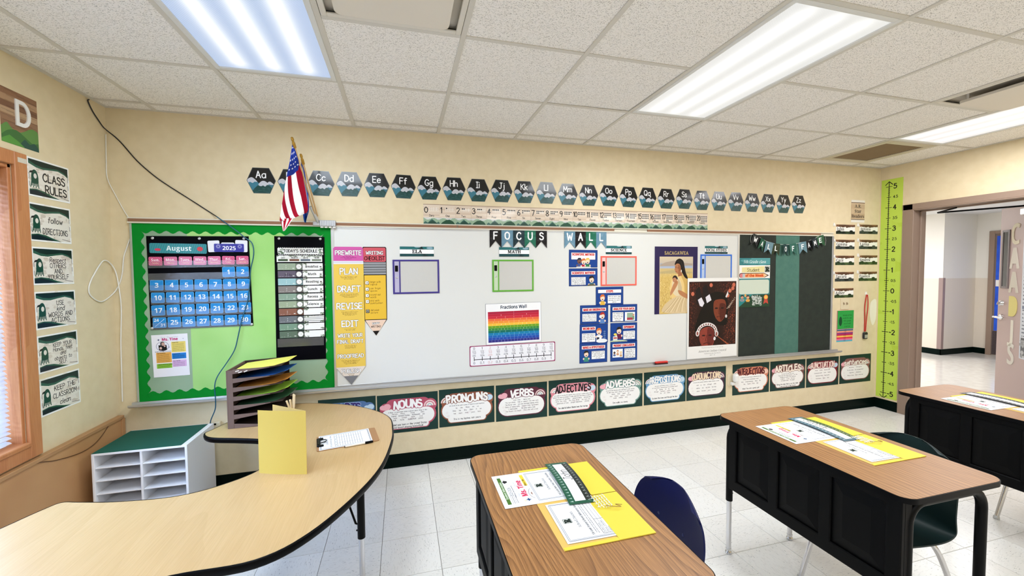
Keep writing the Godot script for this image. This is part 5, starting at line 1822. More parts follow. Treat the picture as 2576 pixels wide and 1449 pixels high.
func build_whiteboard_prints():
	# ---- writing process pencil
	var r = [1.4333, 1.4537, 0.1903, 0.4989]
	var top = 1.7039
	var bot = 0.6803
	var w = 0.206
	var xc = (1.3363 + 1.5323) / 2
	var hgt = top - bot
	var cv = Cv.new(self, w, hgt, 900, C(232, 196, 86))
	var H = cv.H
	var Y = func(py): return (py - 621.0) / (967.0 - 621.0) * H
	cv.rect(0, 0, 100, Y.call(656), C(208, 92, 164))
	cv.rect(0, Y.call(656), 100, Y.call(664) - Y.call(656), C(226, 226, 232))
	cv.rect(0, Y.call(659), 100, 1.6, C(186, 190, 200))
	cv.rect(0, Y.call(922), 100, H, C(230, 218, 206))
	cv.poly([Vector2(22, Y.call(945)), Vector2(78, Y.call(945)), Vector2(50, H), Vector2(50, H)], C(122, 122, 126))
	var wd = [["PREWRITE", 641, 92, 15], ["PLAN", 689, 70, 21], ["DRAFT", 733, 82, 21], ["REVISE", 776, 94, 21], ["EDIT", 820, 62, 21], ["WRITE YOUR", 846.5, 84, 12], ["FINAL DRAFT", 862, 90, 12], ["PROOFREAD", 899, 90, 13], ["PUBLISH", 937, 72, 13]]
	for q in wd:
		cv.text(q[0], 50, Y.call(q[1]), q[3], C(252, 252, 252), {"f": "hand", "w": 1.7, "fit": q[2], "oc": C(96, 84, 76), "ow": 0.9})
	var sm = [[646, 3, "Writers think about a topic,", "write a topic sentence, and brainstorm", "supporting details."], [696, 3, "Writers organize their thoughts and ideas.", "Writers might use an outline to sort", "ideas into subcategories."], [739, 4, "Writers write their first copy using complete", "sentences and paragraphs. Use your outline or", "planning notes to turn your ideas into", "sentences and paragraphs."], [784, 4, "Writers improve their ideas and words to", "make them more exciting or clearer.", "They also add details or take away", "parts that don't belong."], [827, 2, "Writers find and fix mistakes", "in their writing (like COPS)."], [869, 3, "Writers make a clean copy of", "their work using their best", "handwriting or typing skills."], [906, 4, "Writers check over their writing one last time", "to catch small mistakes. Read aloud to", "someone with your paragraphs and", "check that everything flows."], [941, 2, "Let others enjoy", "your writing!"]]
	for q in sm:
		for k in q[1]:
			cv.text(q[2 + k], 50, Y.call(q[0]) + k * 4.0, 2.3, C(120, 88, 30) if q[0] > 650 else C(120, 30, 90), {"f": "hand", "w": 1.7, "fit": 40 if q[0] > 940 else 86})
	var yb = bot + (top - bot) * (967.0 - 922.0) / 346.0 - (top + bot) / 2
	var pp = PackedVector2Array([Vector2(-w / 2, yb), Vector2(0, -hgt / 2), Vector2(w / 2, yb), Vector2(w / 2, hgt / 2 - 0.012), Vector2(w / 2 - 0.012, hgt / 2), Vector2(-w / 2 + 0.012, hgt / 2), Vector2(-w / 2, hgt / 2 - 0.012)])
	tag(card("writing_process_chart", cv, on_back(xc + 0.004, (top + bot) / 2, ZB + 0.0045, 0.0), "paper", pp), "long yellow paper pencil listing PREWRITE PLAN DRAFT REVISE EDIT", "poster")
	# ---- writing checklist pencil
	top = 1.7054
	bot = 1.0384
	w = 1.7063 - 1.5353
	xc = (1.7063 + 1.5353) / 2
	hgt = top - bot
	cv = Cv.new(self, w, hgt, 1000, C(20, 18, 20))
	H = cv.H
	Y = func(py): return (py - 621.0) / (844.0 - 621.0) * H
	cv.rrect(3, 3, 94, Y.call(659) - 4, 6, C(206, 88, 100))
	cv.rect(3, Y.call(659) + 1, 94, Y.call(690) - Y.call(659) - 1, C(150, 152, 156))
	for k in 4:
		cv.rect(0, Y.call(665 + k * 6.2), 100, 2.2, C(24, 24, 26))
	cv.rect(5, Y.call(691) + 1.5, 90, Y.call(803) - Y.call(691) - 2, C(234, 190, 62))
	cv.poly([Vector2(6, Y.call(804) + 1), Vector2(94, Y.call(804) + 1), Vector2(65, Y.call(832)), Vector2(35, Y.call(832))], C(236, 206, 184))
	cv.text("WRITING", 50, Y.call(640), 14, C(252, 250, 248), {"f": "hand", "w": 1.9, "fit": 84, "oc": C(40, 20, 24), "ow": 1.0})
	cv.text("CHECKLIST", 50, Y.call(654), 16, C(40, 16, 22), {"f": "hand", "w": 1.6, "fit": 86})
	var it = [["A", "begin with", "capital", 712], ["o", "use finger", "spaces", 728], ["=", "sound out", "words", 744], ["!?", "end with", "punctuation", 759], ["=", "detailed", "picture", 783]]
	for q in it:
		var y = Y.call(q[3])
		cv.rrect(9, y - 10, 16, 16, 3, C(40, 30, 20))
		cv.rrect(10.5, y - 8.5, 13, 13, 2, C(248, 244, 236) if q[1] != "detailed" else C(150, 146, 136))
		cv.text(q[0], 17, y + 1.6, 7, C(30, 24, 20), {"f": "bold"})
		cv.text(q[1], 29, y - 2.4, 7.6, C(110, 78, 24), {"f": "hand", "w": 1.2, "al": 0, "fit": 62})
		cv.text(q[2], 29, y + 8.6, 7.6, C(110, 78, 24), {"f": "hand", "w": 1.2, "al": 0, "fit": 64})
	cv.text("HAPPY", 50, Y.call(815.5), 8, C(252, 250, 248), {"f": "hand", "w": 1.8, "fit": 42, "oc": C(60, 60, 64), "ow": 0.8})
	cv.text("WRITING!", 50, Y.call(823.5), 8.4, C(36, 28, 28), {"f": "hand", "w": 1.5, "fit": 42})
	yb = hgt / 2 - hgt * (804.0 - 621.0) / 223.0
	pp = PackedVector2Array([Vector2(-w / 2 + 0.004, yb), Vector2(0, -hgt / 2), Vector2(w / 2 - 0.004, yb), Vector2(w / 2, hgt / 2 - 0.008), Vector2(w / 2 - 0.008, hgt / 2), Vector2(-w / 2 + 0.008, hgt / 2), Vector2(-w / 2, hgt / 2 - 0.008)])
	tag(card("writing_checklist", cv, on_back(xc, (top + bot) / 2, ZB + 0.0005), "lam", pp), "shorter black outlined paper pencil headed WRITING CHECKLIST", "poster")
	# ---- subject labels and dry-erase pockets
	var lb = [["ELA", [1.9317, 1.6724, 0.255, 0.0749]], ["MATH", [2.7062, 1.6726, 0.2536, 0.076]], ["SCIENCE", [3.6598, 1.6933, 0.2535, 0.0734]], ["SOCIAL STUDIES", [4.6848, 1.7001, 0.2553, 0.0733]]]
	for q in lb:
		r = q[1]
		cv = Cv.new(self, r[2], r[3], 1100, C(22, 50, 54))
		cv.mottle(0, 0, 100, 10, C(40, 110, 112), 16, 14, 3)
		cv.ell(52, 0, 10, 3, C(170, 196, 204))
		cv.ell(88, 4, 10, 3, C(150, 180, 196))
		cv.mottle(0, 22, 100, 8, C(30, 74, 78), 12, 12, 9)
		cv.rect(0, 8.5, 100, 13, C(250, 250, 250))
		cv.text(q[0], 50, 19.6, 10, C(14, 14, 16), {"f": "serifb", "b": 0.3, "fit": 92})
		tag(card("subject_label", cv, on_back(r[0], r[1], ZB + 0.0005 + (0.0026 if q[0] == "MATH" else 0.0)), "lam"), "white subject label with dark teal bands reading %s" % q[0], "label", "subject labels on the whiteboard")
	var pk = [[[1.9236, 1.4789, 0.3481, 0.2611], C(58, 44, 130), "purple", "ELA"], [[2.6962, 1.479, 0.3501, 0.2604], C(96, 170, 50), "green", "MATH"], [[3.6599, 1.5101, 0.3517, 0.2595], C(240, 100, 84), "red", "SCIENCE"], [[4.6854, 1.531, 0.3547, 0.2534], C(40, 110, 214), "blue", "SOCIAL STUDIES"]]
	for q in pk:
		r = q[0]
		var z = ZB + (0.0005 if q[2] != "blue" else 0.0005)
		var t = thing("dry_erase_pocket", "clear dry erase pocket with %s binding under the %s label" % [q[2], q[3]], "pocket", Vector3(r[0], r[1], z), 0, "dry erase pockets on the whiteboard")
		var b = 0.013
		var ew = r[2]
		var eh = r[3]
		obj("grey_liner", MB.new().box(Vector3(0, 0, 0.0006), Vector3(ew - 0.004, eh - 0.004, 0.001)).mesh(), mat(C(214, 212, 206), 0.5), t)
		obj("clear_front", MB.new().box(Vector3(0.02, 0, 0.002), Vector3(ew - 0.06, eh - 0.02, 0.0006)).mesh(), M("clear_vinyl"), t)
		var e = MB.new()
		e.box(Vector3(0, eh / 2 - b / 2, 0.002), Vector3(ew, b, 0.004), Basis(), 0.001)
		e.box(Vector3(0, -eh / 2 + b / 2, 0.002), Vector3(ew, b, 0.004), Basis(), 0.001)
		e.box(Vector3(ew / 2 - b / 2, 0, 0.002), Vector3(b, eh - 2 * b, 0.004), Basis(), 0.001)
		e.box(Vector3(-ew / 2 + b / 2, 0, 0.002), Vector3(b, eh - 2 * b, 0.004), Basis(), 0.001)
		e.box(Vector3(-ew / 2 + 0.052, 0, 0.002), Vector3(0.009, eh - 2 * b, 0.004), Basis(), 0.001)
		obj("binding", e.mesh(), mat(q[1], 0.6), t)
		obj("side_strip", MB.new().box(Vector3(-ew / 2 + 0.03, 0, 0.0016), Vector3(0.034, eh - 2 * b, 0.001)).mesh(), mat(q[1].lerp(C(235, 232, 232), 0.72), 0.5), t)
		obj("pen_loop", MB.new().box(Vector3(-ew / 2 + 0.028, eh * 0.24, 0.004), Vector3(0.022, 0.046, 0.006), Basis(), 0.002).mesh(), M("black_plastic"), t)
		pin("eyelet", Vector3(-ew / 2 + 0.03, -eh * 0.02, 0.002), M("alu"), t)
	# ---- FOCUS WALL pennants
	var cols = {"k": C(22, 20, 24), "b": C(104, 142, 164), "n": C(30, 50, 58), "g": C(34, 108, 84)}
	var fw = [["F", 2.502, 2.5992, "k"], ["O", 2.5992, 2.696, "b"], ["C", 2.696, 2.7942, "n"], ["U", 2.7942, 2.8919, "g"], ["S", 2.8919, 2.9893, "k"], ["W", 3.1449, 3.2439, "b"], ["A", 3.2439, 3.3426, "k"], ["L", 3.3426, 3.439, "g"], ["L", 3.439, 3.5376, "b"]]
	for k in fw.size():
		var q = fw[k]
		var x0 = q[1]
		var x1 = q[2]
		var yt: float = BY1 - 0.001
		var yb2 = 1.7043
		var ww = x1 - x0
		var hh = yt - yb2
		cv = Cv.new(self, ww, hh, 1000, cols[q[3]])
		cv.mottle(0, 0, 100, cv.H, cols[q[3]].lightened(0.1), 10, 20, k)
		cv.text(q[0], 50, 74, 58, C(250, 250, 250), {"f": "hand", "w": 2.0, "fit": 62} if q[0] != "W" else {"f": "hand", "w": 1.9, "fit": 80})
		pp = PackedVector2Array([Vector2(-ww / 2, hh / 2), Vector2(-ww / 2, -hh / 2), Vector2(0, -hh / 2 + hh * 0.4), Vector2(ww / 2, -hh / 2), Vector2(ww / 2, hh / 2)])
		tag(card("letter_pennant", cv, on_back((x0 + x1) / 2, (yt + yb2) / 2, ZB + 0.004), "lam", pp), "swallow tailed pennant lettered %s %s" % [q[0], ["starting FOCUS", "in FOCUS", "in FOCUS", "in FOCUS", "ending FOCUS", "starting WALL", "in WALL", "in WALL after the A", "ending WALL"][k]], "pennant", "FOCUS WALL pennants")
	# ---- fractions wall
	r = [2.6996, 1.0877, 0.4722, 0.3348]
	cv = Cv.new(self, r[2], r[3], 1000, C(244, 243, 243))
	H = cv.H
	cv.frame(0, 0, 100, H, 0.5, C(120, 120, 130))
	cv.text("Fractions Wall", 50, 9.4, 5.4, C(30, 50, 70), {"f": "sans", "b": 0.4})
	var fc = [C(172, 34, 62), C(190, 34, 58), C(206, 46, 62), C(236, 112, 60), C(242, 150, 56), C(244, 190, 60), C(110, 160, 30), C(60, 140, 60), C(20, 110, 96), C(24, 128, 176), C(26, 100, 180), C(34, 74, 168), C(52, 48, 130)]
	var den = [1, 2, 3, 4, 5, 6, 7, 8, 9, 10, 12, 14, 16]
	var rh = (H - 18.0) / 13
	for k in 13:
		cv.rect(4, 14 + k * rh, 92, rh, fc[k])
		for e in den[k]:
			cv.rect(4 + 92.0 * e / den[k] - 0.25, 14 + k * rh, 0.5, rh, fc[k].lightened(0.45))
			if den[k] < 9:
				cv.text("1", 4 + 92.0 * (e + 0.5) / den[k], 14 + k * rh + rh * 0.75, rh * 0.5, C(250, 240, 240), {"f": "sans"})
		cv.rect(4, 14 + (k + 1) * rh - 0.2, 92, 0.4, fc[k].lightened(0.35))
	tag(card("fractions_chart", cv, on_back(r[0], r[1], ZB + 0.0005, 0.012), "paper"), "white sheet with rainbow rows of bars titled Fractions Wall", "poster")
	# ---- decimal number line
	var qp = quad_poly(Vector2(2.3296, 0.7501), Vector2(3.0607, 0.7505), Vector2(3.0621, 0.9204), Vector2(2.3252, 0.9156))
	w = (qp[1][1] - qp[1][0]).length()
	hgt = (qp[1][3] - qp[1][0]).length()
	var an = (qp[1][1] - qp[1][0]).angle()
	cv = Cv.new(self, w, hgt, 1000, C(150, 40, 90))
	H = cv.H
	cv.rrect(0.8, 0.8, 98.4, H - 1.6, 1.8, C(240, 238, 242))
	cv.rect(5, H * 0.66, 90, 0.7, C(20, 20, 24))
	for k in 11:
		var x = 5 + k * 9.0
		var c2 = C(70, 66, 78) if k != 2 else C(210, 150, 150)
		cv.rect(x - 0.3, H * 0.54, 0.7, H * 0.2, C(20, 20, 24))
		cv.text(str(k), x, H * 0.19, 2.7, c2, {"f": "sans"})
		cv.rect(x - 2, H * 0.235, 4, 0.35, c2)
		cv.text("10", x, H * 0.40, 2.7, c2, {"f": "sans"})
		cv.text("%d" % (k * 10) + "%", x, H * 0.52, 1.9, c2, {"f": "sans"})
		cv.text("0" if k == 0 else ("1" if k == 10 else "0.%d" % k), x, H * 0.9, 2.7, c2, {"f": "sans"})
	tag(card("fraction_number_line", cv, on_back(qp[0].x, qp[0].y, ZB + 0.0005, an), "paper", rrect(w, hgt, 0.008)), "long white strip showing tenths from 0 to 1 with a maroon edge", "poster")
	science_cards()
	art_posters()
	fame_board()

func science_cards():
	var blue = C(24, 66, 142)
	var S = [
		["SCIENTIFIC METHOD", [3.3207, 1.618, 0.2655, 0.1496], 0, [], "blue science card titled SCIENTIFIC METHOD with three children"],
		["SCIENTIFIC METHOD", [3.3206, 1.4592, 0.266, 0.1505], 1, ["The scientific method is a", "process that scientists use to", "study the world around them. It", "is a reliable way for scientists", "to create and gain knowledge."], "blue science card titled SCIENTIFIC METHOD with one child and text"],
		["STEPS", [3.5714, 1.2925, 0.2665, 0.1584], 2, ["There are specific steps", "that should be taken", "when using the scientific", "method."], "blue science card titled STEPS with an orange haired child"],
		["MAKE AN OBSERVATION", [3.4232, 1.1343, 0.2667, 0.1623], 1, ["The first thing to do with the", "scientific method is to come", "up with a question through", "observation. Scientists use", "senses to notice the world."], "blue science card titled MAKE AN OBSERVATION with a red haired child"],
		["ANALYZE YOUR DATA", [3.7108, 1.1369, 0.2652, 0.1546], 3, ["After looking at the", "data, analyze the", "data. See if your data", "matches your", "hypothesis."], "blue science card titled ANALYZE YOUR DATA with a chart picture"],
		["RECORD DATA", [3.42, 0.9679, 0.2682, 0.1672], 4, ["Scientists always record the", "results of their experiments.", "Graphs, diagrams, and data", "are ways of recording your", "data."], "blue science card titled RECORD DATA with a child in a lab coat"],
		["EXPERIMENT", [3.7111, 0.9656, 0.265, 0.1691], 5, ["Find out if your hypothesis", "is correct through an", "experiment. A test using a", "variable so the changes", "can be seen."], "blue science card titled EXPERIMENT with a child pouring liquid"],
		["MAKE A HYPOTHESIS", [3.416, 0.7994, 0.2644, 0.1751], 2, ["Make a hypothesis in order", "to come up with a guess", "called a hypothesis.", "Predict the outcome of", "the result."], "blue science card titled MAKE A HYPOTHESIS with a dark haired child"],
		["PRESENT CONCLUSION", [3.7121, 0.7993, 0.2663, 0.1772], 6, ["The final step is to", "communicate by", "presenting your", "conclusion. Discuss your", "findings with others."], "blue science card titled PRESENT CONCLUSION with a group picture"]]
	for i in S.size():
		var q = S[i]
		var r = q[1]
		var cv = Cv.new(self, r[2], r[3], 1000, blue)
		var H = cv.H
		cv.frame(0, 0, 100, H, 1.6, C(16, 46, 110))
		var tx = [8, 84]
		if q[2] == 4:
			tx = [8, 48]
		elif q[2] == 5:
			tx = [46, 46]
		var th = 22 if q[2] == 0 else 11
		cv.rect(tx[0] - 1, 8, tx[1] + 2, th + 2, C(16, 30, 84))
		cv.rect(tx[0], 9, tx[1], th, C(248, 246, 248))
		cv.text(q[0], tx[0] + tx[1] / 2.0, 18, 6.6, C(200, 52, 48), {"f": "bold", "b": 0.7, "fit": tx[1] - 6})
		var sk = C(244, 214, 190)
		match q[2]:
			0:
				kid(cv, 36, 36, 0.95, C(50, 44, 60), C(120, 84, 70), C(70, 84, 140))
				kid(cv, 51, 38, 0.95, C(210, 110, 60), sk, C(186, 36, 60))
				kid(cv, 65, 36, 0.95, C(232, 190, 90), sk, C(50, 120, 80))
				cv.rrect(25, 54, 52, 8, 3, C(236, 236, 236))
			1:
				var hc = C(40, 34, 34) if i == 1 else C(180, 52, 40)
				kid(cv, 79, 36, 1.1, hc, sk, C(70, 110, 120) if i == 1 else C(90, 130, 190))
				if i == 1:
					cv.poly([Vector2(62, H), Vector2(68, 52), Vector2(88, 52), Vector2(96, H)], C(96, 84, 56))
				else:
					cv.ell(72, 38, 4.4, 5, C(226, 232, 236))
				write_box(cv, 8, 28, 50, 25, q[3])
			2:
				kid(cv, 24, 36, 1.05, C(216, 110, 50) if i == 2 else C(36, 32, 34), sk, C(226, 180, 70) if i == 2 else C(60, 140, 120))
				write_box(cv, 43, 28, 48, 26, q[3])
			3:
				write_box(cv, 8, 26, 40, 30, q[3])
				cv.rect(54, 26, 38, 30, C(248, 248, 246))
				cv.rect(62, 29, 22, 16, C(150, 176, 150))
				cv.rect(62, 45, 24, 8, C(170, 60, 76))
				cv.ell(86, 36, 3.4, 4, C(200, 150, 120))
				cv.rect(83, 40, 6, 12, C(110, 150, 110))
			4:
				write_box(cv, 8, 30, 47, 28, q[3])
				kid(cv, 68, 26, 1.1, C(216, 120, 60), sk, C(238, 238, 242))
				cv.rect(60, 44, 9, 9, C(30, 40, 60))
				cv.ell(78, 56, 20, 7, C(236, 238, 240))
				for e in 4:
					cv.ell(88, 26 + e * 7, 4, 3, C(90, 120, 170))
			5:
				write_box(cv, 48, 28, 44, 28, q[3])
				kid(cv, 32, 26, 1.15, C(40, 34, 36), sk, C(110, 36, 70))
				cv.ell(18, 38, 6, 4, C(236, 214, 90))
				cv.rrect(10, 44, 16, 16, 2, C(220, 226, 220))
				cv.rect(12, 48, 12, 4, C(200, 60, 60))
				cv.ell(30, 62, 34, 5, C(206, 222, 190))
			6:
				write_box(cv, 52, 26, 41, 32, q[3])
				cv.rect(8, 26, 38, 28, C(248, 248, 246))
				kid(cv, 15, 39, 0.45, C(40, 36, 40), C(120, 84, 70), C(90, 110, 160))
				kid(cv, 27, 35, 0.5, C(200, 130, 80), sk, C(210, 150, 110))
				kid(cv, 39, 40, 0.5, C(230, 200, 130), sk, C(206, 160, 110))
		tag(card("science_card", cv, on_back(r[0], r[1], ZB + 0.0005, rng.randf_range(-0.01, 0.01)), "lam"), q[4], "card", "scientific method cards on the whiteboard")

func art_posters():
	# framed painting of a seated mother with a baby in golden grass: a plain picture of the same kind
	var r = [4.2488, 1.4207, 0.4561, 0.6139]
	var cv = Cv.new(self, r[2], r[3], 900, C(38, 28, 78))
	var H = cv.H
	cv.text("SACAGAWEA", 50, 16, 6.6, C(196, 172, 110), {"f": "serif", "b": 0.3, "fit": 56})
	cv.rect(11, 20, 78, 116, C(220, 206, 170))
	# hazy hills, a blue river band, then dry grass in many short strokes
	for k in 58:
		var t = k / 57.0
		var c = C(214, 196, 166).lerp(C(186, 176, 172), t * 2.0) if t < 0.3 else (C(150, 164, 190).lerp(C(178, 186, 204), (t - 0.3) / 0.25) if t < 0.55 else C(206, 182, 128).lerp(C(216, 186, 110), (t - 0.55) / 0.45))
		cv.rect(12, 21 + k * 0.7, 76, 0.75, c)
	cv.rect(12, 60, 76, 75, C(212, 180, 104))
	cv.poly([Vector2(12, 36), Vector2(26, 31), Vector2(44, 28), Vector2(62, 32), Vector2(88, 34), Vector2(88, 38), Vector2(12, 39)], C(176, 158, 142))
	cv.poly([Vector2(12, 50), Vector2(40, 47), Vector2(88, 51), Vector2(88, 54), Vector2(12, 54)], C(188, 168, 120))
	var g = RandomNumberGenerator.new()
	g.seed = 31
	for k in 900:
		var x = g.randf_range(12.5, 86.5)
		var y = g.randf_range(53, 133)
		var ln = g.randf_range(1.0, 4.0) * (0.4 + (y - 50) / 80.0)
		cv.rect(x, maxf(52.0, y - ln), 0.6, minf(ln, 134 - y + ln), [C(232, 206, 136), C(190, 152, 78), C(224, 190, 112), C(170, 128, 62), C(240, 220, 160)][g.randi_range(0, 4)])
	# long dress and shawl
	cv.poly(smooth([Vector2(40, 64), Vector2(50, 56), Vector2(62, 55), Vector2(72, 62), Vector2(79, 78), Vector2(82, 98), Vector2(76, 112), Vector2(44, 108), Vector2(36, 92), Vector2(36, 76)], 5, true), C(232, 200, 132))
	cv.poly(smooth([Vector2(60, 56), Vector2(72, 62), Vector2(79, 78), Vector2(82, 98), Vector2(76, 110), Vector2(70, 92), Vector2(68, 74)], 5, true), C(208, 170, 98))
	cv.poly(smooth([Vector2(46, 102), Vector2(62, 97), Vector2(78, 98), Vector2(86, 112), Vector2(84, 128), Vector2(70, 134), Vector2(40, 134), Vector2(20, 131), Vector2(17, 125), Vector2(28, 112)], 5, true), C(216, 192, 150))
	for k in 14:
		var q = smooth([Vector2(20 + k * 4.4, 132 - (k % 3)), Vector2(34 + k * 3.2, 120 - k * 0.4), Vector2(50 + k * 2.0, 103)], 6)
		cv.line(q, 0.8, [C(178, 150, 106), C(238, 220, 184), C(196, 168, 122)][k % 3])
	# hair, face, earring
	cv.poly(smooth([Vector2(46, 35), Vector2(50, 27), Vector2(58, 24), Vector2(66, 29), Vector2(69, 40), Vector2(72, 52), Vector2(77, 64), Vector2(70, 62), Vector2(62, 50), Vector2(56, 40), Vector2(48, 37)], 5, true), C(24, 18, 20))
	cv.line(smooth([Vector2(60, 30), Vector2(66, 42), Vector2(72, 58)], 5), 0.7, C(64, 48, 44))
	cv.poly(smooth([Vector2(46.5, 38), Vector2(51, 34), Vector2(57, 35), Vector2(60, 41), Vector2(60, 49), Vector2(56, 54), Vector2(51, 54), Vector2(47.5, 49), Vector2(45.6, 46), Vector2(46.6, 43)], 5, true), C(182, 122, 84))
	cv.poly(smooth([Vector2(54, 36), Vector2(60, 41), Vector2(60, 49), Vector2(56, 53), Vector2(55, 46)], 5, true), C(152, 94, 62))
	cv.poly([Vector2(54, 50), Vector2(62, 47), Vector2(64, 58), Vector2(54, 60)], C(164, 106, 72))
	cv.line([Vector2(47.4, 42.4), Vector2(49.6, 42)], 0.7, C(40, 24, 22))
	cv.line([Vector2(52, 42.4), Vector2(55, 42.8)], 0.7, C(40, 24, 22))
	cv.line([Vector2(47.6, 40.6), Vector2(50, 40)], 0.6, C(60, 36, 30))
	cv.line([Vector2(47.8, 49.8), Vector2(51, 49.6)], 0.9, C(134, 60, 50))
	cv.ell(61.5, 49, 1.1, 2.8, C(238, 232, 216))
	# baby held against the shoulder, arm and hands
	cv.poly(smooth([Vector2(42, 66), Vector2(48, 60), Vector2(57, 64), Vector2(63, 82), Vector2(60, 96), Vector2(50, 99), Vector2(42, 92), Vector2(40, 78)], 5, true), C(226, 208, 172))
	cv.poly(smooth([Vector2(54, 64), Vector2(63, 82), Vector2(60, 96), Vector2(55, 92)], 5, true), C(204, 182, 142))
	cv.ell(46.6, 66, 5.4, 6, C(194, 136, 98))
	cv.poly(smooth([Vector2(40.6, 65), Vector2(43, 59), Vector2(49, 58), Vector2(53, 63), Vector2(52, 66), Vector2(47, 62), Vector2(43, 63)], 5, true), C(44, 32, 30))
	cv.line([Vector2(42.6, 66.6), Vector2(44.6, 66.8)], 0.6, C(70, 42, 34))
	cv.line([Vector2(43, 69.6), Vector2(45, 69.8)], 0.7, C(140, 70, 60))
	cv.poly(smooth([Vector2(44, 74), Vector2(50, 68), Vector2(54, 71), Vector2(52, 78), Vector2(44, 90), Vector2(37, 98), Vector2(36, 92), Vector2(40, 82)], 5, true), C(192, 132, 90))
	for k in 4:
		cv.line([Vector2(49 + k * 1.0, 68 + k * 0.8), Vector2(46.4 + k, 71.6 + k)], 0.5, C(146, 92, 60))
	cv.poly(smooth([Vector2(54, 88), Vector2(62, 89), Vector2(74, 95), Vector2(83, 101), Vector2(81, 106), Vector2(70, 103), Vector2(58, 96)], 5, true), C(186, 126, 84))
	cv.frame(11, 20, 78, 116, 0.7, C(214, 200, 170))
	cv.rect(0, 20, 11, 116, C(38, 28, 78))
	cv.rect(89, 20, 11, 116, C(38, 28, 78))
	cv.rect(0, 136, 100, H - 136, C(38, 28, 78))
	cv.text("2005", 17, 146, 3.6, C(196, 172, 110), {"f": "serif"})
	cv.text("Lewis & Clark", 48, 147, 7.4, C(206, 178, 100), {"f": "serif", "skew": 0.3, "fit": 42})
	cv.line([Vector2(26, 150), Vector2(46, 148), Vector2(62, 150), Vector2(70, 148)], 0.8, C(206, 178, 100))
	cv.greek(38, 153, 24, 1.0, C(150, 130, 90), 3)
	tag(card("mother_poster", cv, on_back(r[0], r[1], ZB + 0.0005), "lam"), "navy poster of a mother holding a baby titled SACAGAWEA", "poster")
	# dark red painting of two men with feathers and beads, white margin
	r = [4.6492, 1.0587, 0.564, 0.7564]
	cv = Cv.new(self, r[2], r[3], 900, C(240, 238, 234))
	H = cv.H
	var y0 = 6.0
	var y1 = H * 0.845
	cv.rect(3, y0, 94, y1 - y0, C(40, 18, 17))
	# broken brush marks: embers at the rim, near black in the middle
	g.seed = 77
	for k in 6000:
		var x = g.randf_range(3.5, 95)
		var y = g.randf_range(y0 + 0.5, y1 - 2.5)
		var rim = clampf(absf(x - 46) / 46.0 * 0.9 + (0.35 if y < 24 else 0.0) + (0.3 if x > 72 and y > 55 and y < 104 else 0.0) - 0.25, 0.0, 1.0)
		var c = C(22, 12, 13).lerp([C(122, 46, 30), C(150, 66, 42), C(90, 34, 28), C(196, 98, 62), C(74, 40, 44)][g.randi_range(0, 4)], clampf(rim * g.randf_range(0.5, 1.3), 0, 1))
		cv.rect(x, y, g.randf_range(0.4, 1.1), g.randf_range(0.5, 2.0), c)
	cv.poly(smooth([Vector2(34, 40), Vector2(46, 26), Vector2(66, 24), Vector2(78, 34), Vector2(80, 60), Vector2(76, 80), Vector2(44, 78), Vector2(16, 90), Vector2(20, 66)], 5, true), C(13, 9, 11))
	for q in [[22, 28, 16], [36, 24, 22]]:
		cv.poly([Vector2(q[0] - 4, q[1] + 16), Vector2(q[0] - 7, q[1] - 8), Vector2(q[0] + 1, q[1] - 14), Vector2(q[0] + 8, q[1] + 10)], C(24, 18, 22))
	cv.poly([Vector2(20, 36), Vector2(27, 32), Vector2(33, 42), Vector2(29, 48), Vector2(24, 46)], C(226, 222, 230))
	cv.poly([Vector2(35, 32), Vector2(43, 27), Vector2(47, 37), Vector2(38, 42)], C(226, 222, 230))
	cv.poly(smooth([Vector2(52, 40), Vector2(62, 36), Vector2(74, 38), Vector2(77, 52), Vector2(74, 66), Vector2(66, 74), Vector2(58, 70), Vector2(52, 58)], 5, true), C(126, 58, 38))
	cv.poly(smooth([Vector2(64, 44), Vector2(76, 46), Vector2(76, 60), Vector2(68, 72), Vector2(64, 66)], 5, true), C(84, 34, 26))
	for e in [Vector2(57, 51), Vector2(69, 51)]:
		cv.ell(e.x, e.y, 3.2, 1.4, C(30, 14, 14))
	cv.line([Vector2(63, 50), Vector2(61, 60), Vector2(65, 61)], 0.8, C(80, 32, 24))
	cv.line([Vector2(58, 66), Vector2(63, 65), Vector2(69, 66)], 1.2, C(70, 20, 20))
	cv.poly(smooth([Vector2(24, 92), Vector2(30, 84), Vector2(44, 82), Vector2(52, 88), Vector2(54, 102), Vector2(50, 114), Vector2(42, 119), Vector2(32, 116), Vector2(25, 106)], 5, true), C(142, 60, 48))
	cv.poly(smooth([Vector2(40, 84), Vector2(52, 90), Vector2(53, 104), Vector2(46, 116), Vector2(40, 110)], 5, true), C(104, 38, 34))
	for e in [Vector2(32, 96), Vector2(45, 96)]:
		cv.ell(e.x, e.y, 3.4, 1.2, C(40, 18, 18))
	cv.line([Vector2(38, 96), Vector2(36, 105), Vector2(41, 106)], 0.9, C(90, 34, 30))
	cv.line([Vector2(32, 110), Vector2(38, 108.4), Vector2(45, 110)], 1.4, C(70, 26, 28))
	var band = []
	for k in 13:
		var a = PI + PI * k / 12.0
		band.append(Vector2(39 + cos(a) * 18, 91 + sin(a) * 14))
	cv.line(band, 5.4, C(232, 226, 222))
	for k in 12:
		var a = PI + PI * (k + 0.5) / 12.0
		var c = Vector2(39 + cos(a) * 18, 91 + sin(a) * 14)
		cv.poly([c + Vector2(-1.6, 1.6), c + Vector2(0, -2), c + Vector2(1.6, 1.6)], C(110, 44, 44))
	for e in [Vector2(20, 92), Vector2(58, 94)]:
		cv.ell(e.x, e.y, 3.6, 5, C(226, 220, 218))
		cv.ell(e.x, e.y, 1.8, 3, C(150, 80, 70))
	cv.ell(54, 102, 2.4, 3, C(226, 222, 222))
	cv.ell(77, 65, 2.0, 2.8, C(226, 222, 222))
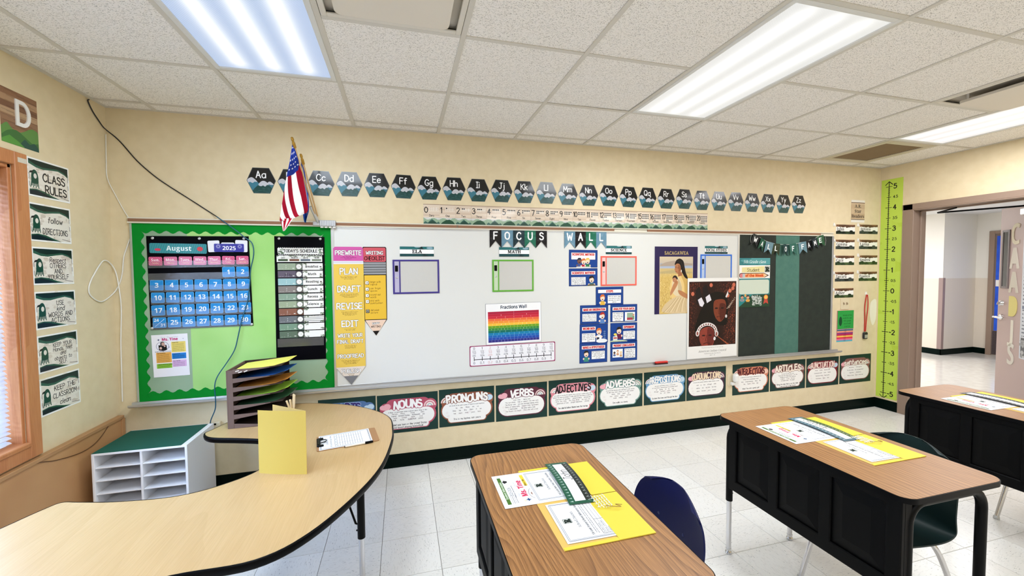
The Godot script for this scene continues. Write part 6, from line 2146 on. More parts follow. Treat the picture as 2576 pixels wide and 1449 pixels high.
	cv.poly(smooth([Vector2(4, 134), Vector2(14, 122), Vector2(28, 112), Vector2(38, 122), Vector2(50, 114), Vector2(66, 120), Vector2(90, 132), Vector2(92, 133), Vector2(4, 134)], 4, true), C(110, 46, 38))
	cv.poly(smooth([Vector2(27, 113), Vector2(36, 124), Vector2(50, 114), Vector2(54, 120), Vector2(50, 133), Vector2(26, 133), Vector2(24, 124)], 5, true), C(226, 124, 84))
	for k in 26:
		var x = 6 + (k * 29) % 84
		if x > 24 and x < 56:
			continue
		cv.ell(x, 122 + (k * 7) % 11, 2.0, 2.0, C(206, 84, 60))
		cv.ell(x, 122 + (k * 7) % 11, 1.1, 1.1, C(80, 28, 26))
	for q in [Vector2(10, 26), Vector2(46, 12), Vector2(96 - 6, 18), Vector2(84, 22), Vector2(80, 30), Vector2(92, 12)]:
		cv.ell(q.x, q.y, 3.2, 3.4, C(204, 110, 84))
	for k in 8:
		cv.line([Vector2(78 + k * 2.2, 52 - k * 2.6), Vector2(84 + k * 1.6, 50 - k * 2.2)], 0.9, C(214, 196, 176))
	cv.poly([Vector2(75, 32), Vector2(80, 22), Vector2(81, 28), Vector2(77, 34)], C(226, 222, 222))
	for k in 6:
		cv.line([Vector2(56 + k * 5, 96 + k * 3), Vector2(80 + k * 3, 112 + k * 3)], 1.0, C(160, 80, 50))
	# loose strokes over faces and cloth so that they read as paint
	for k in 700:
		var x = g.randf_range(6, 92)
		var y = g.randf_range(38, y1 - 3)
		var px = cv.im.get_pixel(int(x * cv.s), int(y * cv.s))
		if px.get_luminance() > 0.12 and px.r > px.b * 1.4:
			cv.rect(x, y, g.randf_range(0.4, 0.8), g.randf_range(0.6, 1.6), px.lightened(0.08) if g.randf() < 0.45 else px.darkened(0.16))
	cv.rect(0, 0, 100, y0, C(240, 238, 234))
	cv.rect(0, 0, 3, H, C(240, 238, 234))
	cv.rect(97, 0, 3, H, C(240, 238, 234))
	cv.rect(0, y1, 100, H - y1, C(240, 238, 234))
	cv.text("They shared what they have, in their own way", 50, H * 0.875, 1.5, C(130, 126, 122), {"f": "sans"})
	cv.text("American Indian Council", 50, H * 0.925, 3.4, C(120, 116, 112), {"f": "serif", "skew": 0.3, "fit": 56})
	cv.text("Traditional Dancing, Sioux Falls, SD", 50, H * 0.95, 1.5, C(130, 126, 122), {"f": "sans"})
	cv.text("April 1 - 26", 50, H * 0.972, 1.5, C(130, 126, 122), {"f": "sans"})
	tag(card("portrait_poster", cv, on_back(r[0], r[1], ZB + 0.0055), "lam"), "dark red painted poster of two men with feathers and beads", "poster")

func fame_board():
	var z = 0.0192
	var r = [5.134, 1.3853, 0.3759, 0.4787]
	# drawn a little taller, then fitted to the sheet
	var cv = Cv.new(self, r[2], r[3] / 0.813, 1000, C(54, 128, 132))
	var H = cv.H
	cv.mottle(0, 0, 100, 18, C(84, 156, 160), 14, 16, 2)
	cv.text("5th Grade class", 50, 16.5, 9, C(246, 250, 250), {"f": "serif", "skew": 0.2, "fit": 72})
	cv.rect(0, 23, 100, 42, C(244, 242, 238))
	cv.poly([Vector2(10, 30), Vector2(82, 26), Vector2(82, 46), Vector2(10, 46)], C(232, 220, 160))
	cv.text("Student", 46, 43, 10, C(60, 50, 40), {"f": "hand", "w": 1.0, "fit": 40})
	letter_badge(cv, 91, 36, 10)
	cv.rrect(2, 48, 84, 15, 6, C(60, 34, 30))
	cv.rrect(3.5, 49.4, 20, 12.4, 5, C(220, 130, 130))
	cv.rect(12, 49.4, 8, 12.4, C(190, 190, 194))
	cv.rect(20, 49.4, 62, 12.4, C(244, 186, 130))
	cv.poly([Vector2(82, 48.4), Vector2(97, 55.6), Vector2(82, 62.8)], C(60, 34, 30))
	cv.poly([Vector2(82, 50), Vector2(92, 55.6), Vector2(82, 61)], C(240, 200, 160))
	cv.text("of the Week", 50, 59.5, 8, C(214, 76, 30), {"f": "bold", "b": 0.5, "fit": 58})
	cv.rrect(1.5, 69, 96, 46, 6, C(206, 216, 200))
	cv.rect(0, 117, 100, H - 117, C(34, 66, 46))
	cv.poly([Vector2(0, 117), Vector2(44, 117), Vector2(20, 140), Vector2(0, H)], C(38, 130, 130))
	kid(cv, 12, 124, 0.6, C(40, 36, 40), C(214, 160, 130), C(130, 140, 150))
	kid(cv, 30, 125, 0.6, C(90, 40, 36), C(230, 180, 140), C(226, 160, 70))
	cv.ell(22, 119, 3, 5, C(226, 170, 90))
	cv.mottle(44, 120, 30, 30, C(196, 200, 196), 60, 3, 6, 1.0)
	cv.ell(88, 126, 7, 8, C(236, 120, 60))
	cv.ell(88, 126, 5, 6, C(246, 190, 90))
	cv.poly([Vector2(83, 132), Vector2(93, 132), Vector2(96, 148), Vector2(88, 143), Vector2(80, 148)], C(196, 72, 60))
	cv.im.resize(cv.im.get_width(), int(cv.im.get_height() * 0.813))
	cv.size_m.y = r[3]
	tag(card("student_poster", cv, on_back(r[0], r[1], z), "lam"), "teal poster with a pencil reading Student of the Week", "poster")
	# pennant string
	var pts = [Vector2(5.0816, 1.8474), Vector2(5.1405, 1.8444), Vector2(5.2229, 1.8031), Vector2(5.301, 1.7769), Vector2(5.3821, 1.7621), Vector2(5.4988, 1.7573), Vector2(5.5866, 1.7621), Vector2(5.7057, 1.7812), Vector2(5.7826, 1.798), Vector2(5.86, 1.8191), Vector2(5.9327, 1.8483), Vector2(6.0119, 1.8576)]
	var t = thing("pennant_banner", "string of dark green pennants spelling WALL OF FAME", "banner", Vector3(pts[5].x, pts[5].y, 0.03))
	var sp = []
	for p in pts:
		sp.append(Vector3(p.x - pts[5].x, p.y - pts[5].y, 0.0))
	sp[0] = Vector3(pts[0].x - pts[5].x, BY1 - pts[5].y + 0.006, -0.003)
	sp[-1] = Vector3(pts[-1].x - pts[5].x, BY1 - pts[5].y + 0.006, -0.003)
	var line = smooth(sp, 4)
	obj("string", MB.new().tube(line, 0.0011, 6).mesh(), M("white_plastic"), t)
	for e in [0, -1]:
		var dx = -0.012 if e == 0 else 0.01
		obj("string_tail", MB.new().tube([sp[e], sp[e] + Vector3(dx, -0.05, 0.003), sp[e] + Vector3(dx * 0.2, -0.1, 0.002)], 0.0009, 5).mesh(), M("white_plastic"), t)
	var cl = [C(24, 30, 36), C(32, 84, 64), C(104, 138, 150), C(44, 56, 36), C(34, 64, 66), C(50, 100, 88), C(104, 138, 150), C(18, 18, 24), C(30, 40, 48), C(42, 84, 56)]
	for k in 10:
		cv = Cv.new(self, 0.082, 0.118, 1000, cl[k])
		cv.mottle(0, 0, 100, cv.H, cl[k].lightened(0.06), 8, 24, k)
		var L = "WALLOFFAME"[k]
		cv.text(L, 52, 84, 52, C(250, 250, 250), {"f": "hand", "w": 2.0, "fit": 76})
		var pp = PackedVector2Array([Vector2(-0.041, 0.059), Vector2(-0.041, -0.059), Vector2(0, -0.016), Vector2(0.041, -0.059), Vector2(0.041, 0.059)])
		var a = sp[k + 1]
		var dir = (sp[mini(k + 2, 11)] - sp[k])
		var ang = atan2(dir.y, dir.x) * 0.95
		var xf = Transform3D(Basis(Vector3(0, 0, 1), ang), a + Vector3(sin(ang) * 0.055, -cos(ang) * 0.055, 0.002)) * Transform3D(Basis(Vector3.UP, 0.25 * sin(k * 1.9)), Vector3.ZERO)
		card("pennant", cv, xf, "lam", pp, 0.0009, t)

func letter_badge(cv: Cv, x: float, y: float, k: float):
	cv.rrect(x - k * 0.8, y - k, k * 1.6, k * 2.0, k * 0.3, C(70, 80, 70))
	cv.rrect(x - k * 0.7, y - k * 0.9, k * 1.4, k * 1.8, k * 0.3, C(220, 224, 218))
	cv.text("R", x, y + k * 0.62, k * 1.25, C(18, 36, 30), {"f": "serifb", "b": 0.9})
	cv.rect(x - k * 0.6, y + k * 0.68, k * 1.2, k * 0.12, C(18, 36, 30))

# ---------------------------------------------------------------- left wall, right wall, cables
func build_side_walls():
	# letter sign over the window
	var cv = Cv.new(self, 0.205, 0.262, 1100, C(150, 112, 84))
	var H = cv.H
	for k in 6:
		var c = [C(146, 106, 78), C(176, 140, 108), C(128, 92, 70), C(184, 152, 120), C(150, 114, 88), C(140, 104, 80)][k]
		cv.rect(0, k * 15, 100, 14.4, c)
		for e in 6:
			cv.rect((e * 31 + k * 17) % 80, k * 15 + 1 + (e * 5) % 13, 34, 0.8, c.darkened(0.25))
	cv.poly(smooth([Vector2(0, 92), Vector2(14, 80), Vector2(24, 88), Vector2(40, 96), Vector2(58, 90), Vector2(76, 78), Vector2(90, 76), Vector2(100, 84), Vector2(100, H), Vector2(0, H)], 3), C(96, 142, 74))
	cv.poly(smooth([Vector2(0, 112), Vector2(16, 98), Vector2(40, 92), Vector2(66, 104), Vector2(84, 112), Vector2(100, 108), Vector2(100, H), Vector2(0, H)], 3), C(64, 112, 60))
	cv.poly(smooth([Vector2(44, H), Vector2(60, 108), Vector2(74, 116), Vector2(88, 110), Vector2(100, 122), Vector2(100, H)], 3), C(40, 82, 72))
	cv.poly([Vector2(0, H), Vector2(0, 120), Vector2(20, 108), Vector2(44, 118), Vector2(60, H)], C(88, 150, 66))
	var o = card("letter_sign", cv, on_left(0.625, 2.283), "lam")
	tag(o, "wooden plank print sign with a white letter D above the window", "sign")
	var dm = MB.new()
	var outer = PackedVector2Array()
	var arc_o = []
	var arc_i = []
	for k in 13:
		var a = -PI / 2 + PI * k / 12
		arc_o.append(Vector2(-0.004 + cos(a) * 0.046, sin(a) * 0.064))
		arc_i.append(Vector2(-0.004 + cos(a) * 0.028, sin(a) * 0.045))
	outer = PackedVector2Array([Vector2(-0.042, -0.064)] + arc_o + [Vector2(-0.042, 0.064), Vector2(-0.042, 0.00003), Vector2(-0.024, 0.00003), Vector2(-0.024, 0.045)])
	var ai = arc_i.duplicate()
	ai.reverse()
	outer.append_array(PackedVector2Array(ai))
	outer.append_array(PackedVector2Array([Vector2(-0.024, -0.045), Vector2(-0.024, -0.00003), Vector2(-0.042, -0.00003)]))
	obj("raised_letter", MB.new().prism(outer, 0.0012, 0.006, Transform3D(Basis(), Vector3(0.016, 0.032, 0))).mesh(), mat(C(240, 238, 234), 0.5), o)
	# class rules
	var R = [[[0.4663, 2.0175], ["CLASS", "RULES"], 15, "reading CLASS RULES"], [[0.4706, 1.7878], ["follow", "DIRECTIONS"], 11, "reading follow DIRECTIONS"], [[0.4667, 1.5616], ["Respect", "OTHERS", "AND", "YOURSELF"], 9, "reading Respect OTHERS AND YOURSELF"], [[0.4651, 1.3294], ["USE", "kind", "WORDS AND", "ACTIONS."], 9, "reading USE kind WORDS AND ACTIONS"], [[0.4642, 1.1005], ["KEEP YOUR", "Hands, feet", "and", "objects to", "SELF."], 7.4, "reading KEEP YOUR Hands feet objects"], [[0.4636, 0.8753], ["KEEP THE", "CLASSROOM", "clean."], 9.5, "reading KEEP THE CLASSROOM clean"]]
	for i in 6:
		var q = R[i]
		cv = Cv.new(self, 0.268, 0.197, 1200, C(250, 250, 248))
		H = cv.H
		cv.rect(3, 3, 94, H - 6, C(228, 220, 208))
		cv.mottle(6, 6, 88, H - 12, C(238, 232, 222), 40, 12, i + 3)
		cv.mottle(6, 6, 88, H - 12, C(206, 194, 180), 26, 5, i + 9)
		cv.poly([Vector2(3, 3), Vector2(97, 3), Vector2(97, 22), Vector2(88, 17), Vector2(72, 13), Vector2(55, 15), Vector2(36, 18), Vector2(20, 17), Vector2(3, 12)], C(44, 92, 74))
		cv.poly([Vector2(3, 3), Vector2(97, 3), Vector2(97, 20), Vector2(86, 13), Vector2(70, 9.5), Vector2(52, 12), Vector2(34, 14), Vector2(18, 12), Vector2(3, 6)], C(14, 40, 36))
		cv.poly([Vector2(3, H - 3), Vector2(3, H - 13), Vector2(18, H - 15), Vector2(36, H - 13), Vector2(56, H - 7), Vector2(74, H - 3)], C(36, 84, 64))
		cv.poly([Vector2(3, H - 3), Vector2(3, H - 11), Vector2(18, H - 13), Vector2(34, H - 10), Vector2(60, H - 3)], C(12, 32, 40))
		cv.line([Vector2(76, H - 8), Vector2(97, H - 5)], 0.8, C(60, 50, 40))
		for s in 4:
			cv.rect(96 - 93 * (s % 2), 22 + s * 8, 0.9, 9, C(70, 60, 50))
		# plain dark green tasselled plume where the school emblem sits
		var em = [Vector2(14, 28)]
		for k in 9:
			em.append(Vector2(26 - k * 2.4, 54 - 7 * (k % 2) + k * 0.4))
		em.append(Vector2(8, 42))
		em.append(Vector2(11, 28))
		cv.poly(smooth([Vector2(9, 30), Vector2(13, 23), Vector2(19, 23), Vector2(23, 31), Vector2(24, 42), Vector2(22, 48), Vector2(9, 48), Vector2(8, 40)], 4, true), C(22, 72, 58))
		for k in 7:
			cv.line([Vector2(9 + k * 2.2, 44), Vector2(6 + k * 3.0, 56 - 3 * (k % 2))], 1.8, C(22, 72, 58))
		cv.poly([Vector2(14, 24), Vector2(6, 26), Vector2(3.6, 30), Vector2(10, 29)], C(24, 30, 28))
		cv.ell(17, 34, 3.6, 5, C(228, 222, 212))
		var n = q[1].size()
		for k in n:
			var low = q[1][k][0] == q[1][k][0].to_lower() or q[1][k] in ["Respect", "Hands, feet"]
			var y = lerpf(18, H - 10, (k + 0.5) / n) + q[2] * 0.45 + (4 if i == 0 else 1)
			cv.text(q[1][k], 60 if i > 0 else 61 + k * 4, y, q[2], C(30, 28, 28), {"f": "hand", "w": 1.7 if i == 0 else 1.25, "fit": 62, "skew": 0.15 if low else 0.0})
		tag(card("rules_poster", cv, on_left(q[0][0], q[0][1]), "lam"), "green and white class rule poster beside the window " + q[3], "poster", "class rules posters beside the window")
	var tp = obj("clear_tape", MB.new().span(Vector3(0.018, 2.0674, 0.6263), Vector3(0.0188, 2.0908, 0.6741)).mesh(), mat(C(214, 206, 190), 0.25))
	tag(tp, "piece of clear tape on the upper window casing corner", "tape")
	# wooden panel leaning flat under the window, with a loose wire clipped to it
	var pn = thing("wood_panel", "low tan wooden panel standing against the window wall", "panel", Vector3(0, 0, 1.25))
	obj("panel_board", MB.new().span(Vector3(0.001, 0.0, -1.225), Vector3(0.028, 0.57, 1.3), 0.002).mesh(), M("panel_wood"), pn)
	obj("top_cap", MB.new().span(Vector3(0.001, 0.57, -1.23), Vector3(0.036, 0.592, 1.3), 0.003).mesh(), tri_mat(noise_tex(128, 128, 0.01, [C(172, 128, 86), C(184, 140, 96)], 62), 0.9, 0.5), pn)
	obj("end_stile", MB.new().span(Vector3(0.001, 0, -1.24), Vector3(0.034, 0.57, -1.21), 0.002).mesh(), M("panel_wood"), pn)
	var wire = thing("loose_wire", "thin brown wire sagging between two clips on the wooden panel", "wire", Vector3(0.031, 0.5, 0.4))
	var wp = smooth([Vector3(0.031, 0.584, 0.8714), Vector3(0.031, 0.5797, 0.7816), Vector3(0.031, 0.5683, 0.6683), Vector3(0.031, 0.5343, 0.5662), Vector3(0.031, 0.5027, 0.4085), Vector3(0.031, 0.5053, 0.2984), Vector3(0.031, 0.5358, 0.2183), Vector3(0.031, 0.5848, 0.1443)], 5)
	for k in wp.size():
		wp[k] -= wire.position
	obj("wire_run", MB.new().tube(wp, 0.0022, 6).mesh(), mat(C(96, 62, 34), 0.5), wire)
	for q in [Vector3(0.031, 0.5797, 0.7816), Vector3(0.031, 0.5848, 0.1443)]:
		obj("wire_clip", MB.new().box(q - wire.position, Vector3(0.006, 0.014, 0.014), Basis(), 0.002).mesh(), mat(C(80, 52, 30), 0.5), wire)
	# white coiled cord in the corner
	var wc = smooth([Vector3(0.005, 2.41, 0.0141), Vector3(0.005, 2.2524, 0.0215), Vector3(0.005, 2.1322, 0.019), Vector3(0.035, 2.0299, 0.005), Vector3(0.0778, 1.929, 0.005), Vector3(0.1197, 1.8476, 0.005)], 5)
	var c1 = thing("white_cord", "thin white cord running down the room corner to the board edge", "cord", wc[0])
	for k in wc.size():
		wc[k] -= c1.position
	obj("cord_run", MB.new().tube(wc, 0.0026, 6).mesh(), M("white_plastic"), c1)
	wc = smooth([Vector3(0.1029, 1.7489, 0.005), Vector3(0.0811, 1.6839, 0.005), Vector3(0.0638, 1.6243, 0.005), Vector3(0.051, 1.5154, 0.005), Vector3(0.0289, 1.4404, 0.005), Vector3(0.005, 1.3897, 0.0192), Vector3(0.005, 1.3456, 0.1274), Vector3(0.005, 1.3852, 0.2123), Vector3(0.005, 1.4338, 0.2284), Vector3(0.005, 1.4976, 0.1948), Vector3(0.005, 1.5707, 0.1326), Vector3(0.005, 1.604, 0.0848), Vector3(0.005, 1.5825, 0.028), Vector3(0.0154, 1.5313, 0.005), Vector3(0.027, 1.4482, 0.005), Vector3(0.0361, 1.2971, 0.005), Vector3(0.0252, 1.0724, 0.005), Vector3(0.0218, 0.8752, 0.005), Vector3(0.0184, 0.6769, 0.005)], 5)
	for k in wc.size():
		wc[k] += Vector3(0.004, 0, 0.004) * (1.0 if k > 45 else 0.0)
	c1 = thing("looped_cord", "white cord with a hanging loop beside the green board", "cord", wc[0])
	for k in wc.size():
		wc[k] -= c1.position
	obj("cord_run", MB.new().tube(wc, 0.0036, 7).mesh(), M("white_plastic"), c1)
	# network cable from the ceiling to the jack
	var bk = smooth([Vector3(0.005, 2.575, 0.147), Vector3(0.005, 2.5626, 0.1577), Vector3(0.005, 2.5184, 0.1247), Vector3(0.005, 2.4817, 0.0799), Vector3(0.005, 2.4461, 0.0261), Vector3(0.0495, 2.3988, 0.005), Vector3(0.0899, 2.3511, 0.005), Vector3(0.161, 2.2538, 0.005), Vector3(0.2448, 2.1683, 0.005), Vector3(0.3199, 2.1069, 0.005), Vector3(0.4521, 2.0123, 0.005), Vector3(0.5995, 1.9044, 0.005)], 4)
	var bl = smooth([Vector3(0.6089, 1.9014, 0.03), Vector3(0.714, 1.817, 0.034), Vector3(0.7687, 1.7666, 0.03), Vector3(0.816, 1.7233, 0.03), Vector3(0.8234, 1.6462, 0.03), Vector3(0.8005, 1.5359, 0.03), Vector3(0.7927, 1.4393, 0.03), Vector3(0.7743, 1.3151, 0.03), Vector3(0.7371, 1.1918, 0.032), Vector3(0.7126, 1.0823, 0.034), Vector3(0.6886, 0.9869, 0.036), Vector3(0.6393, 0.8995, 0.04), Vector3(0.592, 0.8196, 0.06), Vector3(0.5827, 0.7599, 0.09), Vector3(0.5843, 0.6648, 0.09), Vector3(0.5758, 0.5942, 0.08), Vector3(0.5397, 0.5143, 0.06), Vector3(0.5257, 0.4569, 0.035)], 4)
	c1 = thing("network_cable", "dark network cable draped from the ceiling over the calendar to the jack", "cable", bk[0])
	for k in bk.size():
		bk[k] -= c1.position
	for k in bl.size():
		bl[k] -= c1.position
	bk[-1] = bl[0]
	obj("upper_run", MB.new().tube(bk, 0.0034, 7).mesh(), mat(C(20, 24, 30), 0.45), c1)
	obj("lower_run", MB.new().tube(bl, 0.0034, 7).mesh(), mat(C(14, 88, 116), 0.45), c1)
	var jk = thing("network_jack", "small ivory surface jack box below the green board", "jack", Vector3(0.5433, 0.4644, 0))
	obj("jack_box", MB.new().box(Vector3(0, 0, 0.016), Vector3(0.075, 0.055, 0.03), Basis(), 0.004).mesh(), M("ivory"), jk)
	obj("jack_port", MB.new().box(Vector3(0.008, 0.012, 0.0315), Vector3(0.016, 0.012, 0.002)).mesh(), M("black_plastic"), jk)
	# lime number line from 5 to -5 beside the doorway
	var x0 = 0.012
	var x1 = 0.208
	var yb = 0.122
	var yt = 2.452
	cv = Cv.new(self, x1 - x0, yt - yb, 600, C(188, 216, 76))
	H = cv.H
	cv.mottle(0, 0, 100, H, C(196, 224, 88), 60, 40, 4, 2.0)
	var lx = 36.0
	var Yn = func(v): return H - ((0.176 + (v + 5.0) / 10.0 * (2.375 - 0.176)) - yb) / (yt - yb) * H
	cv.line([Vector2(lx, Yn.call(5.22)), Vector2(lx, Yn.call(-5.25))], 3.4, C(22, 24, 26))
	for s in [[5.24, -1], [-5.27, 1]]:
		cv.line([Vector2(lx - 17, Yn.call(s[0]) - s[1] * 17), Vector2(lx, Yn.call(s[0])), Vector2(lx + 17, Yn.call(s[0]) - s[1] * 17)], 3.4, C(22, 24, 26))
	for k in 101:
		var v = -5.0 + k * 0.1
		var half = 15.0 if k % 10 == 0 else (10.0 if k % 5 == 0 else 5.4)
		cv.rect(lx - half, Yn.call(v) - 1.1, half * 2, 3.0 if k % 5 == 0 else 1.8, C(22, 24, 26))
		if k % 10 == 0:
			cv.text(str(int(round(v))), 56 if v >= 0 else 54, Yn.call(v) + 12, 24, C(18, 20, 22), {"f": "hand", "w": 1.8, "al": 0, "fit": 44})
		elif k % 5 == 0:
			cv.text("%.1f" % v, 56, Yn.call(v) + 7, 13, C(26, 34, 26), {"f": "hand", "w": 1.8, "al": 0, "fit": 38})
	tag(card("number_line_strip", cv, on_right((x0 + x1) / 2, (yb + yt) / 2), "lam"), "tall lime green number line strip from 5 down to -5", "number line")

# ---------------------------------------------------------------- table corner
const TH := 0.58   # kidney table top
const DH := 0.74   # student desk top

func build_furniture():
	# kidney table
	var out = []
	for p in [[1.7467, 0.7468], [1.7227, 0.533], [1.6139, 0.3515], [1.4444, 0.1981], [1.2748, 0.1117], [1.1079, 0.0577], [0.9359, 0.083], [0.7768, 0.2627], [0.7012, 0.4416], [0.6836, 0.5052], [0.746, 0.5827], [0.9048, 0.6404], [1.045, 0.70], [1.12, 0.80], [1.155, 0.95], [1.135, 1.1], [1.0062, 1.2105], [0.8631, 1.2517], [0.6596, 1.2306], [0.518, 1.1932], [0.4484, 1.1764], [0.4114, 1.2267], [0.3659, 1.3308], [0.30, 1.47], [0.335, 1.62], [0.46, 1.745], [0.66, 1.81], [0.88, 1.82], [1.1081, 1.7825], [1.3351, 1.7761], [1.4798, 1.6699], [1.6183, 1.4354], [1.7042, 1.2013], [1.744, 0.9235]]:
		out.append(Vector2(p[0], -p[1]))
	var c = Vector2(1.1, -0.95)
	var poly = PackedVector2Array()
	for q in smooth(out, 6, true):
		poly.append(q - c)
	var t = thing("kidney_table", "maple topped kidney shaped teacher table with black edge", "table", Vector3(c.x, 0, -c.y))
	var up = Basis(Vector3.RIGHT, -PI / 2)
	var inset = Geometry2D.offset_polygon(poly, -0.003, Geometry2D.JOIN_ROUND)[0]
	obj("table_top", MB.new().prism(inset, -0.02, 0.0, Transform3D(up, Vector3(0, TH, 0)), Rect2(0, 0, 1.5, 1.5), Rect2(), true).mesh(), M("maple"), t)
	var ring = []
	var nrm = []
	var m = poly.size()
	var eb = MB.new()
	var sg = -1.0 if Geometry2D.is_polygon_clockwise(poly) else 1.0
	for i in m:
		var d = (poly[(i + 1) % m] - poly[(i - 1 + m) % m]).normalized()
		nrm.append(Vector3(d.y, 0, d.x) * sg)
		ring.append(Vector3(poly[i].x, TH, -poly[i].y))
	var prof = [[-0.004, 0.0006], [0.0, 0.0006], [0.0035, -0.003], [0.005, -0.012], [0.0035, -0.024], [0.0, -0.029], [-0.02, -0.029]]
	for i in m:
		var j = (i + 1) % m
		for k in prof.size() - 1:
			var P = func(a, e): return ring[a] + nrm[a] * prof[e][0] + Vector3.UP * prof[e][1]
			var N = func(a, e):
				var dd = Vector2(prof[mini(e + 1, 6)][0] - prof[maxi(e - 1, 0)][0], prof[mini(e + 1, 6)][1] - prof[maxi(e - 1, 0)][1]).normalized()
				return (nrm[a] * -dd.y + Vector3.UP * dd.x).normalized()
			var q = [P.call(i, k), P.call(j, k), P.call(j, k + 1), P.call(i, k + 1)]
			var n4 = [N.call(i, k), N.call(j, k), N.call(j, k + 1), N.call(i, k + 1)]
			if (q[1] - q[0]).cross(q[2] - q[0]).dot(n4[0]) < 0:
				eb.tri(q[0], q[2], q[1], n4[0], n4[2], n4[1])
				eb.tri(q[0], q[3], q[2], n4[0], n4[3], n4[2])
			else:
				eb.tri(q[0], q[1], q[2], n4[0], n4[1], n4[2])
				eb.tri(q[0], q[2], q[3], n4[0], n4[2], n4[3])
	obj("edge_band", eb.mesh(), M("black_edge"), t)
	var bottom = Geometry2D.offset_polygon(poly, -0.012, Geometry2D.JOIN_ROUND)[0]
	obj("table_underside", MB.new().prism(bottom, -0.0285, -0.021, Transform3D(up, Vector3(0, TH, 0))).mesh(), mat(C(70, 60, 50), 0.7), t)
	for p in [[1.6102, 1.2523], [1.25, 0.34], [0.92, 0.27], [0.72, 1.5]]:
		var b = Vector3(p[0] - c.x, 0, p[1] + c.y)
		var lg = obj("table_leg", MB.new().tube([b + Vector3(0, TH - 0.03, 0), b + Vector3(0, 0.27, 0)], 0.0175, 14).mesh(), M("black_metal"), t)
		obj("leg_insert", MB.new().tube([b + Vector3(0, 0.272, 0), b + Vector3(0, 0.02, 0)], 0.0125, 14).mesh(), M("chrome"), lg)
		obj("glide", MB.new().lathe([Vector2(0.0, 0.001), Vector2(0.017, 0.001), Vector2(0.018, 0.012), Vector2(0.01, 0.024), Vector2(0, 0.024)], Transform3D(Basis(), b), 14).mesh(), M("chrome"), lg)
		var inn = Vector3(-b.x, 0, -b.z).normalized()
		obj("leg_brace", MB.new().tube([b + Vector3(0, 0.33, 0), b + Vector3(0, 0.332, 0) + inn * 0.03, b + inn * 0.12 + Vector3(0, TH - 0.032, 0)], 0.005, 8).mesh(), M("black_metal"), lg)
		obj("leg_plate", MB.new().box(b + inn * 0.05 + Vector3(0, TH - 0.0305, 0), Vector3(0.16, 0.004, 0.16), Basis(), 0.001).mesh(), M("black_metal"), lg)
		obj("adjusting_screw", MB.new().tube([b + inn * 0.01 + Vector3(0, 0.3, 0), b + inn * 0.026 + Vector3(0, 0.3, 0)], 0.004, 8).mesh(), M("black_metal"), lg)
	sorter()
	upright_folder()
	clipboard()
	cubby()

func sorter():
	# slanted-tray literature sorter of brown board, open to +x
	var x0 = 0.7896
	var z1 = 0.4674
	var W = 0.27
	var D = 0.30
	var H = 0.352
	var t = thing("paper_sorter", "brown cardboard sorter with slanted trays on the kidney table", "sorter", Vector3(x0, TH + 0.0008, z1))
	var br = mat(C(112, 92, 84), 0.8)
	var dk = mat(C(62, 49, 42), 0.9, 0.0, 0.2)  # same board, darkened for the shade inside the tray slots
	obj("end_panel", MB.new().span(Vector3(0, 0, -D), Vector3(0.006, H, 0), 0.001).mesh(), br, t)
	obj("corner_post", MB.new().span(Vector3(0.006, 0, -0.006), Vector3(0.034, H, 0.0), 0.001).mesh(), br, t)
	obj("back_panel", MB.new().prism(PackedVector2Array([Vector2(0.006, 0), Vector2(W, 0), Vector2(W, H * 0.97), Vector2(W + 0.018, H + 0.012), Vector2(0.006, H)]), -D, -D + 0.005).mesh(), dk, t)
	var n = 6
	var pitch = (H - 0.022) / n
	var fc = [C(40, 110, 60), C(60, 120, 70), C(48, 96, 60), C(170, 220, 70), C(226, 150, 60), C(20, 90, 170), C(244, 236, 110)]
	for k in n + 1:
		var y = k * pitch
		var rise = 0.03 if k > 0 else 0.0
		# tray floor rises towards the mouth
		var fl = MB.new().prism(PackedVector2Array([Vector2(0.006, y), Vector2(W + 0.03, y + rise + 0.004), Vector2(W + 0.03, y + rise + 0.008), Vector2(0.006, y + 0.004)]), -D + 0.006, -0.004)
		var tr = obj("tray", fl.mesh(), dk, t)
		var wh = 0.028
		var lip = PackedVector2Array([Vector2(0.034, y), Vector2(W * 0.86, y + rise * 0.84 + 0.003), Vector2(W * 0.86, y + rise * 0.84 + 0.006), Vector2(0.034, y + wh)])
		obj("tray_side", MB.new().prism(lip, -0.005, -0.0005).mesh(), br, tr)
	for k in range(2, 7):
		var y = k * pitch
		var f = obj("file_folder", MB.new().prism(PackedVector2Array([Vector2(-0.13, -0.13), Vector2(0.10, -0.13), Vector2(0.155, -0.06), Vector2(0.17, 0.12), Vector2(-0.13, 0.12)]), 0, 0.0022).mesh(), mat(fc[k], 0.6))
		var bs = Basis(Vector3(0, 0, 1), atan2(0.03, W + 0.02)) * Basis(Vector3.RIGHT, -PI / 2)
		f.transform = Transform3D(bs, Vector3(x0 + 0.155, TH + y + 0.0235, z1 - D / 2 - 0.006))
		tag(f, "%s paper folder sticking out of the brown sorter" % ["", "", "dark green", "lime green", "orange", "blue", "pale yellow"][k], "folder", "folders in the paper sorter")
	for q in [Vector3(0.06, H - 0.004, 0.0005), Vector3(0.075, H - 0.012, 0.0005), Vector3(0.105, H - 0.008, 0.0005)]:
		obj("tape_scrap", MB.new().box(q, Vector3(0.02, 0.006, 0.0008), Basis(Vector3(0, 0, 1), q.x * 4.0)).mesh(), mat(C(232, 226, 214), 0.5), t)

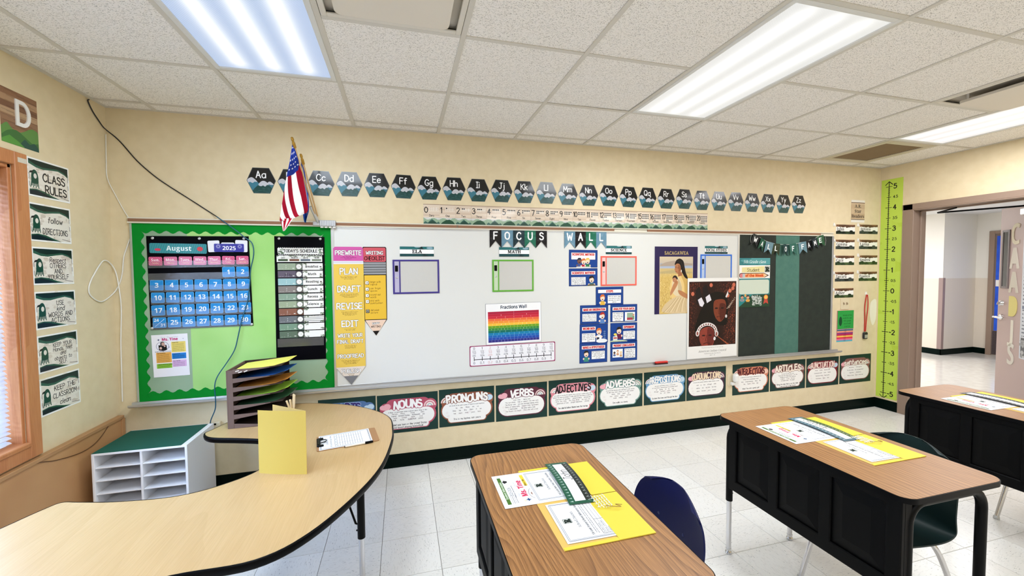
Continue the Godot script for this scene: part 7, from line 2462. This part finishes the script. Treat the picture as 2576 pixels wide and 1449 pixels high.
func upright_folder():
	var a = Vector3(1.1538, TH, 1.1245)
	var b = Vector3(1.3729, TH, 1.199)
	var X = (b - a).normalized()
	var Z = X.cross(Vector3.UP)
	var h = 0.297
	var w = (b - a).length()
	var t = thing("standing_folder", "bright yellow paper folder standing upright on the kidney table", "folder", a)
	var ym = mat(C(221, 196, 96), 0.62)
	var lean = 0.004
	var f = func(s, q): return X * w * s + Vector3.UP * h * q + Z * (0.006 * sin(s * PI) - lean * q)
	obj("front_cover", MB.new().sheet(f, 14, 4, 0.0012).mesh(), ym, t)
	var bd = (-X * 0.93 - Z * 0.36).normalized()
	var g = func(s, q): return X * w + bd * w * s + Vector3.UP * h * (q - 0.004 * s) - Z * (lean * q + 0.0006)
	obj("back_cover", MB.new().sheet(g, 8, 4, 0.0012).mesh(), mat(C(226, 196, 120), 0.62), t)
	# a cup of craft sticks behind it
	var cp = a + X * 0.105 - Z * 0.12
	var cup = thing("stick_cup", "small dark cup hidden behind the standing yellow folder", "cup", Vector3(cp.x, TH + 0.0005, cp.z))
	obj("cup_wall", MB.new().lathe([Vector2(0.0, 0), Vector2(0.036, 0), Vector2(0.04, 0.11), Vector2(0.037, 0.11), Vector2(0.033, 0.004), Vector2(0, 0.004)], Transform3D(), 20).mesh(), M("black_plastic"), cup)
	var wd = mat(C(232, 208, 164), 0.7)
	var st = [[-0.018, 0.0, 0.06, 0], [-0.012, 0.01, 0.08, 0], [0.004, 0.006, -0.05, 1], [0.03, -0.004, -0.28, 1]]
	for k in st.size():
		var q = st[k]
		var o
		var L = 0.335
		if q[3] == 0:
			o = obj("craft_stick", MB.new().prism(rrect(0.0085, L, 0.004), -0.001, 0.001).mesh(), wd)
			tag(o, "pale wooden craft stick above the yellow folder, %s" % ["standing straighter", "tilted beside the other stick"][k], "stick")
		else:
			o = thing("clothespin_stick", "wooden clothespin on a stick above the yellow folder, %s" % ("upright one" if k == 2 else "tilted one by the fold"), "clothespin")
			var cm = MB.new()
			cm.box(Vector3(0, -0.05, 0), Vector3(0.005, 0.2, 0.005))
			obj("stick", cm.mesh(), wd, o)
			for s in [-1, 1]:
				obj("prong", MB.new().box(Vector3(s * 0.006, 0.09, 0), Vector3(0.006, 0.075, 0.009), Basis(Vector3(0, 0, 1), -s * 0.09), 0.001).mesh(), wd, o)
			obj("spring", MB.new().tube([Vector3(-0.008, 0.075, 0), Vector3(0.008, 0.075, 0)], 0.004, 8).mesh(), M("chrome"), o)
		o.transform = Transform3D(Basis(X, Vector3.UP, Z) * Basis(Vector3(0, 0, 1), -q[2]), Vector3(cp.x, TH + 0.185, cp.z) + X * (q[0] + q[2] * 0.1) + Z * q[1])
		if q[3] == 0:
			o.position.y = TH + 0.006 + L / 2

func clipboard():
	var p = [Vector2(1.3586, 0.9635), Vector2(1.3444, 0.7469), Vector2(1.6469, 0.6934), Vector2(1.6716, 0.8989)]
	var ctr = (p[0] + p[1] + p[2] + p[3]) / 4
	var ax = ((p[2] + p[3]) / 2 - (p[0] + p[1]) / 2).normalized()
	var ang = atan2(-ax.y, ax.x)
	var t = thing("clipboard", "brown hardboard clipboard with a ruled sheet on the kidney table", "clipboard", Vector3(ctr.x, TH + 0.0006, ctr.y), ang)
	var flat = Basis(Vector3.RIGHT, -PI / 2)
	obj("board", MB.new().prism(rrect(0.316, 0.208, 0.012), 0, 0.003, Transform3D(flat, Vector3.ZERO)).mesh(), mat(C(168, 124, 82), 0.6), t)
	var clip = MB.new()
	clip.box(Vector3(-0.148, 0.008, 0), Vector3(0.018, 0.008, 0.105), Basis(), 0.002)
	clip.tube([Vector3(-0.15, 0.012, -0.045), Vector3(-0.15, 0.012, 0.045)], 0.0045, 8)
	clip.tube(smooth([Vector3(-0.14, 0.012, -0.02), Vector3(-0.112, 0.014, -0.012), Vector3(-0.112, 0.014, 0.012), Vector3(-0.14, 0.012, 0.02)]), 0.0025, 6)
	obj("spring_clip", clip.mesh(), mat(C(40, 42, 46), 0.3, 0.8), t)
	for s in [-1, 1]:
		obj("clip_end", MB.new().box(Vector3(-0.138, 0.008, s * 0.05), Vector3(0.03, 0.01, 0.012), Basis(), 0.003).mesh(), M("black_metal"), t)
	var cv = Cv.new(self, 0.205, 0.268, 1500, C(234, 235, 238))
	var H = cv.H
	cv.frame(3, 3, 94, H - 6, 0.8, C(60, 70, 90))
	cv.frame(5, 5, 90, H - 10, 0.5, C(60, 70, 90))
	cv.text("B School District", 50, 22, 4, C(60, 60, 66), {"f": "sans"})
	cv.text("5th Grade Parent Sign-In Sheet", 50, 31, 4, C(50, 50, 56), {"f": "sans"})
	cv.text("R", 50, 17, 8, C(20, 40, 36), {"f": "serifb"})
	for k in 12:
		cv.rect(10, 38 + k * 6.2, 80, 0.6, C(90, 94, 104))
	for k in 5:
		cv.rect(10 + k * 20 - (0 if k < 4 else 0.6), 38, 0.6, 68.8, C(90, 94, 104))
	for k in 4:
		cv.text(["Name", "Student", "Phone", "Time"][k], 20 + k * 20, 42.4, 2.6, C(60, 60, 66), {"f": "sans"})
	var s = card("sign_in_sheet", cv, Transform3D(), "paper", null, 0.0006)
	s.transform = t.transform * Transform3D(Basis(Vector3(0, 0, -1), Vector3(-1, 0, 0), Vector3(0, 1, 0)), Vector3(-0.012, 0.0032, 0))
	tag(s, "white ruled sign-in sheet held by the clipboard", "paper")
	var pen = thing("marker_pen", "white pen with a black cap along the clipboard edge", "pen", t.transform * Vector3(0.05, 0.0065, 0.115), ang + 0.03)
	obj("barrel", MB.new().tube([Vector3(-0.072, 0, 0), Vector3(0.03, 0, 0)], [0.0045, 0.006], 12).mesh(), M("white_plastic"), pen)
	obj("cap", MB.new().tube([Vector3(0.03, 0, 0), Vector3(0.072, 0, 0)], [0.0064, 0.0055], 12).mesh(), M("black_plastic"), pen)
	obj("tail_plug", MB.new().tube([Vector3(-0.074, 0, 0), Vector3(-0.071, 0, 0)], 0.0048, 12).mesh(), M("black_plastic"), pen)

func cubby():
	var x0 = 0.098
	var x1 = 0.562
	var zb = 0.07
	var zf = 0.432
	var h = 0.498
	var t = thing("mail_cubby", "white open cubby shelf with a green sheet on top by the back wall", "shelf", Vector3((x0 + x1) / 2, 0, zb))
	var w = x1 - x0
	var d = zf - zb
	var wm = mat(C(244, 243, 244), 0.5)
	var wp = mat(C(242, 241, 242), 0.5)
	for s in [-1, 1]:
		obj("side_panel", MB.new().span(Vector3(s * w / 2, 0, 0), Vector3(s * (w / 2 - 0.013), h, d), 0.0015).mesh(), wm, t)
	obj("top_panel", MB.new().span(Vector3(-w / 2 + 0.013, h - 0.013, 0), Vector3(w / 2 - 0.013, h, d), 0.0015).mesh(), wm, t)
	obj("back_panel", MB.new().span(Vector3(-w / 2 + 0.013, 0, 0), Vector3(w / 2 - 0.013, h - 0.013, 0.006)).mesh(), wp, t)
	obj("divider", MB.new().span(Vector3(-0.006, 0, 0.006), Vector3(0.006, h - 0.013, d - 0.004), 0.0015).mesh(), wm, t)
	for k in 6:
		for s in [-1, 1]:
			var y = h - 0.091 - 0.0755 * k
			obj("shelf_board", MB.new().span(Vector3(s * 0.0065, y, 0.006), Vector3(s * (w / 2 - 0.0135), y + 0.006, d - 0.006), 0.001).mesh(), wp, t)
	var gr = obj("green_paper_sheet", MB.new().span(Vector3(x0 + 0.001, h + 0.0003, zb + 0.012), Vector3(x1 - 0.03, h + 0.0018, zf - 0.001)).mesh(), mat(C(34, 92, 78), 0.7, 0.0, 0.3))
	tag(gr, "dark green paper sheet covering the white cubby top", "paper")

# ---------------------------------------------------------------- student desks
func desk_proto(first: Vector3, label: String) -> Node3D:
	# origin on the floor under the corner nearest the window and the board; x along the depth, z along the length
	var W = 0.505
	var L = 0.865
	var t = thing("student_desk", label, "desk", first, 0, "student desks")
	var up = Basis(Vector3.RIGHT, -PI / 2)
	var ctr = Vector3(W / 2, DH, L / 2)
	var top = rrect(W - 0.006, L - 0.006, 0.047, 7)
	var tm = MB.new().prism(top, -0.0185, 0.0, Transform3D(up, ctr), Rect2(0, 0, 1, 1), Rect2(), true)
	obj("desk_top", tm.mesh(), M("oak"), t)
	obj("edge_band", MB.new().prism(rrect(W, L, 0.05, 7), -0.02, -0.0008, Transform3D(up, ctr), Rect2(0, 0, 1, 1), Rect2(), true).mesh(), M("black_edge"), t)
	# book box: moulded shell with a panelled face towards the front
	var bx = MB.new()
	var yb = 0.40
	var yt = DH - 0.022
	bx.span(Vector3(0.035, yb, 0.072), Vector3(0.075, yt, 0.08), 0.002)
	bx.span(Vector3(0.035, yb - 0.02, L - 0.042), Vector3(0.075, yt, L - 0.034), 0.002)
	bx.span(Vector3(0.035, yt - 0.006, 0.1), Vector3(W - 0.05, yt, L - 0.1))
	obj("panel_flanges", bx.mesh(), M("black_plastic"), t)
	var fp = MB.new()
	var z0 = 0.07
	var z1 = L - 0.03
	var y0 = 0.37
	var fx = 0.018
	var rails = [[z0, z1, yt - 0.03, yt], [z0, z1, y0, y0 + 0.055]]
	for q in rails:
		fp.span(Vector3(fx, q[2], q[0]), Vector3(fx + 0.02, q[3], q[1]), 0.004)
	var st = 0.05
	var pw = (z1 - z0 - st * 4) / 3
	for k in 4:
		var z = z0 + k * (pw + st)
		fp.span(Vector3(fx, y0 + 0.04, z), Vector3(fx + 0.02, yt - 0.02, z + st), 0.004)
	fp.span(Vector3(fx + 0.018, y0 + 0.02, z0), Vector3(fx + 0.022, yt, z1))
	var front = obj("modesty_panel", fp.mesh(), M("black_plastic"), t)
	for k in 3:
		var za = z0 + st + k * (pw + st)
		var zb = za + pw
		var ya = y0 + 0.055
		var yc = yt - 0.03
		var i = 0.045
		var o = MB.new()
		var A = [Vector3(fx + 0.010, ya, za), Vector3(fx + 0.010, yc, za), Vector3(fx + 0.010, yc, zb), Vector3(fx + 0.010, ya, zb)]
		var B = [Vector3(fx + 0.002, ya + i, za + i), Vector3(fx + 0.002, yc - i, za + i), Vector3(fx + 0.002, yc - i, zb - i), Vector3(fx + 0.002, ya + i, zb - i)]
		var cc = Vector3(fx + 0.05, (ya + yc) / 2, (za + zb) / 2)
		o.out([B[0], B[1], B[2], B[3]], cc)
		for e in 4:
			o.out([A[e], A[(e + 1) % 4], B[(e + 1) % 4], B[e]], cc)
		obj("recessed_panel", o.mesh(), M("black_plastic"), front)
	# a bent tube frame at each end
	for e in 2:
		var z = 0.052 if e == 0 else L - 0.045
		var xa = 0.045 if e == 0 else 0.07
		var xb = W - 0.045
		var y = DH - 0.046
		var path = [Vector3(xa, 0.29, z)]
		for k in 7:
			var a = PI / 2 * k / 6.0
			path.append(Vector3(xa + 0.07 - cos(a) * 0.07, y - 0.07 + sin(a) * 0.07, z))
		for k in 7:
			var a = PI / 2 * k / 6.0
			path.append(Vector3(xb - 0.07 + sin(a) * 0.07, y - 0.07 + cos(a) * 0.07, z))
		path.append(Vector3(xb, 0.29, z))
		var lf = obj("leg_frame", MB.new().tube(path, 0.0165, 14).mesh(), M("black_metal"), t)
		for x in [xa, xb]:
			obj("lower_leg", MB.new().tube([Vector3(x, 0.292, z), Vector3(x, 0.02, z)], 0.0125, 14).mesh(), M("chrome"), lf)
			obj("glide", MB.new().lathe([Vector2(0.0, 0.001), Vector2(0.015, 0.001), Vector2(0.0165, 0.01), Vector2(0.012, 0.018), Vector2(0.0135, 0.03), Vector2(0, 0.031)], Transform3D(Basis(), Vector3(x, 0, z)), 14).mesh(), M("chrome"), lf)
			obj("leg_screw", MB.new().tube([Vector3(x + 0.016, 0.325, z), Vector3(x + 0.022, 0.325, z)], 0.004, 8).mesh(), M("black_metal"), lf)
	return t

func copy_thing(o: Node3D, at: Vector3, label: String) -> Node3D:
	var c = o.duplicate()
	c.name = numbered(o.name)
	add_child(c)
	c.position = at
	c.set_meta("label", label)
	return c

func shell_chair(called: String, label: String, at: Vector3, col: Color, turn := 0.0) -> Node3D:
	# one-piece moulded shell on a chromed tube frame; the sitter faces -x
	var t = thing(called, label, "chair", at, turn, "school chairs")
	var prof = smooth([Vector2(-0.215, 0.345), Vector2(-0.20, 0.365), Vector2(-0.14, 0.37), Vector2(-0.03, 0.358), Vector2(0.07, 0.352), Vector2(0.135, 0.364), Vector2(0.168, 0.405), Vector2(0.176, 0.49), Vector2(0.182, 0.56), Vector2(0.195, 0.65), Vector2(0.21, 0.73)], 4)
	var n = prof.size() - 1
	var f = func(s, q0):
		var q = 1.0 - pow(1.0 - q0, 1.7)
		var u = s * 2.0 - 1.0
		var qq = q * n
		var i = clampi(int(qq), 0, n - 1)
		var p = prof[i].lerp(prof[i + 1], qq - i)
		var hw = 0.2
		if q < 0.09:
			hw = 0.2 - 0.03 * pow(1 - q / 0.09, 2)
		if q > 0.84:
			var k = minf(1.0, (q - 0.84) / 0.16)
			hw -= 0.085 * (1.0 - sqrt(maxf(0.0, 1.0 - k * k)))
		var back = smoothstep(0.5, 0.68, q)
		var dip = 0.018 * u * u * (1.0 - back)
		var wrap = 0.032 * u * u * back
		var tp = 0.035 * u * u * smoothstep(0.75, 1.0, q)
		return Vector3(p.x - wrap, p.y + dip - tp, u * hw)
	var m = mat(col, 0.42, 0.0, 0.35)
	obj("seat_shell", MB.new().sheet(f, 24, 60, 0.006).mesh(), m, t)
	for z in [-0.07, 0.07]:
		obj("rivet", MB.new().lathe([Vector2(0.0, 0.003), Vector2(0.005, 0.0025), Vector2(0.008, 0.0)], Transform3D(Basis(Vector3(0, 0, 1), PI / 2 + 0.1), Vector3(0.1805, 0.585, z)), 10).mesh(), mat(col.lightened(0.15), 0.3), t)
	for s in [-1, 1]:
		var z = s * 0.15
		obj("front_leg", MB.new().tube(smooth([Vector3(0.06, 0.338, z * 0.8), Vector3(-0.08, 0.338, z), Vector3(-0.13, 0.326, z), Vector3(-0.155, 0.28, z * 1.05), Vector3(-0.225, 0.012, z * 1.18)], 5), 0.011, 12).mesh(), M("chrome"), t)
		obj("rear_leg", MB.new().tube(smooth([Vector3(-0.04, 0.334, z * 0.62), Vector3(0.07, 0.334, z * 0.7), Vector3(0.12, 0.318, z * 0.85), Vector3(0.16, 0.24, z), Vector3(0.235, 0.012, z * 1.18)], 5), 0.011, 12).mesh(), M("chrome"), t)
		for x in [-0.226, 0.236]:
			obj("foot_cap", MB.new().lathe([Vector2(0, 0.0005), Vector2(0.014, 0.0005), Vector2(0.014, 0.012), Vector2(0.011, 0.02), Vector2(0, 0.02)], Transform3D(Basis(), Vector3(x, 0, z * 1.18)), 12).mesh(), M("alu"), t)
	var br = MB.new()
	br.tube([Vector3(-0.1, 0.338, -0.15), Vector3(-0.1, 0.338, 0.15)], 0.008, 10)
	br.tube([Vector3(0.09, 0.326, -0.115), Vector3(0.09, 0.326, 0.115)], 0.008, 10)
	obj("cross_tube", br.mesh(), M("chrome"), t)
	return t

func build_desks():
	var at = [Vector3(2.072, 0, 1.568), Vector3(3.43, 0, 1.442), Vector3(4.828, 0, 1.398)]
	var lb = ["nearest oak topped student desk with John's yellow folder in front", "middle oak topped student desk showing three recessed black panels", "far student desk next to the doorway with yellow folder and papers"]
	var d0 = desk_proto(at[0], lb[0])
	for k in range(1, 3):
		var c = copy_thing(d0, at[k], lb[k])
		c.get_node("desk_top").material_override = M("oak_straight")
	for k in 3:
		desk_papers(k, at[k])
	shell_chair("blue_school_chair", "navy blue plastic school chair behind the nearest desk", Vector3(2.57, 0, 1.985), C(6, 14, 70))
	shell_chair("green_school_chair", "dark green plastic school chair behind the middle desk", Vector3(3.9, 0, 1.915), C(18, 38, 38))
	shell_chair("green_school_chair", "mostly hidden school chair behind the far desk by the doorway", Vector3(5.48, 0, 1.86), C(18, 38, 38))

func desk_papers(k: int, o: Vector3):
	var where = ["on the nearest desk", "on the middle desk", "on the far desk"][k]
	var cx = o.x + 0.163
	var x1 = o.x + 0.453
	var xa = o.x + 0.163
	var z0 = o.z + 0.187
	var z1 = o.z + 0.655
	var zm = (z0 + z1) / 2
	var y = DH + 0.0004
	var ye = mat(C(230, 210, 64), 0.6)
	var gold = mat(C(226, 186, 96), 0.6)
	# open pocket folder
	var f = thing("pocket_folder", "open yellow two pocket folder " + where, "folder", Vector3((xa + x1) / 2, y, zm), 0, "yellow pocket folders on the desks")
	var hw = (x1 - xa) / 2
	for s in [-1, 1]:
		obj("back_cover", MB.new().box(Vector3(0, 0.0003, s * (z1 - z0) / 4), Vector3(hw * 2, 0.0006, (z1 - z0) / 2 - 0.0006)).mesh(), gold, f)
		# pocket along the reader's edge, its mouth cut to a soft curve by the spine
		var zl = 0.002
		var zr = (z1 - z0) / 2
		var pd = 0.118
		var p = PackedVector2Array([Vector2(hw, zl), Vector2(hw, zr), Vector2(hw - pd, zr), Vector2(hw - pd, zl + 0.055)])
		for e in smooth([Vector2(hw - pd, zl + 0.045), Vector2(hw - pd + 0.01, zl + 0.02), Vector2(hw - pd + 0.028, zl)], 4):
			p.append(e)
		if s > 0:
			for i in p.size():
				p[i].y = -p[i].y
		obj("pocket", MB.new().prism(p, 0.0024, 0.003, Transform3D(Basis(Vector3.RIGHT, -PI / 2), Vector3.ZERO)).mesh(), ye, f)
		obj("pocket_edge", MB.new().box(Vector3(-0.0, 0.0015, s * ((z1 - z0) / 2 - 0.006)), Vector3(hw * 2 - 0.004, 0.0016, 0.012)).mesh(), ye, f)
	# bordered form in the far-right pocket (towards +z) and another in the first
	var w = 0.2
	var h = 0.262
	for s in [0, 1]:
		var cv = Cv.new(self, w, h, 1500 if k == 0 else 1000, C(232, 233, 236))
		var H = cv.H
		cv.frame(3.5, 3.5, 93, H - 7, 1.2, C(96, 102, 120))
		for e in 46:
			cv.rect(3.5 + e * 2.02, 3.5, 1.0, 1.2, C(196, 200, 210))
		cv.frame(6, 6, 88, H - 12, 0.5, C(120, 126, 140))
		letter_badge(cv, 50, 19, 7)
		cv.text("School District", 52, 35, 4.2, C(60, 60, 66), {"f": "serif"})
		cv.text("5th Grade Student & Parent Information Sheet" if s == 1 else "5th Grade Meet Your Teacher Checklist", 50, 47, 3.7, C(30, 30, 36), {"f": "serifb", "fit": 80})
		cv.greek(14, 52, 72, 1.0, C(120, 120, 126), 3)
		cv.greek(12, 55.4, 76, 1.0, C(120, 120, 126), 5)
		for e in 11:
			cv.rect(9, 60 + e * 5.6, 82, 0.55, C(70, 70, 78))
			if e < 10:
				cv.text(["Student Name", "Parent / Guardian", "Address", "Home Phone", "Cell Phone", "Email", "Allergies", "Bus / Car / Walk", "Emergency", "Notes"][e], 11, 64.4 + e * 5.6, 2.4, C(60, 60, 66), {"f": "serif", "al": 0})
		cv.rect(9, 60, 0.55, 56.5, C(70, 70, 78))
		cv.rect(44, 60, 0.55, 56.5, C(70, 70, 78))
		cv.rect(90.6, 60, 0.55, 56.5, C(70, 70, 78))
		var zc = (zm + 0.113) if s == 1 else (zm - 0.113)
		var sh = card("information_sheet", cv, on_desk(xa + 0.012 + h / 2 + (0.01 if s == 1 else -0.006), y + 0.00155 + 0.0002 * s, zc, -0.015 if s == 1 else 0.0), "paper", null, 0.0006)
		tag(sh, ("bordered parent information form tucked in the folder " if s == 1 else "bordered checklist sheet under the name plate in the folder ") + where, "paper")
	# welcome sheet lying across the near pocket
	var cv = Cv.new(self, 0.216, 0.279, 1500 if k == 0 else 1000, C(234, 235, 238))
	var H = cv.H
	cv.rect(9, 7, 82, 6, C(70, 110, 40))
	cv.text("Student Information", 50, 11.8, 3.8, C(240, 246, 236), {"f": "bold"})
	cv.text("2025-2026", 44, 22, 5.4, C(70, 70, 76), {"f": "sans", "fit": 26})
	cv.greek(26, 25.5, 36, 1.1, C(120, 120, 126), 2)
	cv.ell(76, 18, 3.6, 4, C(20, 20, 22))
	cv.rect(71, 16, 10, 2, C(20, 20, 22))
	for e in 4:
		cv.rect(10, 16 + e * 2.6, 22, 0.5, C(90, 90, 96))
	cv.text("Meet the Teacher", 50, 33, 4.4, C(170, 170, 180), {"f": "hand", "w": 0.8})
	cv.text("Ms. Tine", 50, 44, 9, C(206, 26, 76), {"f": "bold", "b": 0.3})
	cv.rect(56, 47, 36, 18, C(244, 206, 60))
	cv.text("About Me", 66, 51, 3.4, C(40, 34, 20), {"f": "bold"})
	for e in 4:
		cv.greek(58, 55 + e * 2.6, 32, 1.0, C(110, 90, 30), e)
	for p in [Vector2(15, 42)]:
		cv.poly([p + Vector2(0, -5), p + Vector2(1.4, -1.4), p + Vector2(5, 0), p + Vector2(1.4, 1.4), p + Vector2(0, 5), p + Vector2(-1.4, 1.4), p + Vector2(-5, 0), p + Vector2(-1.4, -1.4)], C(24, 70, 120))
	cv.poly([Vector2(12, 35), Vector2(13, 31), Vector2(14, 35), Vector2(18, 36), Vector2(14, 37), Vector2(13, 41), Vector2(12, 37), Vector2(8, 36)], C(230, 214, 190))
	cv.ell(31, 60, 18, 13, C(90, 90, 100))
	cv.ell(31, 60, 17.4, 12.4, C(234, 235, 238))
	cv.ell(31, 57, 6, 6.4, C(150, 110, 90))
	cv.ell(31, 58, 4.4, 4.8, C(226, 186, 166))
	cv.poly([Vector2(18, 68), Vector2(24, 64), Vector2(38, 64), Vector2(44, 68), Vector2(38, 71.5), Vector2(24, 71.5)], C(40, 36, 40))
	for e in 10:
		cv.greek(8, 80 + e * 3.6, 84, 0.9, C(150, 150, 156), e + 2)
	var ws = card("welcome_sheet", cv, on_desk(o.x + 0.055 + 0.1395, y + 0.0008, zm - 0.113, 0.0), "paper", null, 0.0006)
	# it lies under the bordered sheet; the bordered one is slid down the pocket
	ws.position.y = y + 0.0008
	tag(ws, "white sheet reading Ms. Tine sticking out above the folder " + where, "paper")
	# name plate strip, slightly bowed
	var col = [[C(20, 84, 62), C(28, 38, 36)], [C(86, 116, 130), C(74, 96, 54)], [C(60, 62, 64), C(40, 44, 46)]][k]
	cv = Cv.new(self, 0.29, 0.088, 1500, C(250, 250, 250))
	H = cv.H
	cv.rect(0, 0, 100, 8.5, col[0])
	cv.rect(0, H - 9, 100, 9, col[1])
	cv.rect(0, 0, 5, H, col[0])
	cv.rect(95, 0, 5, H, col[0])
	for e in 16:
		var x = 5 + e * 6
		cv.poly([Vector2(x - 1.4, 6.2), Vector2(x, 2.0), Vector2(x + 1.4, 6.2)], col[0].lightened(0.6))
		cv.line([Vector2(x - 1.5, H - 3), Vector2(x, H - 6), Vector2(x + 1.5, H - 3)], 0.7, col[1].lightened(0.6))
	cv.text(["John", "Antonio", "Lorna"][k], 62, 20.5, 10, C(20, 20, 22), {"f": "hand", "w": 1.0, "skew": 0.25})
	var pk = pack(cv.im)
	var L = 0.29
	var bow = func(s, q): return Vector3((s - 0.5) * L, (0.5 - q) * 0.088 - 0.004 * (1 - pow(2 * s - 1, 2)), 0.003 + 0.007 * sin(s * PI) * (0.6 + 0.4 * q))
	var np = obj("name_plate", MB.new().sheet(bow, 16, 4, 0.0006, pk[1]).mesh(), sheet_mat(pk[0], "lam"))
	np.transform = on_desk(o.x + [0.315, 0.33, 0.32][k], y + 0.0024, zm - 0.105, [-0.06, -0.04, -0.06][k])
	tag(np, ["green and black bowed name plate reading John on the nearest desk", "blue and green bowed name plate on the middle desk", "grey bowed name plate on the far desk"][k], "name plate", "desk name plates")
	if k == 2:
		return
	# bundle of curled paper strips on a string
	var b = thing("curled_strips", "bundle of curled white paper strips with a twist tie " + where, "trinket", Vector3(o.x + 0.37, y + 0.006, zm + 0.05), 0, "paper strip bundles")
	for e in 5:
		var off = (e - 2) * 0.011
		var q = []
		for i in 17:
			var u = i / 16.0
			q.append(Vector3(off + 0.004 * sin(u * 26.0 + e), 0.003 + 0.003 * cos(u * 26.0 + e * 1.3), -0.035 + u * 0.07))
		obj("paper_strip", MB.new().tube(q, 0.0014, 5).mesh(), mat(C(240, 238, 232), 0.6), b)
	obj("twist_tie", MB.new().tube(smooth([Vector3(0, 0.004, 0.03), Vector3(0.02, 0.008, 0.046), Vector3(0.045, 0.006, 0.05), Vector3(0.03, 0.01, 0.04), Vector3(0.055, 0.004, 0.038)], 4), 0.001, 5).mesh(), mat(C(150, 110, 60), 0.5), b)
